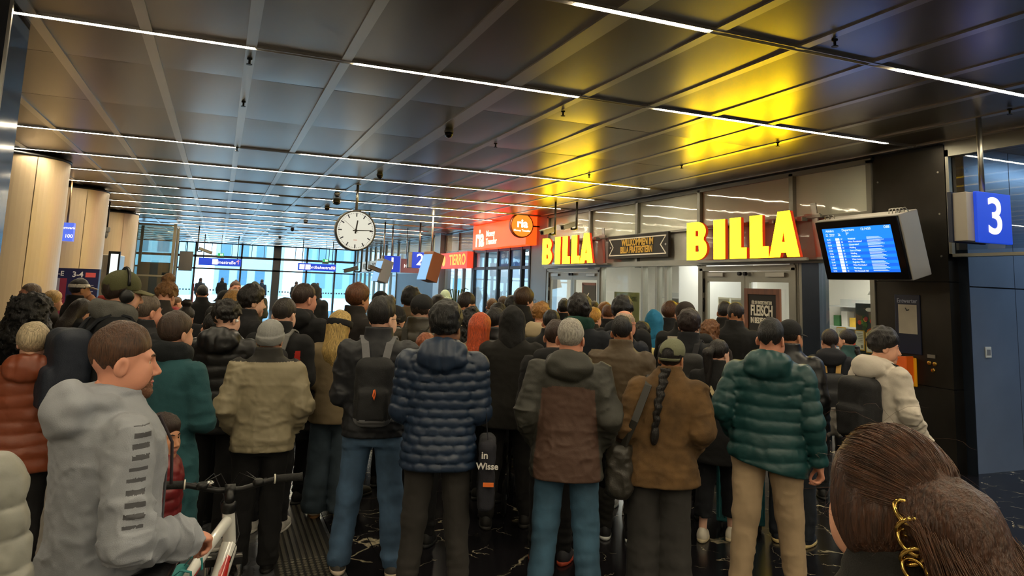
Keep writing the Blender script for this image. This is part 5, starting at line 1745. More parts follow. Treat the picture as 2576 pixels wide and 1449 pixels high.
# far glass front
fr = MB()
for x in (-2.3, -1.35, 1.15, 3.15, 4.9, 6.6, 7.8):
    wd = .22 if abs(x-3.15) < .1 else .05
    fr.box((x-wd, 44.85, 0), (x+wd, 45.15, ZC))
fr.box((-7, 44.85, 2.93), (7.85, 45.15, 3.06)).box((-7, 44.85, 2.24), (7.85, 45.15, 2.33)).box((-7, 44.85, 3.74), (7.85, 45.15, ZC))
for x in (-1.9, -.5, .6, 1.7, 2.4, 4.2, 5.6, 6.2):
    fr.box((x-.015, 44.9, 3.05), (x+.015, 45.1, 3.75))
struct('trim_130', fr, mat('front_frame', '#33302c', .5))
for a, b_ in ((-7, -2.35), (-2.25, -1.4), (-1.3, 1.1), (1.2, 2.93), (3.37, 4.85), (4.95, 6.55), (6.65, 7.75)):
    pane(wn, (a, 45.0, .05), (b_, 45.01, 2.24), clear); wn += 1
    pane(wn, (a, 45.0, 2.33), (b_, 45.01, 2.93), clear); wn += 1
    pane(wn, (a, 45.0, 3.06), (b_, 45.01, 3.74), clear); wn += 1
dash = MB()
for k in range(60):
    dash.box((-2.2+k*.16, 44.98, 1.02), (-2.2+k*.16+.09, 44.995, 1.10))
struct('trim_131', dash, mat('dash_grey', '#55585c', .6))
struct('trim_132', MB().box((-1.38, 44.9, .1), (-1.26, 44.98, 1.4)).box((1.12, 44.9, .1), (1.24, 44.98, 1.2)), mat('door_mark_red', '#b0302a', .5))
def street_sign(x, y, z, wd, body, icon, arrow, lb, exl):
    t = empty('station_sign', (x, y, z), label=lb, cat='sign', group='long blue direction signs at the far end')
    MB().box((-wd, -.08, -.17), (wd, .08, .17)).build('panel', sign_b, t)
    text('lettering', body, .21, sign_n, (wd*.18, -.085, -.01), (1, 0, 0), UZ, t, .002, .002)
    ic = MB()
    for k, cx in enumerate(icon):
        ic.box((cx-.12, -.088, -.12), (cx+.12, -.08, .12))
    ic.build('pictogram', sign_n, t)
    text('arrow', arrow, .26, emit('sign_arrow', (1, .4, .35), 1.1), (wd*.86, -.085, .01), (1, 0, 0), UZ, t, .002, .006)
    MB().tube([(-wd*.8, 0, .17), (-wd*.8, 0, ZC-z)], .02, 8).tube([(wd*.8, 0, .17), (wd*.8, 0, ZC-z)], .02, 8).build('hanger', dark_frame, t)
    e = empty('exit_sign', (x+exl, y-.3, z+.34), label=('green exit sign above the left far blue direction sign' if exl < .1 else 'green exit sign above the right far blue direction sign'), cat='sign', group='green exit signs')
    MB().box((-.13, -.06, -.07), (.13, .06, .07)).build('panel', emit('exit_green', (.04, .55, .15), .8), e)
    MB().box((-.02, -.064, -.045), (.02, -.06, .045)).box((.04, -.064, -.04), (.09, -.06, .04)).build('pictogram', sign_n, e)
    MB().box((-.15, -.05, -.16), (.15, .06, -.07)).build('base', mat('exit_base', '#4a463f', .6), e)
    MB().tube([(0, 0, .06), (0, 0, ZC-z-.34)], .012, 6).build('hanger', dark_frame, e)
street_sign(0.0, 36, 2.53, .92, 'Heinestraße', (-.22,), '↑', 'long blue direction sign with white lettering at the far end, left one', .0)
street_sign(4.42, 36, 2.48, .90, 'Nordbahnstraße', (-.72, -.44), '→', 'long blue direction sign with two pictograms at the far end below the clock', .35)

# outside: pale buildings and a few masses beyond the glass
for x, y, w_, h, c, lb in ((-7, 75, 9, 16, '#a9c2d2', 'pale grey building seen through the far glass, left'), (3, 82, 7, 15, '#bcd0da', 'pale ribbed building seen through the far glass, middle left'), (13, 78, 8, 13, '#86a6ba', 'bluish building seen through the far glass behind the clock'), (24, 80, 9, 12, '#b59e94', 'pinkish grey building seen through the far glass, right')):
    t = empty('building', (x, y, -.05), label=lb, cat='building', group='buildings beyond the far glass')
    m_ = MB().box((-w_/2, 0, 0), (w_/2, 8, h))
    m_.build('wall', mat('facade_'+c[1:], c, .8), t)
    for fl in range(int(h//3)):
        for k in range(int(w_//1.8)):
            MB().box((-w_/2+.5+k*1.8, -.06, 1.0+fl*3), (-w_/2+1.5+k*1.8, .02, 2.6+fl*3)).build('window', mat('facade_glass', '#5f7f94', .15), t)

# cables at the letters, planter leaf by the red shop
t = empty('potted_palm', (7.2, 22.1, 0), label='small green leafy plant by the front of the red-signed shop', cat='plant')
MB().lathe([(.14, 0), (.19, .4), (.17, .4), (.16, .36), (.001, .36)], n=20).build('pot', mat('pot_dark', '#2e2a28', .6), t)
rp = random.Random(3)
lv = MB()
for k in range(26):
    a = rp.uniform(0, 6.28); L_ = rp.uniform(.5, .95); h = rp.uniform(.7, 1.5)
    pts = [(0, 0, .36), (math.cos(a)*L_*.25, math.sin(a)*L_*.25, .36+h*.6), (math.cos(a)*L_*.55, math.sin(a)*L_*.55, .36+h), (math.cos(a)*L_*.8, math.sin(a)*L_*.8, .30+h)]
    lv.ribbon(pts, (math.cos(a)*.5, math.sin(a)*.5, .8), .05, .002)
lv.build('leaves', mat('leaf_green', '#2f4a22', .5), t)
# steel grille mat in the floor
t = empty('floor_grille', (0.70, 3.9, 0), label='dark ribbed metal entrance mat set in the floor behind the bicycle', cat='mat')
gm = MB()
for k in range(9):
    gm.box((-.17+k*.041, -2.2, 0), (-.17+k*.041+.024, 1.05, .006))
    gm.box((-.17+k*.041, 1.42, 0), (-.17+k*.041+.024, 2.75, .006))
gm.build('ribs', mat('mat_rib', '#5a564c', .45, .6), t)
gd = MB()
for j in range(9):
    for k in range(9):
        gd.lathe([(.015, .0), (.013, .006)], (-.158+k*.041, 1.08+j*.041, 0), n=8)
gd.build('studs', mat('mat_stud', '#6e695c', .45, .6), t)
MB().box((-.20, -2.25, -.004), (.22, 2.8, .0008)).build('tray', mat('mat_tray', '#0e0d0b', .6), t)
# ------------------------------------------------------------------ people, near to far
JK, JB = '#0d0d0f', '#141416'
BLK, DBR, BRN, GRY = '#0b0908', '#1c120d', '#3a2415', '#a8a29a'
NAVY, CHAR = '#10141d', '#1b1b1e'

# grey hoodie man with the bicycle, at the left
def hoodie_paint(c):
    ax = np.array([.205, -.02, 1.38])
    z = c[:, 2]
    row = ((z-1.02) % .034) < .015
    x = c[:, 0]
    on = (x > .17) & (np.abs(c[:, 1]+.055+.10*(1.40-z)-.060) < .030) & (z > 1.13) & (z < 1.43) & row
    return on.astype(int)
p1 = person('man in light grey hooded sweatshirt with dark bars down the sleeve, holding the bicycle', -0.3, 2.92, 1.74, 72, top=('hoodie', '#8d9097'), legs=('regular', '#3f4a58', 'denim'), hair=('crew', '#4a2f1c'),
            arms=('low', ((.275, -.01, 1.075), (.165, .235, 1.005))), turn=14, skin='rosy', bulk=1.02, deep=1.28, face=True, hood='down', beard='#6a4630', paint=hoodie_paint, pmats=(mat('sleeve_bar', '#4a4a4e', .8),), hem=.84, hands=(.6, .95))
dr = MB()
for sd in (-1, 1):
    dr.tube([tuple(q) for q in p1['put'](np.array([(sd*.05, .135, 1.42), (sd*.062, .185, 1.32), (sd*.06, .195, 1.20), (sd*.064, .195, 1.17)]))], .006, 6)
dr.build('drawstring', mat('cord_dark', '#2a2228', .8), p1['root'])
MB().ribbon([tuple(q) for q in p1['put'](np.array([(0, .155, 1.40), (0, .196, 1.25), (0, .199, 1.05), (0, .205, .90)]))], (0, 1, 0), .012, .004).build('zipper', mat('zip_steel', '#6d6f75', .4, .6), p1['root'])

# foreground woman at the lower right, cropped
pf_ = person('woman with long brown hair in gold clip, black jacket, in the bottom right corner', 1.10, .93, 1.705, -38, top=('jacket', '#14120f'), legs=('slim', JK), hair=('tied', '#3d2313'), f=True, face=True, hood=None, arms='pocket', turn=-6, skin='fair', res=.8, bulk=1.05)
# silver puffer at the left edge
person('person in silver grey quilted coat cut by the left edge of the picture', -0.69, 2.36, 1.7, 4, top=('puffer', '#8d8c84'), legs=('slim', JK), hair=('short', GRY), arms='side', skin='fair', f=True, bulk=1.1, hem=.60, hood='down')

# front row, left to right
person('grey-blond haired woman in rust orange hooded quilted jacket', -1.05, 5.35, 1.58, 4, top=('puffer', '#7a3a1e'), legs=('slim', '#111013'), shoes=('#18181a', '#26262a'), hair=('bob', '#b3a284'), arms='front', f=True, bulk=1.16, hood='down', hem=.76, skin='pale')
pa = person('woman with huge black curly hair and black coat beside the first round column', -1.46, 7.2, 1.70, 20, top=('coat', '#0e0d0f'), legs=('slim', JK), hair=('bigcurl', '#0c0908'), f=True, arms='front')
ph = person('bearded man in olive cap and black headphones wearing long black coat', -.60, 5.35, 1.93, 72, top=('coat', '#101114'), legs=('slim', JK), hair=('short', '#2a1a10'), hat=('cap', '#4a4a2a', '#5a5638'), arms='front', skin='fair', beard='#2a1c14', face=True, hem=.62, bulk=1.05, nod=4, scarf='#5d5c58')
hp_ = MB()
hp_.tube([(.093*math.cos(a*math.pi/12), -.005, .058+.105*math.sin(a*math.pi/12)) for a in range(13)], .010, 8)
hp_.v = [tuple(q) for q in ph['T'](np.array(hp_.v))]
hp_.build('headphone_band', mat('headphone_black', '#0d0d0f', .4), ph['root'])
for sd in (-1, 1):
    e_ = MB().lathe([(.030, 0), (.040, sd*.006), (.040, sd*.026), (.028, sd*.034), (.001, sd*.036)], (sd*.080, -.008, -.004), 'x', 20)
    e_.v = [tuple(q) for q in ph['T'](np.array(e_.v))]
    e_.build('headphone_cup', mat('headphone_black', '#0d0d0f', .4), ph['root'])
backpack(ph, 'dark navy backpack on the back of the man with headphones', '#141c2b', '#10141c', size=(.15, .10, .24))
pt = person('person in long teal coat with dark scarf standing behind the grey hooded sweatshirt', -0.21, 4.60, 1.71, 40, top=('coat', '#1d4a50'), legs=('slim', JK), hair=('short', '#3a2a20'), arms='fold', f=True, hem=.50, scarf='#101519', face=True, turn=10)
person('small child in dark red quilted jacket beside the teal coat', -0.19, 4.1, 1.21, 95, top=('puffer', '#6d1a1c'), legs=('slim', '#15161c'), hair=('medium', '#2a1810'), arms='side', child=True, face=True, turn=40, hood='down', hem=.72, skin='tan')
person('dark-haired woman in beige wool coat holding a cup, looking down', -0.31, 8.06, 1.61, 40, top=('coat', '#6f6656'), legs=('wide', '#131316'), hair=('tied+bun', '#16100d'), arms='front', f=True, face=True, nod=18, bulk=1.08)
pb = person('dark-haired man in black hooded jacket looking down at his phone, left aisle', -.05, 7.3, 1.66, 50, top=('jacket', '#0f1013'), legs=('slim', JK), hair=('short', BLK), arms='front', face=True, nod=24, hood='down')
phone(pb, 'phone held by the dark-haired man in the left aisle', 1)
person('man in burgundy hooded sweatshirt over a white shirt hem', -.02, 6.35, 1.62, 20, top=('hoodie', '#2a1215'), legs=('regular', '#0d0e13'), hair=('crew', BLK), arms='front', hood='down', nod=14)
pc = person('curly-haired man with white earbud in thick black hooded quilted jacket', 0.07, 5.77, 1.74, 18, top=('puffer', '#0e0e10'), legs=('slim', JK), shoes=('#d8d4cc', '#e0dcd4'), hair=('curlytop', '#140e0b'), arms='front', hood='down', turn=24, hem=.80, bulk=1.08, skin='pale', face=True, stance=(.05, -.04))
wb = MB().lathe([(.001, .014), (.010, .010), (.011, -.004), (.006, -.010)], (.089, .0, -.006), 'x', 10)
wb.v = [tuple(q) for q in pc['T'](np.array(wb.v))]
wb.build('earbud', mat('earbud_white', '#e8e8e8', .3), pc['root'])
person('dark-haired person facing sideways with pale face, directly behind the grey beanie', 0.29, 6.93, 1.83, 70, top=('jacket', '#131316'), legs=('slim', JK), hair=('mop', '#15100e'), arms='front', skin='pale', face=True)
pn = person('man in grey beanie and tan cotton jacket with dark collar', 0.36, 5.22, 1.62, 2, top=('bomber', '#8f846a'), legs=('regular', '#0b0b0d'), shoes=('#0e0d0d', '#1a1918'), hair=('short', '#4a4038'), hat=('beanie', '#8d8d8b'), arms='pocket', bulk=1.08, hem=.83, turn=12, skin='fair', paint=lambda c: (c[:, 2] > 1.462).astype(int), pmats=(mat('cloth_dark_collar', '#25231f', .8),))
pr_ = person('short-haired man in black jacket with red side panels and pale strap', 0.49, 5.98, 1.77, 14, top=('jacket', '#0d0d0f'), legs=('slim', '#101115'), shoes=('#c8c4bc', '#d8d4cc'), hair=('short', '#2a2420'), arms='front', turn=16, nod=8, skin='pale', face=True,
            paint=lambda c: ((np.abs(np.abs(c[:, 0])-.165) < .018) & (c[:, 1] < .02) & (c[:, 2] > 1.10) & (c[:, 2] < 1.34) | (c[:, 2] < .93) & (c[:, 1] < 0)).astype(int), pmats=(mat('cloth_red_panel', '#b8281a', .7),))
backpack(pr_, 'slim black backpack with grey straps behind the grey beanie', '#101013', '#6d6c68', size=(.12, .06, .20))
person('man with reddish face in black coat, tall, left of the lit gap', 0.72, 6.68, 1.88, 32, top=('coat', '#0c0d10'), legs=('slim', '#101115'), shoes=('#101012', '#222222'), hair=('short', '#2d1c14'), arms='front', turn=20, face=True, skin='rosy', hood='down')
pw = person('woman with very long blonde hair, black headband, beige cardigan and wide jeans', .98, 6.20, 1.67, 6, top=('knit', '#7d6d52'), legs=('wide', '#43525f', 'denim'), shoes=('#cfc4b4', '#9a7048'), hair=('long', '#b89a5c'), hat=('headband', '#141419'), f=True, arms='front', turn=22, skin='fair', face=True, hem=.78, wr=1.1)
person('person in cream teddy fleece with hood behind the blonde woman', 1.25, 7.35, 1.62, 30, top=('puffer', '#c8b88c'), legs=('slim', JK), hair=('short', '#4a3018'), f=True, arms='front', hood='down')
person('brown-haired person with warm lit face behind the man with the grey-strapped backpack', 1.22, 6.75, 1.89, 50, top=('jacket', '#18120f'), legs=('slim', JK), hair=('medium', '#5a3418'), f=True, arms='front', face=True, skin='tan')
pk = person('man in glasses, black jacket and blue jeans with black backpack on grey straps', 1.06, 4.96, 1.80, 3, top=('bomber', '#181a20'), legs=('regular', '#425c78', 'denim'), shoes=('#4a4846', '#cbb9a4'), hair=('quiff', '#0f0b0a'), arms='front', turn=40, glasses='#2a1a14', skin='pale', face=True, hem=.86, stance=(.04, -.02), spread=.07)
backpack(pk, 'black backpack with grey straps, grey base and orange pull on the man in glasses', '#121316', '#6d6d70', size=(.125, .075, .215), z=1.165, pull='#e86a2a', base='#7d7d80')
px_ = person('ginger woman with low ponytail in grey-green jacket behind the navy quilted jacket', 1.51, 5.38, 1.55, 10, top=('jacket', '#3a3a33'), legs=('slim', JK), hair=('tied+lowpony', '#8a4620'), f=True, arms='front', turn=10)
po = person('man in black cap and olive quilted jacket with olive backpack', 1.65, 6.06, 1.82, 22, top=('puffer', '#2f2a1d'), legs=('regular', '#1a1a18'), hair=('short', '#2a2018'), hat=('cap', '#0f0f11'), arms='front', turn=14, skin='pale', face=True, collar=True)
backpack(po, 'olive backpack worn over the olive quilted jacket', '#2a2618', '#1f1d15', size=(.14, .08, .2))
pv_ = person('man in dark blue brick-quilted hooded jacket with charcoal trousers and tote bag', 1.32, 4.28, 1.8, 2, top=('brick', '#1a2a40'), legs=('slim', '#2b2825'), shoes=('#151516', '#26262a'), hair=('mop', '#0a0908'), arms='front', hood='down', turn=20, glasses='#0d0d0f', skin='brown', bulk=1.08, hem=.80, spread=.05, wr=1.05)
pg = person('hooded person in long black coat behind the grey-haired man, hood up', 2.30, 5.55, 1.74, 2, top=('coat', '#15130f'), legs=('slim', '#131110'), shoes=('#141210', '#2a2826'), hair=('short', BLK), hat=('hoodup', '#0f0e0e'), arms='front', bulk=1.10, hem=.78, collar=False, spread=.05, stance=(-.03, .06))
phone(pg, 'lit phone in the hand of the black hooded person', 1)
person('woman with bright orange long hair half hidden by the black hood', 2.15, 5.92, 1.69, 14, top=('jacket', '#6d5a48'), legs=('slim', JK), hair=('long', '#b8481a'), f=True, arms='front')
def rain_paint(c):
    z, x, y = c[:, 2], c[:, 0], c[:, 1]
    body = (np.abs(x) < .168+.10*np.clip(1.25-z, 0, .4)) & (z < 1.335-.25*np.clip(np.abs(x)-.07, 0, .1))
    return (body & (np.abs(x) < .225)).astype(int)
person('grey-haired man in brown and dark grey hooded rain jacket with blue jeans', 2.11, 4.12, 1.735, 1, top=('rain', '#2f2e27'), legs=('regular', '#36566c', 'denim'), shoes=('#6a5c4a', '#3a342c'), hair=('short', '#9a948a'), arms='pocket', hood='down', turn=10, bulk=1.06, hem=.76, paint=rain_paint, pmats=(mat('cloth_rain_brown', '#4c3529', .7, bump=.12, scale=200),), spread=.05, skin='rosy')
person('brown-haired man in black hooded jacket at the left shoulder of the grey-haired man', 2.34, 4.8, 1.69, 8, top=('jacket', '#121113'), legs=('slim', JK), shoes=('#2a2a30', '#b0432a'), hair=('short', '#2d1a10'), arms='front', hood='down')
pz = person('woman in olive cap worn backwards, braided ponytail and brown suede jacket', 2.7, 3.98, 1.62, -2, top=('suede', '#5a4224'), legs=('wide', '#2d2b29'), shoes=('#1d1c1b', '#2c2b2a'), hair=('tied+braid', '#0f0a08'), hat=('backcap', '#6b6d55'), f=True, arms='pocket', turn=22, bulk=1.20, hem=.77, collar=True, side=.10, skin='tan', face=True, wr=1.18)
pq = person('woman with dark ponytail, black coat and cream studded shoulder strap, bare ankles', 3.8, 4.8, 1.56, 14, top=('coat', '#0c0c0f'), legs=('regular', '#10131a'), shoes=('#d8d0c0', '#d0c0a0'), hair=('tied+pony', '#120b0a'), f=True, arms='front', turn=24, nod=6, hem=.66, ankle=.20, skin='pale', face=True, stance=(-.08, .1), bulk=1.05)
pgz = person('man in dark green hooded quilted jacket and beige jogging trousers', 3.46, 3.86, 1.765, 6, top=('puffer', '#133c3d'), legs=('jogger', '#9a8468'), shoes=('#a89c8c', '#c8bcaa'), hair=('crew', '#0c0a09'), arms=('pocket', ((.275, -.03, 1.10), (.315, .03, .835))), hood='down', turn=14, bulk=1.20, hem=.80, hipup=-.6, skin='rosy', spread=.06, stance=(-.10, .06), side=.04)
person('man in black cap and black leather jacket behind the green quilted jacket', 4.35, 4.58, 1.73, 12, top=('leather', '#0f1014'), legs=('regular', '#141a24', 'denim'), shoes=('#161b26', '#c9b078'), hair=('short', '#1a1512'), hat=('cap', '#0c0c0e'), arms='side', turn=20, skin='tan', face=True)
pyj = person('short dark-haired man in olive brown jacket holding a black phone', 3.05, 5.05, 1.71, 6, top=('bomber', '#4e3f2a'), legs=('slim', '#14120f'), shoes=('#1c1c20', '#d8d8d8'), hair=('crew', '#0f0b09'), arms='front', turn=16, skin='tan', bulk=1.03, hem=.84)
phone(pyj, 'black phone in the hand of the olive brown jacket man', 1, False)
pmm = person('bald man with glasses in navy jacket over a cream hood', 3.43, 5.66, 1.76, 30, top=('hoodie', '#161c28'), legs=('slim', NAVY), hair=('balding', '#b09884'), arms='front', glasses='#111111', skin='rosy', face=True, turn=16, hood='down', nod=8, shoes=('#d8d4cc', '#e0dcd4'))
pdb = person('dark wavy-haired man with black backpack left of the dark ponytail woman', 3.94, 5.37, 1.76, 4, top=('jacket', '#121419'), legs=('slim', JK), hair=('mop', '#20110c'), arms='front', skin='pale', turn=10)
backpack(pdb, 'grey-black backpack on the dark wavy-haired man', '#1d1c1a', '#15151a', size=(.15, .09, .22))
pac = person('person in dark cap and black jacket with large white back print', 4.28, 5.9, 1.83, 4, top=('jacket', '#0d0d0e'), legs=('slim', JK), hair=('short', BRN), hat=('cap', '#241a14', '#5a4a38'), arms='front', turn=26, skin='fair')
s_ = pac['s']
MB().box((-.14*s_, -.172*s_, 1.20*s_), (.06*s_, -.164*s_, 1.43*s_)).build('back_print', mat('print_white', '#c8c0ac', .7), pac['root'])
text('lettering', 'ACA', .10*s_, mat('print_black', '#0d0c0c', .7), (-.04*s_, -.1735*s_, 1.375*s_), (1, 0, 0), (0, 0, 1), pac['root'], .0006, .003)
person('small person with black bob and pale yellow shirt beside the bald man', 4.35, 6.77, 1.57, 24, top=('jacket', '#c8b878'), legs=('slim', JK), hair=('mop', BLK), f=True, arms='front', skin='tan')
pbh = person('person in bright blue hooded sweatshirt with hood up and black strap', 4.73, 7.10, 1.69, 10, top=('hoodie', '#1a6d94'), legs=('slim', NAVY), hair=('short', BLK), hat=('hoodup', '#1a6d94'), arms='front', collar=False)
backpack(pbh, 'small black backpack on the bright blue hooded sweatshirt', '#101216', '#0d0d10', size=(.12, .06, .18), z=1.10)
person('dark-haired man in black coat right in front of the nearer double door', 5.35, 6.45, 1.83, 8, top=('coat', '#0c0b0c'), legs=('slim', JK), hair=('crew', '#1a0f0a'), arms='front', skin='tan', nod=6, turn=16, bulk=1.06)
person('black-haired man behind the man at the nearer door, only hair top and shoulders seen', 5.60, 6.92, 1.84, 4, top=('jacket', '#0e0d0d'), legs=('slim', JK), hair=('short', '#130d0a'), arms='front', skin='tan', nod=4, bulk=1.06)
pgi = person('girl with dark ponytail and navy hooded jacket by the right-hand window', 5.65, 5.40, 1.62, -2, top=('jacket', '#15171f'), legs=('slim', '#15161c'), hair=('tied+lowpony', '#1c0f0c'), f=True, arms='front', hood='down', turn=-18, skin='fair')
backpack(pgi, 'black school backpack with reflective bands on the girl in navy jacket', '#15161a', '#b08a4a', size=(.15, .10, .20), z=1.10)
person('girl with long braid and teal jacket beyond the navy jacket girl', 6.30, 5.78, 1.60, -30, top=('jacket', '#2a4a4a'), legs=('slim', '#15161c'), hair=('tied+braid', '#150d0c'), f=True, arms='front', face=True, turn=-28, skin='fair')
pwb = person('boy in white hooded sweatshirt facing right beside the black pillar', 4.72, 4.03, 1.7, 42, top=('hoodie', '#c8bfb2'), legs=('regular', '#8d939c', 'denim'), shoes=('#d8d4cc', '#e0dcd4'), hair=('mop', '#15100e'), arms=('pocket', 'low'), hood='down', turn=34, face=True, skin='fair', nod=6)
backpack(pwb, 'large black backpack on the boy in white hooded sweatshirt', '#0f0f12', '#0c0c0e', size=(.155, .10, .24), z=1.14)

# middle rows
person('black haired woman in dark jacket below the far beanie, half hidden', 1.62, 6.9, 1.68, 30, top=('jacket', '#111114'), legs=('slim', JK), hair=('short', BLK), hat=('beanie', '#0c0b0c'), f=True, arms='front', turn=20)
pfu = person('tall person with thick black hair and fur-brown coat behind the black cap', 2.02, 7.9, 1.86, 10, top=('coat', '#4a3c28'), legs=('slim', JK), hair=('mop', '#0d0b0a'), hat=('beanie', '#100e0d'), arms='front', hood='down')
pe_ = person('short-haired bearded man with white earbud facing right, centre of the crowd', 2.52, 7.51, 1.84, 56, top=('jacket', '#0f0e0f'), legs=('slim', JK), hair=('crew', '#1f1510'), beard='#2a1c14', arms='front', face=True, nod=12, skin='tan')
wb = MB().lathe([(.001, .014), (.010, .010), (.011, -.004), (.006, -.010)], (.089, .0, -.006), 'x', 10)
wb.v = [tuple(q) for q in pe_['T'](np.array(wb.v))]
wb.build('earbud', mat('earbud_white', '#e8e8e8', .3), pe_['root'])
person('person in pale green bucket hat deep in the crowd', 4.05, 13.2, 1.80, 10, top=('jacket', '#3a3a34'), legs=('slim', JK), hair=('short', BRN), hat=('bucket', '#a9b8a0'), arms='front')
person('woman with long black hair in dark jacket left of the orange hair', 2.30, 6.6, 1.71, 16, top=('jacket', '#101012'), legs=('slim', JK), hair=('curlylong', '#0b0807'), f=True, arms='front')
person('woman with black hair in dark quilted jacket between the long black hair and orange hair', 2.42, 6.28, 1.72, 20, top=('puffer', '#0f1013'), legs=('slim', JK), hair=('short', '#0c0908'), f=True, arms='front', turn=20)
person('black bobbed head above the black hood, in the middle rows', 2.93, 7.50, 1.71, 14, top=('jacket', '#0f0f11'), legs=('slim', JK), hair=('mop', '#0c0a0a'), arms='front')
person('tall woman with smooth brown bob and glasses in black coat', 3.32, 7.70, 1.91, 28, top=('coat', '#0d0c0d'), legs=('slim', JK), hair=('bob', '#3d2715'), f=True, arms='front', turn=22, glasses='#2a1a10', skin='fair', face=True)
person('woman with curly blonde hair and cream hood left of the dark rows', 3.22, 7.0, 1.76, 14, top=('hoodie', '#a8987a'), legs=('slim', JK), hair=('curlytop', '#9a6d38'), f=True, arms='front', hood='down', turn=14)
person('black-haired man in broad black jacket behind the grey-haired man', 3.05, 6.37, 1.71, 4, top=('jacket', '#0d0e10'), legs=('slim', JK), hair=('short', '#0d0a09'), arms='front', bulk=1.12, hood=None)
person('big dark-haired man in navy jacket with green collar edge', 3.00, 5.69, 1.86, 4, top=('jacket', '#121720'), legs=('slim', NAVY), hair=('mop', '#130d0b'), arms='front', bulk=1.05, scarf='#123a30', turn=8)
person('blonde woman in profile near the direction board door', 4.30, 7.78, 1.69, 46, top=('jacket', '#1d1a18'), legs=('slim', JK), hair=('medium', '#b8863c'), f=True, arms='front', skin='fair', face=True)
person('dark-haired woman in black beside the blonde profile', 3.75, 7.05, 1.70, 36, top=('jacket', '#0d0d0e'), legs=('slim', JK), hair=('tied', '#100c0b'), f=True, arms='front', skin='tan', face=True, hood='down')
person('brown-haired man in dark jacket below the olive green poster, left', 4.82, 8.32, 1.73, 4, top=('jacket', '#131316'), legs=('slim', JK), hair=('short', '#5a351a'), arms='front')
person('black-haired man directly below the olive green poster', 3.72, 6.15, 1.85, 6, top=('jacket', '#131418'), legs=('slim', JK), hair=('mop', '#0d0b0b'), arms='front', hood='down')
person('brown-haired person between blue hood and dark cap', 5.15, 7.4, 1.80, 14, top=('jacket', '#101013'), legs=('slim', JK), hair=('medium', '#4a2c16'), f=True, arms='front', turn=30)
person('blonde-brown haired woman peeking past the wavy dark-haired man', 4.88, 6.27, 1.65, 20, top=('jacket', '#2a2018'), legs=('slim', JK), hair=('curlylong', '#6d4420'), f=True, arms='front')

# far left group
person('bald man facing left in front of the first round column', -1.96, 9.6, 1.77, -100, top=('jacket', '#4a4038'), legs=('slim', JK), hair=('buzz', '#6d5a4c'), arms='front', skin='rosy', face=True)
person('blonde woman in profile looking right, behind the huge curly hair', -1.85, 10.2, 1.66, 70, top=('jacket', '#3a352f'), legs=('slim', JK), hair=('medium', '#c9a468'), f=True, arms='front', skin='fair', face=True)
pvz = person('person in white sun visor talking on a phone by the blue information board', -1.52, 9.8, 1.83, 68, top=('jacket', '#0f0e10'), legs=('slim', JK), hair=('short', '#1a1210'), hat=('visor', '#d8d0c4'), arms=('front', 'ear'), skin='tan', face=True)
pwl = person('dark long-haired woman looking down at her phone below the white visor', -1.40, 9.0, 1.64, 55, top=('jacket', '#101014'), legs=('slim', JK), hair=('long', '#20130e'), f=True, arms='front', nod=26, skin='fair', face=True)
phone(pwl, 'bright phone held by the long-haired woman below the white visor', 1)
person('dark-haired woman with red and white scarf beside the silver ticket machine', -1.42, 11.6, 1.75, 40, top=('jacket', '#15151a'), legs=('slim', JK), hair=('medium', '#15100f'), f=True, arms='front', scarf='#8a2a22', face=True)
person('grey-brown haired person partly hidden right of the headphone man', -.50, 6.3, 1.75, 60, top=('jacket', '#1a1a1d'), legs=('slim', JK), hair=('short', '#5d5044'), arms='front', skin='rosy', face=True)
person('woman with messy blonde-brown topknot behind the headphone man', -.50, 7.9, 1.86, 30, top=('coat', '#2a2420'), legs=('slim', JK), hair=('curlytop+bun', '#7a5530'), f=True, arms='front', nod=22)
person('child in red jacket with backpack far down the left aisle', -.62, 13.0, 1.55, 60, top=('puffer', '#8d1c22'), legs=('slim', JK), hair=('short', '#5a3a20'), arms='front', skin='fair', face=True)
person('person in black cap far down the left aisle', -.85, 14.5, 1.80, 20, top=('jacket', '#131316'), legs=('slim', JK), hair=('short', BRN), hat=('cap', '#0d0e13'), arms='front')
person('person in long black coat walking away with a pale bag, far left aisle', -.22, 12.5, 1.76, 0, top=('coat', '#0c0c0e'), legs=('slim', JK), hair=('short', BLK), arms=('side', 'side'))
person('person in dark hat with badge facing right, far left aisle', .10, 10.6, 1.72, 40, top=('jacket', '#15161c'), legs=('slim', JK), hair=('short', BRN), hat=('bucket', '#121318'), arms='front', skin='tan', face=True)
person('woman with straight blonde hair behind the curly-haired man', .17, 8.3, 1.78, 20, top=('jacket', '#2a2622'), legs=('slim', JK), hair=('long', '#a5793c'), f=True, arms='front')
person('short-haired man with pink face facing the viewer far down the hall', .26, 12.2, 1.86, 165, top=('jacket', '#1a1c24'), legs=('slim', JK), hair=('buzz', '#5a3a28'), arms='side', skin='rosy', face=True)
person('person in olive hood far down the hall behind the blonde hair', .70, 15.5, 1.80, 10, top=('hoodie', '#3a3d30'), legs=('slim', JK), hair=('short', BLK), hat=('hoodup', '#3a3d30'), arms='front', collar=False)
person('dark hooded figure far down the hall under the clock signs', 1.70, 14.0, 1.82, 10, top=('coat', '#0b0b0d'), legs=('slim', JK), hair=('short', BLK), hat=('hoodup', '#0b0b0d'), arms='front', collar=False)
person('person in dark knitted beanie behind the man in glasses', 1.82, 8.56, 1.79, 18, top=('jacket', '#100f10'), legs=('slim', JK), hair=('medium', '#0d0b0b'), hat=('beanie', '#131012'), f=True, arms='front')
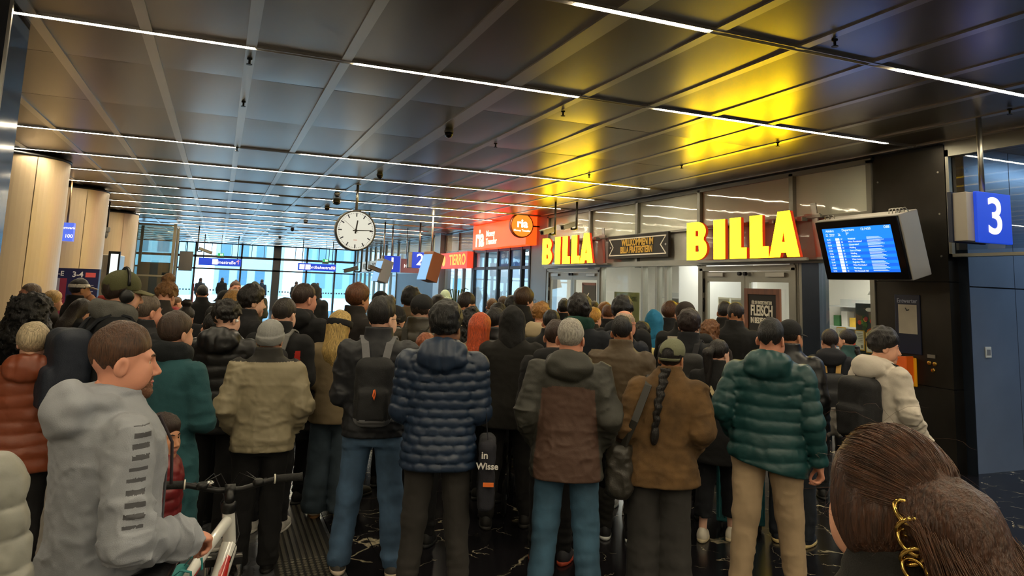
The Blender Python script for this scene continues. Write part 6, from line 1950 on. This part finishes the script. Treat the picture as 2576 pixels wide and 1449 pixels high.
# crowd at the farther door
_far = [(3.30, 9.6, 1.80, 20, 'crew', '#2a1a10', '#1a1715', 'brown cropped head deep in the crowd below the orange box sign'), (3.87, 10.17, 1.73, 10, 'short', '#6d4a28', '#3a3028', 'light brown head deep in the crowd beside the black bob'),
        (3.55, 8.6, 1.78, 12, 'mop', '#0d0b0a', '#101012', 'black-haired head deep in the crowd left of the pink beanie'), (4.30, 10.8, 1.76, 16, 'short', '#3a2415', '#2a2622', 'dark brown head under the dark shop frames'),
        (4.95, 11.6, 1.80, 10, 'short', BLK, '#141417', 'black head far back under the dark shop frames'), (4.45, 8.9, 1.77, 14, 'short', '#0e0b0a', '#131316', 'black-haired man far back beside the curly blonde hair'),
        (4.35, 9.4, 1.72, 18, 'curlytop', '#5a3a1c', '#2a241e', 'brown curly head far back near the farther yellow letters'), (5.17, 9.35, 1.75, 6, 'short', '#20140e', '#111114', 'dark-haired head just left of the direction board'),
        (5.10, 8.9, 1.74, 24, 'medium', '#8a5a2a', '#3a3228', 'sandy-haired woman far back before the farther door'), (5.6, 11.2, 1.75, 12, 'short', '#2a1c14', '#1a1a1d', 'dark brown head far back before the farther door, by the glass'),
        (2.95, 11.0, 1.76, 24, 'short', '#3d2a1a', '#2c2a28', 'brown head far back right of the pale bucket hat'), (2.3, 10.2, 1.72, 20, 'medium', '#2a1c12', '#1f1f22', 'brown-haired woman far back behind the earbud man')]
for x, y, H, b, hs, hc, jc, lb in _far:
    person(lb, x, y, H, b, top=('jacket', jc), legs=('slim', JK), hair=(hs, hc), arms='front')
person('pinkish knitted beanie head deep in the crowd', 4.02, 9.15, 1.72, 14, top=('jacket', '#2a2424'), legs=('slim', JK), hair=('medium', BRN), hat=('beanie', '#a88a84'), f=True, arms='front')
person('dark-haired woman in long black coat between the fur-brown coat and the bearded earbud man', 2.66, 8.96, 1.77, 12, top=('coat', '#0e0d0e'), legs=('wide', JK), hair=('bob', '#1a110d'), f=True, arms='front', hem=.30)  # extra figure added to block a bright reflection on the floor
# people outside by the glass
for x, y, H, c, lb in ((-.9, 42.5, 1.75, '#3a4048', 'distant person in slate jacket at the left glass door'), (.2, 43.4, 1.8, '#17181c', 'distant person in black at the glass doors'), (.9, 42.0, 1.72, '#5d5a66', 'distant person in mauve grey jacket at the glass doors'), (2.3, 43.0, 1.78, '#24344a', 'distant person in navy by the glass front'), (3.9, 40.0, 1.75, '#2a2a2c', 'distant person in charcoal left of the clock sign'), (5.2, 41.5, 1.7, '#4a3a34', 'distant person in brown under the right far sign')):
    person(lb, x, y, H, 20, top=('jacket', c), legs=('slim', JK), hair=('short', BRN), arms='side')
# ------------------------------------------------------------------ bicycle
bk = empty('bicycle', (-.047, 2.96, 0), -R_(20), label='white mountain bike with red decals and black handlebar in front of the grey hooded sweatshirt', cat='bicycle')
white_paint = mat('bike_white', '#d9d8d2', .25, coat=.4)
red_paint = mat('bike_red', '#b3261c', .3, coat=.4)
black_al = mat('bike_black', '#141414', .4, .3)
rubber = mat('bike_rubber', '#121211', .85, bump=.3, scale=120)
chrome = mat('bike_silver', '#b4b2ac', .25, 1.0)
HT, HB = np.array([0, .50, .90]), np.array([0, .555, .73])
BBk = np.array([0, 0, .30]); ST = np.array([0, -.13, .74]); RA = np.array([0, -.43, .33])
def otube(mb, a, b, r0, r1, el_=1.25, mi=0, n=14, bow=0.0):
    a, b = np.array(a), np.array(b)
    t = (b-a)/np.linalg.norm(b-a)
    sx_ = np.array([1., 0, 0]); up = np.cross(sx_, t)
    vs = []
    K = 8
    for i in range(K+1):
        u = i/K
        r = r0+(r1-r0)*u
        c = a+(b-a)*u+up*bow*math.sin(math.pi*u)
        vs += [c+sx_*r*math.cos(2*math.pi*k/n)+up*r*el_*math.sin(2*math.pi*k/n) for k in range(n)]
    fs = [(i*n+k, i*n+(k+1) % n, (i+1)*n+(k+1) % n, (i+1)*n+k) for i in range(K) for k in range(n)]
    return mb.add(vs, fs, mi, True)
fm = MB()
otube(fm, HT+[0, -.01, -.03], ST+[0, 0, -.02], .021, .017, 1.3, bow=-.02)
otube(fm, HB+[0, -.01, .02], BBk, .034, .026, 1.35, bow=.02)
otube(fm, ST+[0, 0, .03], BBk, .019, .019, 1.0)
otube(fm, HT+[0, 0, .01], HB, .026, .028, 1.0)
for sd in (-1, 1):
    otube(fm, ST+[sd*.02, 0, -.03], RA+[sd*.065, 0, 0], .010, .009, 1.0)
    otube(fm, BBk+[sd*.03, -.03, 0], RA+[sd*.065, 0, 0], .012, .010, 1.0)
fr_ = fm.build('frame', white_paint, bk)
# red decal patches follow the tubes
dc = MB()
def patch(a, b, r, u0, u1, a0, a1, el_, bow):
    a, b = np.array(a), np.array(b)
    t = (b-a)/np.linalg.norm(b-a); sx_ = np.array([1., 0, 0]); up = np.cross(sx_, t)
    vs = []
    for i in range(7):
        u = u0+(u1-u0)*i/6
        c = a+(b-a)*u+up*bow*math.sin(math.pi*u)
        w_ = 1-abs(i-3)/5
        for k in range(5):
            an = R_((a0+a1)/2+(a1-a0)/2*(k-2)/2*w_)
            vs.append(c+(r+.0012)*(sx_*math.cos(an)+up*el_*math.sin(an)))
    dc.add(vs, [(i*5+k, i*5+k+1, i*5+k+6, i*5+k+5) for i in range(6) for k in range(4)], 0, True)
for u0, u1, a0, a1 in ((.10, .36, 100, 178), (.42, .70, 95, 170), (.15, .45, 10, 80), (.55, .85, 15, 90), (.08, .30, -80, -10), (.4, .75, -170, -100)):
    patch(HB+[0, -.01, .02], BBk, .033-.007*(u0+u1)/2+.001, u0, u1, a0, a1, 1.35, .02)
for u0, u1, a0, a1 in ((.12, .42, 60, 120), (.50, .80, 120, 190), (.5, .8, -10, 60)):
    patch(HT+[0, -.01, -.03], ST+[0, 0, -.02], .0215-.004*(u0+u1)/2, u0, u1, a0, a1, 1.3, -.02)
dc.build('decal', red_paint, fr_)
MB().lathe([(.027, -.035), (.031, -.03), (.031, .0), (.024, .012)], tuple(HT+[0, 0, .04]), n=20).build('headset', black_al, bk)
# steered assembly: turned 20 degrees to the left about the head tube
def steer(p):
    p = np.array(p, float)-HT
    return tuple(rotz(R_(20))@p+HT)
def smb(mb):
    mb.v = [steer(v) for v in mb.v]
    return mb
AX = np.array([0, .665, .335])
fk = MB()
fk.tube([tuple(HB+[0, .0, .02]), tuple(HB+[0, .012, -.03])], .022, 14)
fk.box((-.075, .545, .67), (.075, .605, .70))
for sd in (-1, 1):
    fk.tube([(sd*.062, .572, .70), (sd*.062, .60, .56)], .014, 12, 1)
    fk.tube([(sd*.062, .60, .58), (sd*.062, .655, .335)], .021, 12)
smb(fk).build('fork', [black_al, chrome], bk)
arch = MB().tube([(-.062, .63, .53), (-.062, .655, .62), (-.04, .665, .668), (.04, .665, .668), (.062, .655, .62), (.062, .63, .53)], .010, 8)
smb(arch).build('fork_brace', chrome, bk)
def wheel(c, steer_, name):
    f_ = smb if steer_ else (lambda m: m)
    ty = MB()
    nk = 60
    ring = [(c[0], c[1]+.305*math.cos(2*math.pi*k/nk), c[2]+.305*math.sin(2*math.pi*k/nk)) for k in range(nk)]
    ty.tube(ring, .026, 10, closed=True)
    for k in range(nk):
        a = 2*math.pi*k/nk
        rd = np.array([0, math.cos(a), math.sin(a)]); tg = np.array([0, -math.sin(a), math.cos(a)])
        for xx in (-.014, .014) if k % 2 else (-.022, 0, .022):
            ty.obox(np.array(c)+rd*(.331-abs(xx)*.35)+[xx, 0, 0], (.006, 0, 0), tg*.010, rd*.005)
    w_ = f_(ty).build(name, rubber, bk)
    rm = MB().tube([(c[0], c[1]+.272*math.cos(2*math.pi*k/48), c[2]+.272*math.sin(2*math.pi*k/48)) for k in range(48)], .012, 8, closed=True)
    f_(rm).build('rim', mat('rim_grey', '#77756f', .35, .8), w_)
    sp_ = MB()
    for k in range(24):
        a = 2*math.pi*k/24
        sp_.tube([(c[0]+(.022 if k % 2 else -.022), c[1]+.02*math.cos(a+.8), c[2]+.02*math.sin(a+.8)), (c[0], c[1]+.265*math.cos(a), c[2]+.265*math.sin(a))], .0013, 4)
    f_(sp_).build('spokes', chrome, w_)
    f_(MB().lathe([(.012, -.05), (.026, -.035), (.018, 0), (.026, .035), (.012, .05)], tuple(c), 'x', 16)).build('hub', black_al, w_)
wheel(AX, True, 'front_wheel')
wheel(RA, False, 'rear_wheel')
# handlebar, stem, controls (bar height 1.0)
SC_ = np.array([0, .55, .985])
smb(MB().tube([tuple(HT+[0, -.012, .05]), (0, .49, .965), tuple(SC_)], .018, 12).lathe([(.024, -.022), (.024, .022)], tuple(SC_), 'x', 16)).build('stem', black_al, bk)
bar = [(-.30, .535, 1.025), (-.19, .540, 1.022), (-.11, .548, 1.00), (-.05, .55, .985), (.05, .55, .985), (.11, .548, 1.00), (.19, .540, 1.022), (.30, .535, 1.025)]
smb(MB().tube(bar, .0125, 12)).build('handlebar', black_al, bk)
for sd in (-1, 1):
    g = MB().tube([(sd*.185, .540, 1.022), (sd*.20, .540, 1.022), (sd*.29, .536, 1.025), (sd*.305, .535, 1.026)], [.018, .0165, .0165, .019], 14)
    g = smb(g).build('grip', rubber, bk)
    smb(MB().tube([(sd*.182, .540, 1.022), (sd*.188, .540, 1.022)], .0205, 14)).build('grip_ring', mat('ring_white', '#cfcabb', .5), g)
    lv_ = MB().tube([(sd*.145, .545, 1.015), (sd*.15, .575, 1.005)], .013, 10).tube([(sd*.14, .585, 1.00), (sd*.20, .60, .995), (sd*.27, .590, 1.0)], [.008, .007, .006], 8)
    smb(lv_).build('brake_lever', black_al, bk)
    smb(MB().lathe([(.022, -.012), (.024, 0), (.018, .012)], (sd*.115, .535, 1.015), 'z', 16)).build('shifter', black_al, bk)
    MB().tube([steer((sd*.13, .58, 1.0)), steer((sd*.07, .66, 1.03)), steer((sd*.02, .66, .93)), tuple(HB+[sd*.03, .02, .06]), tuple(HB+[sd*.03, -.08, -.02])], .0028, 6).build('cable', black_al, bk)
    MB().tube([steer((sd*.12, .57, 1.01)), steer((sd*.04, .69, 1.02)), steer((-sd*.03, .67, .90)), tuple(HB+[-sd*.03, .0, .04])], .0025, 6).build('cable', black_al, bk)
smb(MB().lathe([(.018, .0), (.019, .012), (.010, .018), (.001, .019)], (-.085, .545, 1.012), 'z', 18)).build('bell', chrome, bk)
# saddle and rear parts
MB().tube([tuple(ST+[0, .0, -.05]), (0, -.165, .88)], .0145, 12).build('seat_post', black_al, bk)
def sadf(P):
    y = P[:, 1]
    t = np.clip((y+.30)/.28, 0, 1)
    w_ = .078-.056*t**.8
    d = np.sqrt((P[:, 0]/w_)**2+((P[:, 2]-.925-.012*np.cos(y*14))/(.034))**2)-1
    d = d*.03
    d = smx(smx(d, y-.0, .02), -.30-y, .03)
    return d
V, Q = nets(sadf, (-.1, -.34, .85), (.1, .04, .99), .006)
mesh_from('saddle', V, Q, mat('saddle_black', '#0e0e0f', .28, bump=.05, scale=90), bk)
MB().lathe([(.085, -.004), (.09, 0), (.085, .004)], (.05, 0, .30), 'x', 32).build('chainring', black_al, bk)
for sd in (-1, 1):
    MB().tube([(sd*.07, 0, .30), (sd*.085, sd*.12, .30-sd*.12)], .012, 8).build('crank', black_al, bk)
    MB().box((min(sd*.09, sd*.18), sd*.12-.045, .285-sd*.12), (max(sd*.09, sd*.18), sd*.12+.045, .31-sd*.12)).build('pedal', rubber, bk)
bg = empty('cloth_bag', (-.047, 2.96, 0), -R_(20), label='small red, orange and teal bag strapped to the top tube of the bicycle', cat='bag')
def bagf(P):
    return rbox(P, (-.058, .13, .745), (.032, .085, .062), .025)-.005*vnoise(P*22)
V, Q = nets(bagf, (-.12, .02, .66), (.0, .24, .83), .006)
c = V[Q].mean(1)
mesh_from('bag_body', V, Q, [mat('bag_red', '#c0301c', .7), mat('bag_teal', '#1f7a7a', .7), mat('bag_orange', '#e0642a', .7)], bg, np.where(c[:, 2] > .77, 1, np.where(c[:, 2] > .745, 2, 0)))
for yy in (.08, .18):
    MB().ribbon([(-.05, yy, .80), (-.02, yy, .815+yy*.12), (.015, yy, .81+yy*.12), (.02, yy, .77+yy*.12)], [(-.3, 0, 1), (0, 0, 1), (.5, 0, 1), (1, 0, 0)], .015, .003).build('strap', mat('bag_teal', '#1f7a7a', .7), bg)

# ------------------------------------------------------------------ bags and small things in the crowd
def bag_sdf(p, name, label, cat, c, h, r, col, rough=.7, wob=.008, mats_=None, mi=None, group=None, metal=0.0):
    t = worn(p, name, label, cat, group)
    def f(P):
        return rbox(P, c, h, r)-wob*vnoise(P*16)-wob*.5*vnoise(P*40)-wob*.8*(1-np.abs(vnoise(P*11+4)))**4
    c_, h_ = np.array(c), np.array(h)
    V, Q = nets(f, c_-h_-.04, c_+h_+.04, p['rj'])
    mm = [mat('bag_'+col[1:], col, rough, metal, bump=.2, scale=120)]+(mats_ or [])
    mesh_from('bag_body', p['put'](V), Q, mm, t, mi(V[Q].mean(1)) if mi else None)
    return t
# slouchy shoulder bag of the suede jacket
t = bag_sdf(pz, 'shoulder_bag', 'slouchy grey-black leather shoulder bag at the left side of the brown suede jacket', 'bag', (-.275, -.02, .86), (.085, .16, .17), .05, '#33302a', .42, .012)
P_ = pz['put'](np.array([(-.27, .10, 1.0), (-.235, .10, 1.2), (-.165, .09, 1.42), (-.125, -.01, 1.485), (-.135, -.12, 1.43), (-.20, -.17, 1.2), (-.26, -.14, 1.0)]))
MB().ribbon([tuple(q) for q in P_], [(-1, .6, 0), (-.8, .8, 0), (-.3, .8, .6), (0, 0, 1), (-.1, -.8, .6), (-.3, -1, 0), (-.6, -.8, 0)], .045, .008).build('strap', mat('strap_dark', '#24221d', .5), t)
t = bag_sdf(pz, 'handbag', 'dark open-topped bag beside the slouchy shoulder bag, near the suede sleeve', 'bag', (-.37, .12, .86), (.05, .13, .16), .04, '#12110f', .6)
P_ = pz['put'](np.array([(-.37, .04, 1.0), (-.34, .06, 1.13), (-.30, .10, 1.18), (-.34, .16, 1.12), (-.37, .20, 1.0)]))
MB().tube([tuple(q) for q in P_], .007, 8).build('handle', mat('strap_dark', '#24221d', .5), t)
# cream studded strap
t = worn(pq, 'crossbody_bag', 'small black crossbody bag on a cream studded strap over the black coat', 'bag')
pts = np.array([(-.06, .02, 1.475), (-.065, -.08, 1.435), (-.03, -.138, 1.33), (.05, -.160, 1.19), (.13, -.148, 1.06), (.195, -.10, .95), (.235, -.02, .88)])
dense = []
for i in range(len(pts)-1):
    for k in range(4): dense.append(pts[i]+(pts[i+1]-pts[i])*k/4)
dense.append(pts[-1])
dense = pq['put'](np.array(dense))
nr = [(0, -.3, 1)]*3+[(0, -1, .4)]*6+[(.1, -1, 0)]*8+[(.8, -.8, 0)]*(len(dense)-17)
MB().ribbon([tuple(q) for q in dense], nr, .030, .006).build('strap', mat('strap_cream', '#c8b68c', .5), t)
sb = MB()
for i in range(4, len(dense)-2, 3):
    q = np.array(dense[i])+np.array(nr[i])/np.linalg.norm(nr[i])*.009
    sb.lathe([(.009, -.003), (.006, .004), (.001, .006)], tuple(q), 'y', 10)
sb.build('studs', mat('stud_brass', '#9a7434', .3, 1.0), t)
def cbf(P): return rbox(P, (.27, .02, .82), (.035, .10, .075), .02)
V, Q = nets(cbf, (.2, -.12, .7), (.34, .16, .94), .01)
mesh_from('bag_body', pq['put'](V), Q, mat('bag_0e0e10', '#0e0e10', .5), t)
# tote bag
t = bag_sdf(pv_, 'tote_bag', 'navy cloth tote bag with white lettering and orange label beside the quilted jacket', 'bag', (.285, .02, .78), (.045, .16, .19), .03, '#14151f', .85, .006)
s_ = pv_['s']
tw = mat('tote_white', '#c9c6c0', .7)
for sx_, oo, ru in ((1, (.290*s_, -.152*s_, .86*s_), (1, 0, 0)),):
    text('lettering', 'in', .055*s_, tw, (.268*s_, -.163*s_, .905*s_), (1, 0, 0), UZ, t, .003, .001)
    text('lettering', 'Wisse', .050*s_, tw, (.285*s_, -.163*s_, .845*s_), (1, 0, 0), UZ, t, .003, .001)
MB().box((.265*s_, -.166*s_, .735*s_), (.325*s_, -.150*s_, .755*s_)).build('label', mat('tote_orange', '#d86a24', .7), t)
for yy in (-.06, .10):
    P_ = pv_['put'](np.array([(.285, yy, .95), (.27, yy, 1.1), (.245, yy*.6, 1.30), (.21, yy*.4, 1.42), (.17, yy*.3, 1.46)]))
    MB().ribbon([tuple(q) for q in P_], (1, 0, .3), .028, .005).build('handle', mat('tote_strap', '#14151f', .85), t)
# crumpled silvery bag by the schoolgirls
bag_sdf(pgi, 'crumpled_bag', 'crumpled grey and silver plastic bag hanging behind the girl in navy jacket', 'bag', (-.02, -.30, .84), (.13, .07, .15), .05, '#6d6862', .3, .022, metal=.2)
# pale carrier bag
fp = [o for o in D.objects if o.get('label', '').startswith('person in long black coat walking')][0]
t = empty('carrier_bag', fp.location, fp.rotation_euler.z, label='pale carrier bag in the hand of the far walker in long black coat', cat='bag')
V, Q = nets(lambda P: rbox(P, (.27, .05, .70), (.05, .13, .15), .03)-.012*vnoise(P*18), (.18, -.12, .5), (.36, .22, .9), .014)
mesh_from('bag_body', V, Q, mat('carrier_pale', '#b5aca0', .5), t)
# cup
pbc = [o for o in D.objects if o.get('label', '').startswith('dark-haired woman in beige wool coat')][0]
t = empty('paper_cup', (0, 0, 0), label='white paper cup in the hand of the woman in beige wool coat', cat='cup')
t.location, t.rotation_euler = pbc.location, pbc.rotation_euler
MB().lathe([(.028, 1.08), (.038, 1.17)], (.06, .36, 0), n=20).build('cup_wall', mat('cup_white', '#e2dfd8', .6), t)
MB().lathe([(.040, 1.17), (.040, 1.18), (.034, 1.19), (.001, 1.19)], (.06, .36, 0), n=20).build('lid', mat('cup_lid', '#f0efec', .5), t)
# teal suitcase behind the green jacket
t = empty('suitcase', (4.18, 4.98, 0), -R_(40), label='teal ribbed suitcase on wheels standing behind the beige jogging trousers', cat='suitcase')
sh = MB().box((-.19, -.11, .06), (.19, .11, .62))
for k in range(8):
    sh.box((-.18+k*.047, -.122, .09), (-.18+k*.047+.025, .122, .59))
sh.build('shell', mat('teal_shell', '#1d5a60', .4), t, bevel=.012)
for sx_ in (-.15, .15):
    for sy_ in (-.08, .08):
        MB().lathe([(.028, -.01), (.028, .01)], (sx_, sy_, .028), 'x', 14).build('wheel', rubber, t)
        MB().box((sx_-.015, sy_-.012, .03), (sx_+.015, sy_+.012, .065)).build('caster', black_al, t)
MB().tube([(-.09, .09, .60), (-.09, .09, .98), (.09, .09, .98), (.09, .09, .60)], .009, 8).build('handle', chrome, t)
# pushchair in the crowd
t = empty('pushchair', (2.72, 5.95, 0), -R_(25), label='black pushchair standing among the legs left of the blue jeans', cat='pushchair')
for sx_, sy_, r in ((-.24, -.25, .14), (.24, -.25, .14), (-.2, .35, .09), (.2, .35, .09)):
    w_ = MB().tube([(sx_, sy_+(r-.018)*math.cos(k*math.pi/16), r+(r-.018)*math.sin(k*math.pi/16)) for k in range(32)], .018, 8, closed=True).build('wheel', rubber, t)
    hb = MB().lathe([(.022, -.02), (.022, .02)], (sx_, sy_, r), 'x', 12)
    for k in range(6):
        hb.tube([(sx_, sy_, r), (sx_, sy_+(r-.02)*math.cos(k*math.pi/3), r+(r-.02)*math.sin(k*math.pi/3))], .006, 5)
    hb.build('spokes', mat('spoke_grey', '#6d6c68', .4, .7), w_)
pf2 = MB()
for sx_ in (-.22, .22):
    pf2.tube([(sx_, -.25, .14), (sx_, .0, .45), (sx_, .35, .09)], .012, 8).tube([(sx_, .30, .25), (sx_, -.05, .55), (sx_, -.38, 1.0)], .012, 8)
pf2.tube([(-.22, -.38, 1.0), (.22, -.38, 1.0)], .015, 8)
pf2.build('frame', black_al, t)
V, Q = nets(lambda P: sm(rbox(P, (0, .02, .50), (.19, .20, .05), .04), rbox(P, (0, -.17, .72), (.19, .04, .24), .04, rotx(-.3)), .08)-.006*vnoise(P*20), (-.26, -.4, .38), (.26, .3, 1.02), .014)
mesh_from('seat', V, Q, mat('pram_cloth', '#15161a', .9), t)

# ------------------------------------------------------------------ hair of the foreground woman
T_ = pf_['T']
def ftail(P):
    d = sm(rc(P, (0, -.085, .02), (0, -.150, .015), .060, .050), rc(P, (.0, -.150, .015), (.015, -.205, -.10), .056, .064), .05)
    d = sm(d, rc(P, (.015, -.205, -.10), (.02, -.215, -.30), .062, .050), .05)
    d = sm(d, rc(P, (.02, -.215, -.30), (.02, -.19, -.50), .048, .025), .04)
    d = sm(d, el(P, (0, -.022, .040), (.090, .106, .098)), .03)
    d = sm(d, el(np.stack([np.abs(P[:, 0]), P[:, 1], P[:, 2]], 1), (.066, -.03, -.012), (.034, .062, .056)), .03)
    d = d-.006*vnoise(P*np.array([50, 50, 10.]))-.008*vnoise(P*np.array([18, 18, 6.])+3)
    d = smx(d, -el(P, (0, .138, -.035), (.076, .088, .105)), .012)
    return smx(d, np.interp(P[:, 1], [-.10, -.05, .02, .05, .09], [-.6, -.17, -.10, -.03, .05])-P[:, 2], .01)
V, Q = nets(ftail, (-.14, -.33, -.56), (.14, .12, .19), .0048)
mh = mat('hair_3d2313', '#3d2313', .42)
mesh_from('hair_volume', T_(V), Q, mh, pf_['root'])
HV, HQ = [], []
rh_ = np.random.default_rng(21)
def spline(pts, rad):
    p = np.asarray(pts, float)
    t = np.gradient(p, axis=0)
    t /= np.maximum(np.linalg.norm(t, axis=1), 1e-9)[:, None]
    u = np.cross(t, [.31, .52, .79]); u /= np.maximum(np.linalg.norm(u, axis=1), 1e-9)[:, None]
    q = np.cross(t, u)
    r = .00062*rad*(1-.6*np.arange(len(p))/len(p))[:, None]
    n0 = sum(len(v) for v in HV)
    ring = np.stack([p+r*u, p+r*(-.5*u+.87*q), p+r*(-.5*u-.87*q)], 1).reshape(-1, 3)
    HV.append(ring)
    i = np.arange(len(p)-1)[:, None]*3
    for k in range(3):
        HQ.append(np.concatenate([i+k, i+(k+1) % 3, i+3+(k+1) % 3, i+3+k], 1)+n0)
bpt = np.array([0, -1, -.06]); bpt /= np.linalg.norm(bpt)
for k in range(1500):
    th = rh_.uniform(-1.0, 1.0)*math.pi*.62
    s0 = np.array([math.sin(th), .55*math.cos(th)+.10, .75*math.cos(th)-.05+rh_.uniform(0, .3)])
    s0 /= np.linalg.norm(s0)
    om = math.acos(np.clip(s0@bpt, -1, 1))
    rr_ = 1.0+rh_.uniform(.0, .05)+(.05*rh_.random()**6)
    pts = []
    n_ = 10
    u0 = rh_.uniform(0, .35)
    for i in range(n_):
        u = u0+(1-u0)*i/(n_-1)
        v = (math.sin((1-u)*om)*s0+math.sin(u*om)*bpt)/math.sin(om)
        wv_ = 1+.012*math.sin(u*9+k)
        pts.append(np.array([0, -.022, .040])+v*np.array([.092, .108, .101])*rr_*wv_)
    spline(pts, 1.0)
cl_ = [(0, -.10, .02), (0, -.155, .02), (.01, -.20, -.06), (.015, -.215, -.17), (.02, -.215, -.30), (.02, -.20, -.43), (.02, -.18, -.56)]
rad_ = [.052, .056, .066, .066, .058, .046, .036]
for k in range(1300):
    a = rh_.uniform(0, 2*math.pi)
    q = rh_.uniform(1.10, 1.42)
    tw = rh_.uniform(-.8, .8)
    pts = []
    n0 = rh_.integers(0, 3)
    for i in range(n0, len(cl_)):
        aa = a+tw*i/6
        j = rh_.normal(0, .003, 3)
        pts.append(np.array(cl_[i])+rad_[i]*q*np.array([math.cos(aa), math.sin(aa)*.9, .35*math.sin(aa)])+j)
    # smooth the path
    pp = []
    for i in range(len(pts)-1):
        for u in (0, .5):
            pp.append(pts[i]*(1-u)+pts[i+1]*u)
    pp.append(pts[-1])
    pp = [pp[0]]+[(pp[i-1]+2*pp[i]+pp[i+1])/4 for i in range(1, len(pp)-1)]+[pp[-1]]
    spline(pp, 1.0)
for k in range(34):       # loose flyaways round the outline
    s0 = rh_.normal(0, 1, 3); s0[1] -= .2; s0 /= np.linalg.norm(s0)
    p0 = np.array([0, -.022, .045])+s0*np.array([.092, .108, .101])
    d_ = np.cross(s0, rh_.normal(0, 1, 3)); d_ /= np.linalg.norm(d_)
    pts = [p0+d_*.09*u+s0*(.030*math.sin(u*2.2)*rh_.uniform(.8, 1.0)+.002) for u in np.linspace(0, 1, 9)]
    spline(pts, .45)
mst = mat('hair_strand_brown', '#4d2e1a', .38, var=.55, scale=30, vscale=60)
mesh_from('hair_strands', T_(np.concatenate(HV)), np.concatenate(HQ), mst, pf_['root'], kind='stuff')
# gold chain-link clip
t = worn(pf_, 'hair_clip', 'shiny gold chain-link claw clip in the brown hair at the bottom right', 'hair clip')
gold = mat('gold_links', '#c9a458', .14, 1.0)
for k in range(6):
    z = .030-.021*k
    yb_ = -.118-.016*k/5
    for sd in (-1, 1):
        M_ = rotz(sd*.6)@rotx(.55 if k % 2 else -.55)@roty(.7 if k % 2 else -.7)
        ring = []
        for i in range(20):
            a = 2*math.pi*i/20
            q = M_@np.array([.015*math.cos(a), 0, .021*math.sin(a)])
            ring.append(np.array([sd*.066, yb_, z])+q)
        MB().tube([tuple(q) for q in T_(np.array(ring))], .0040, 8, closed=True).build('link', gold, t)
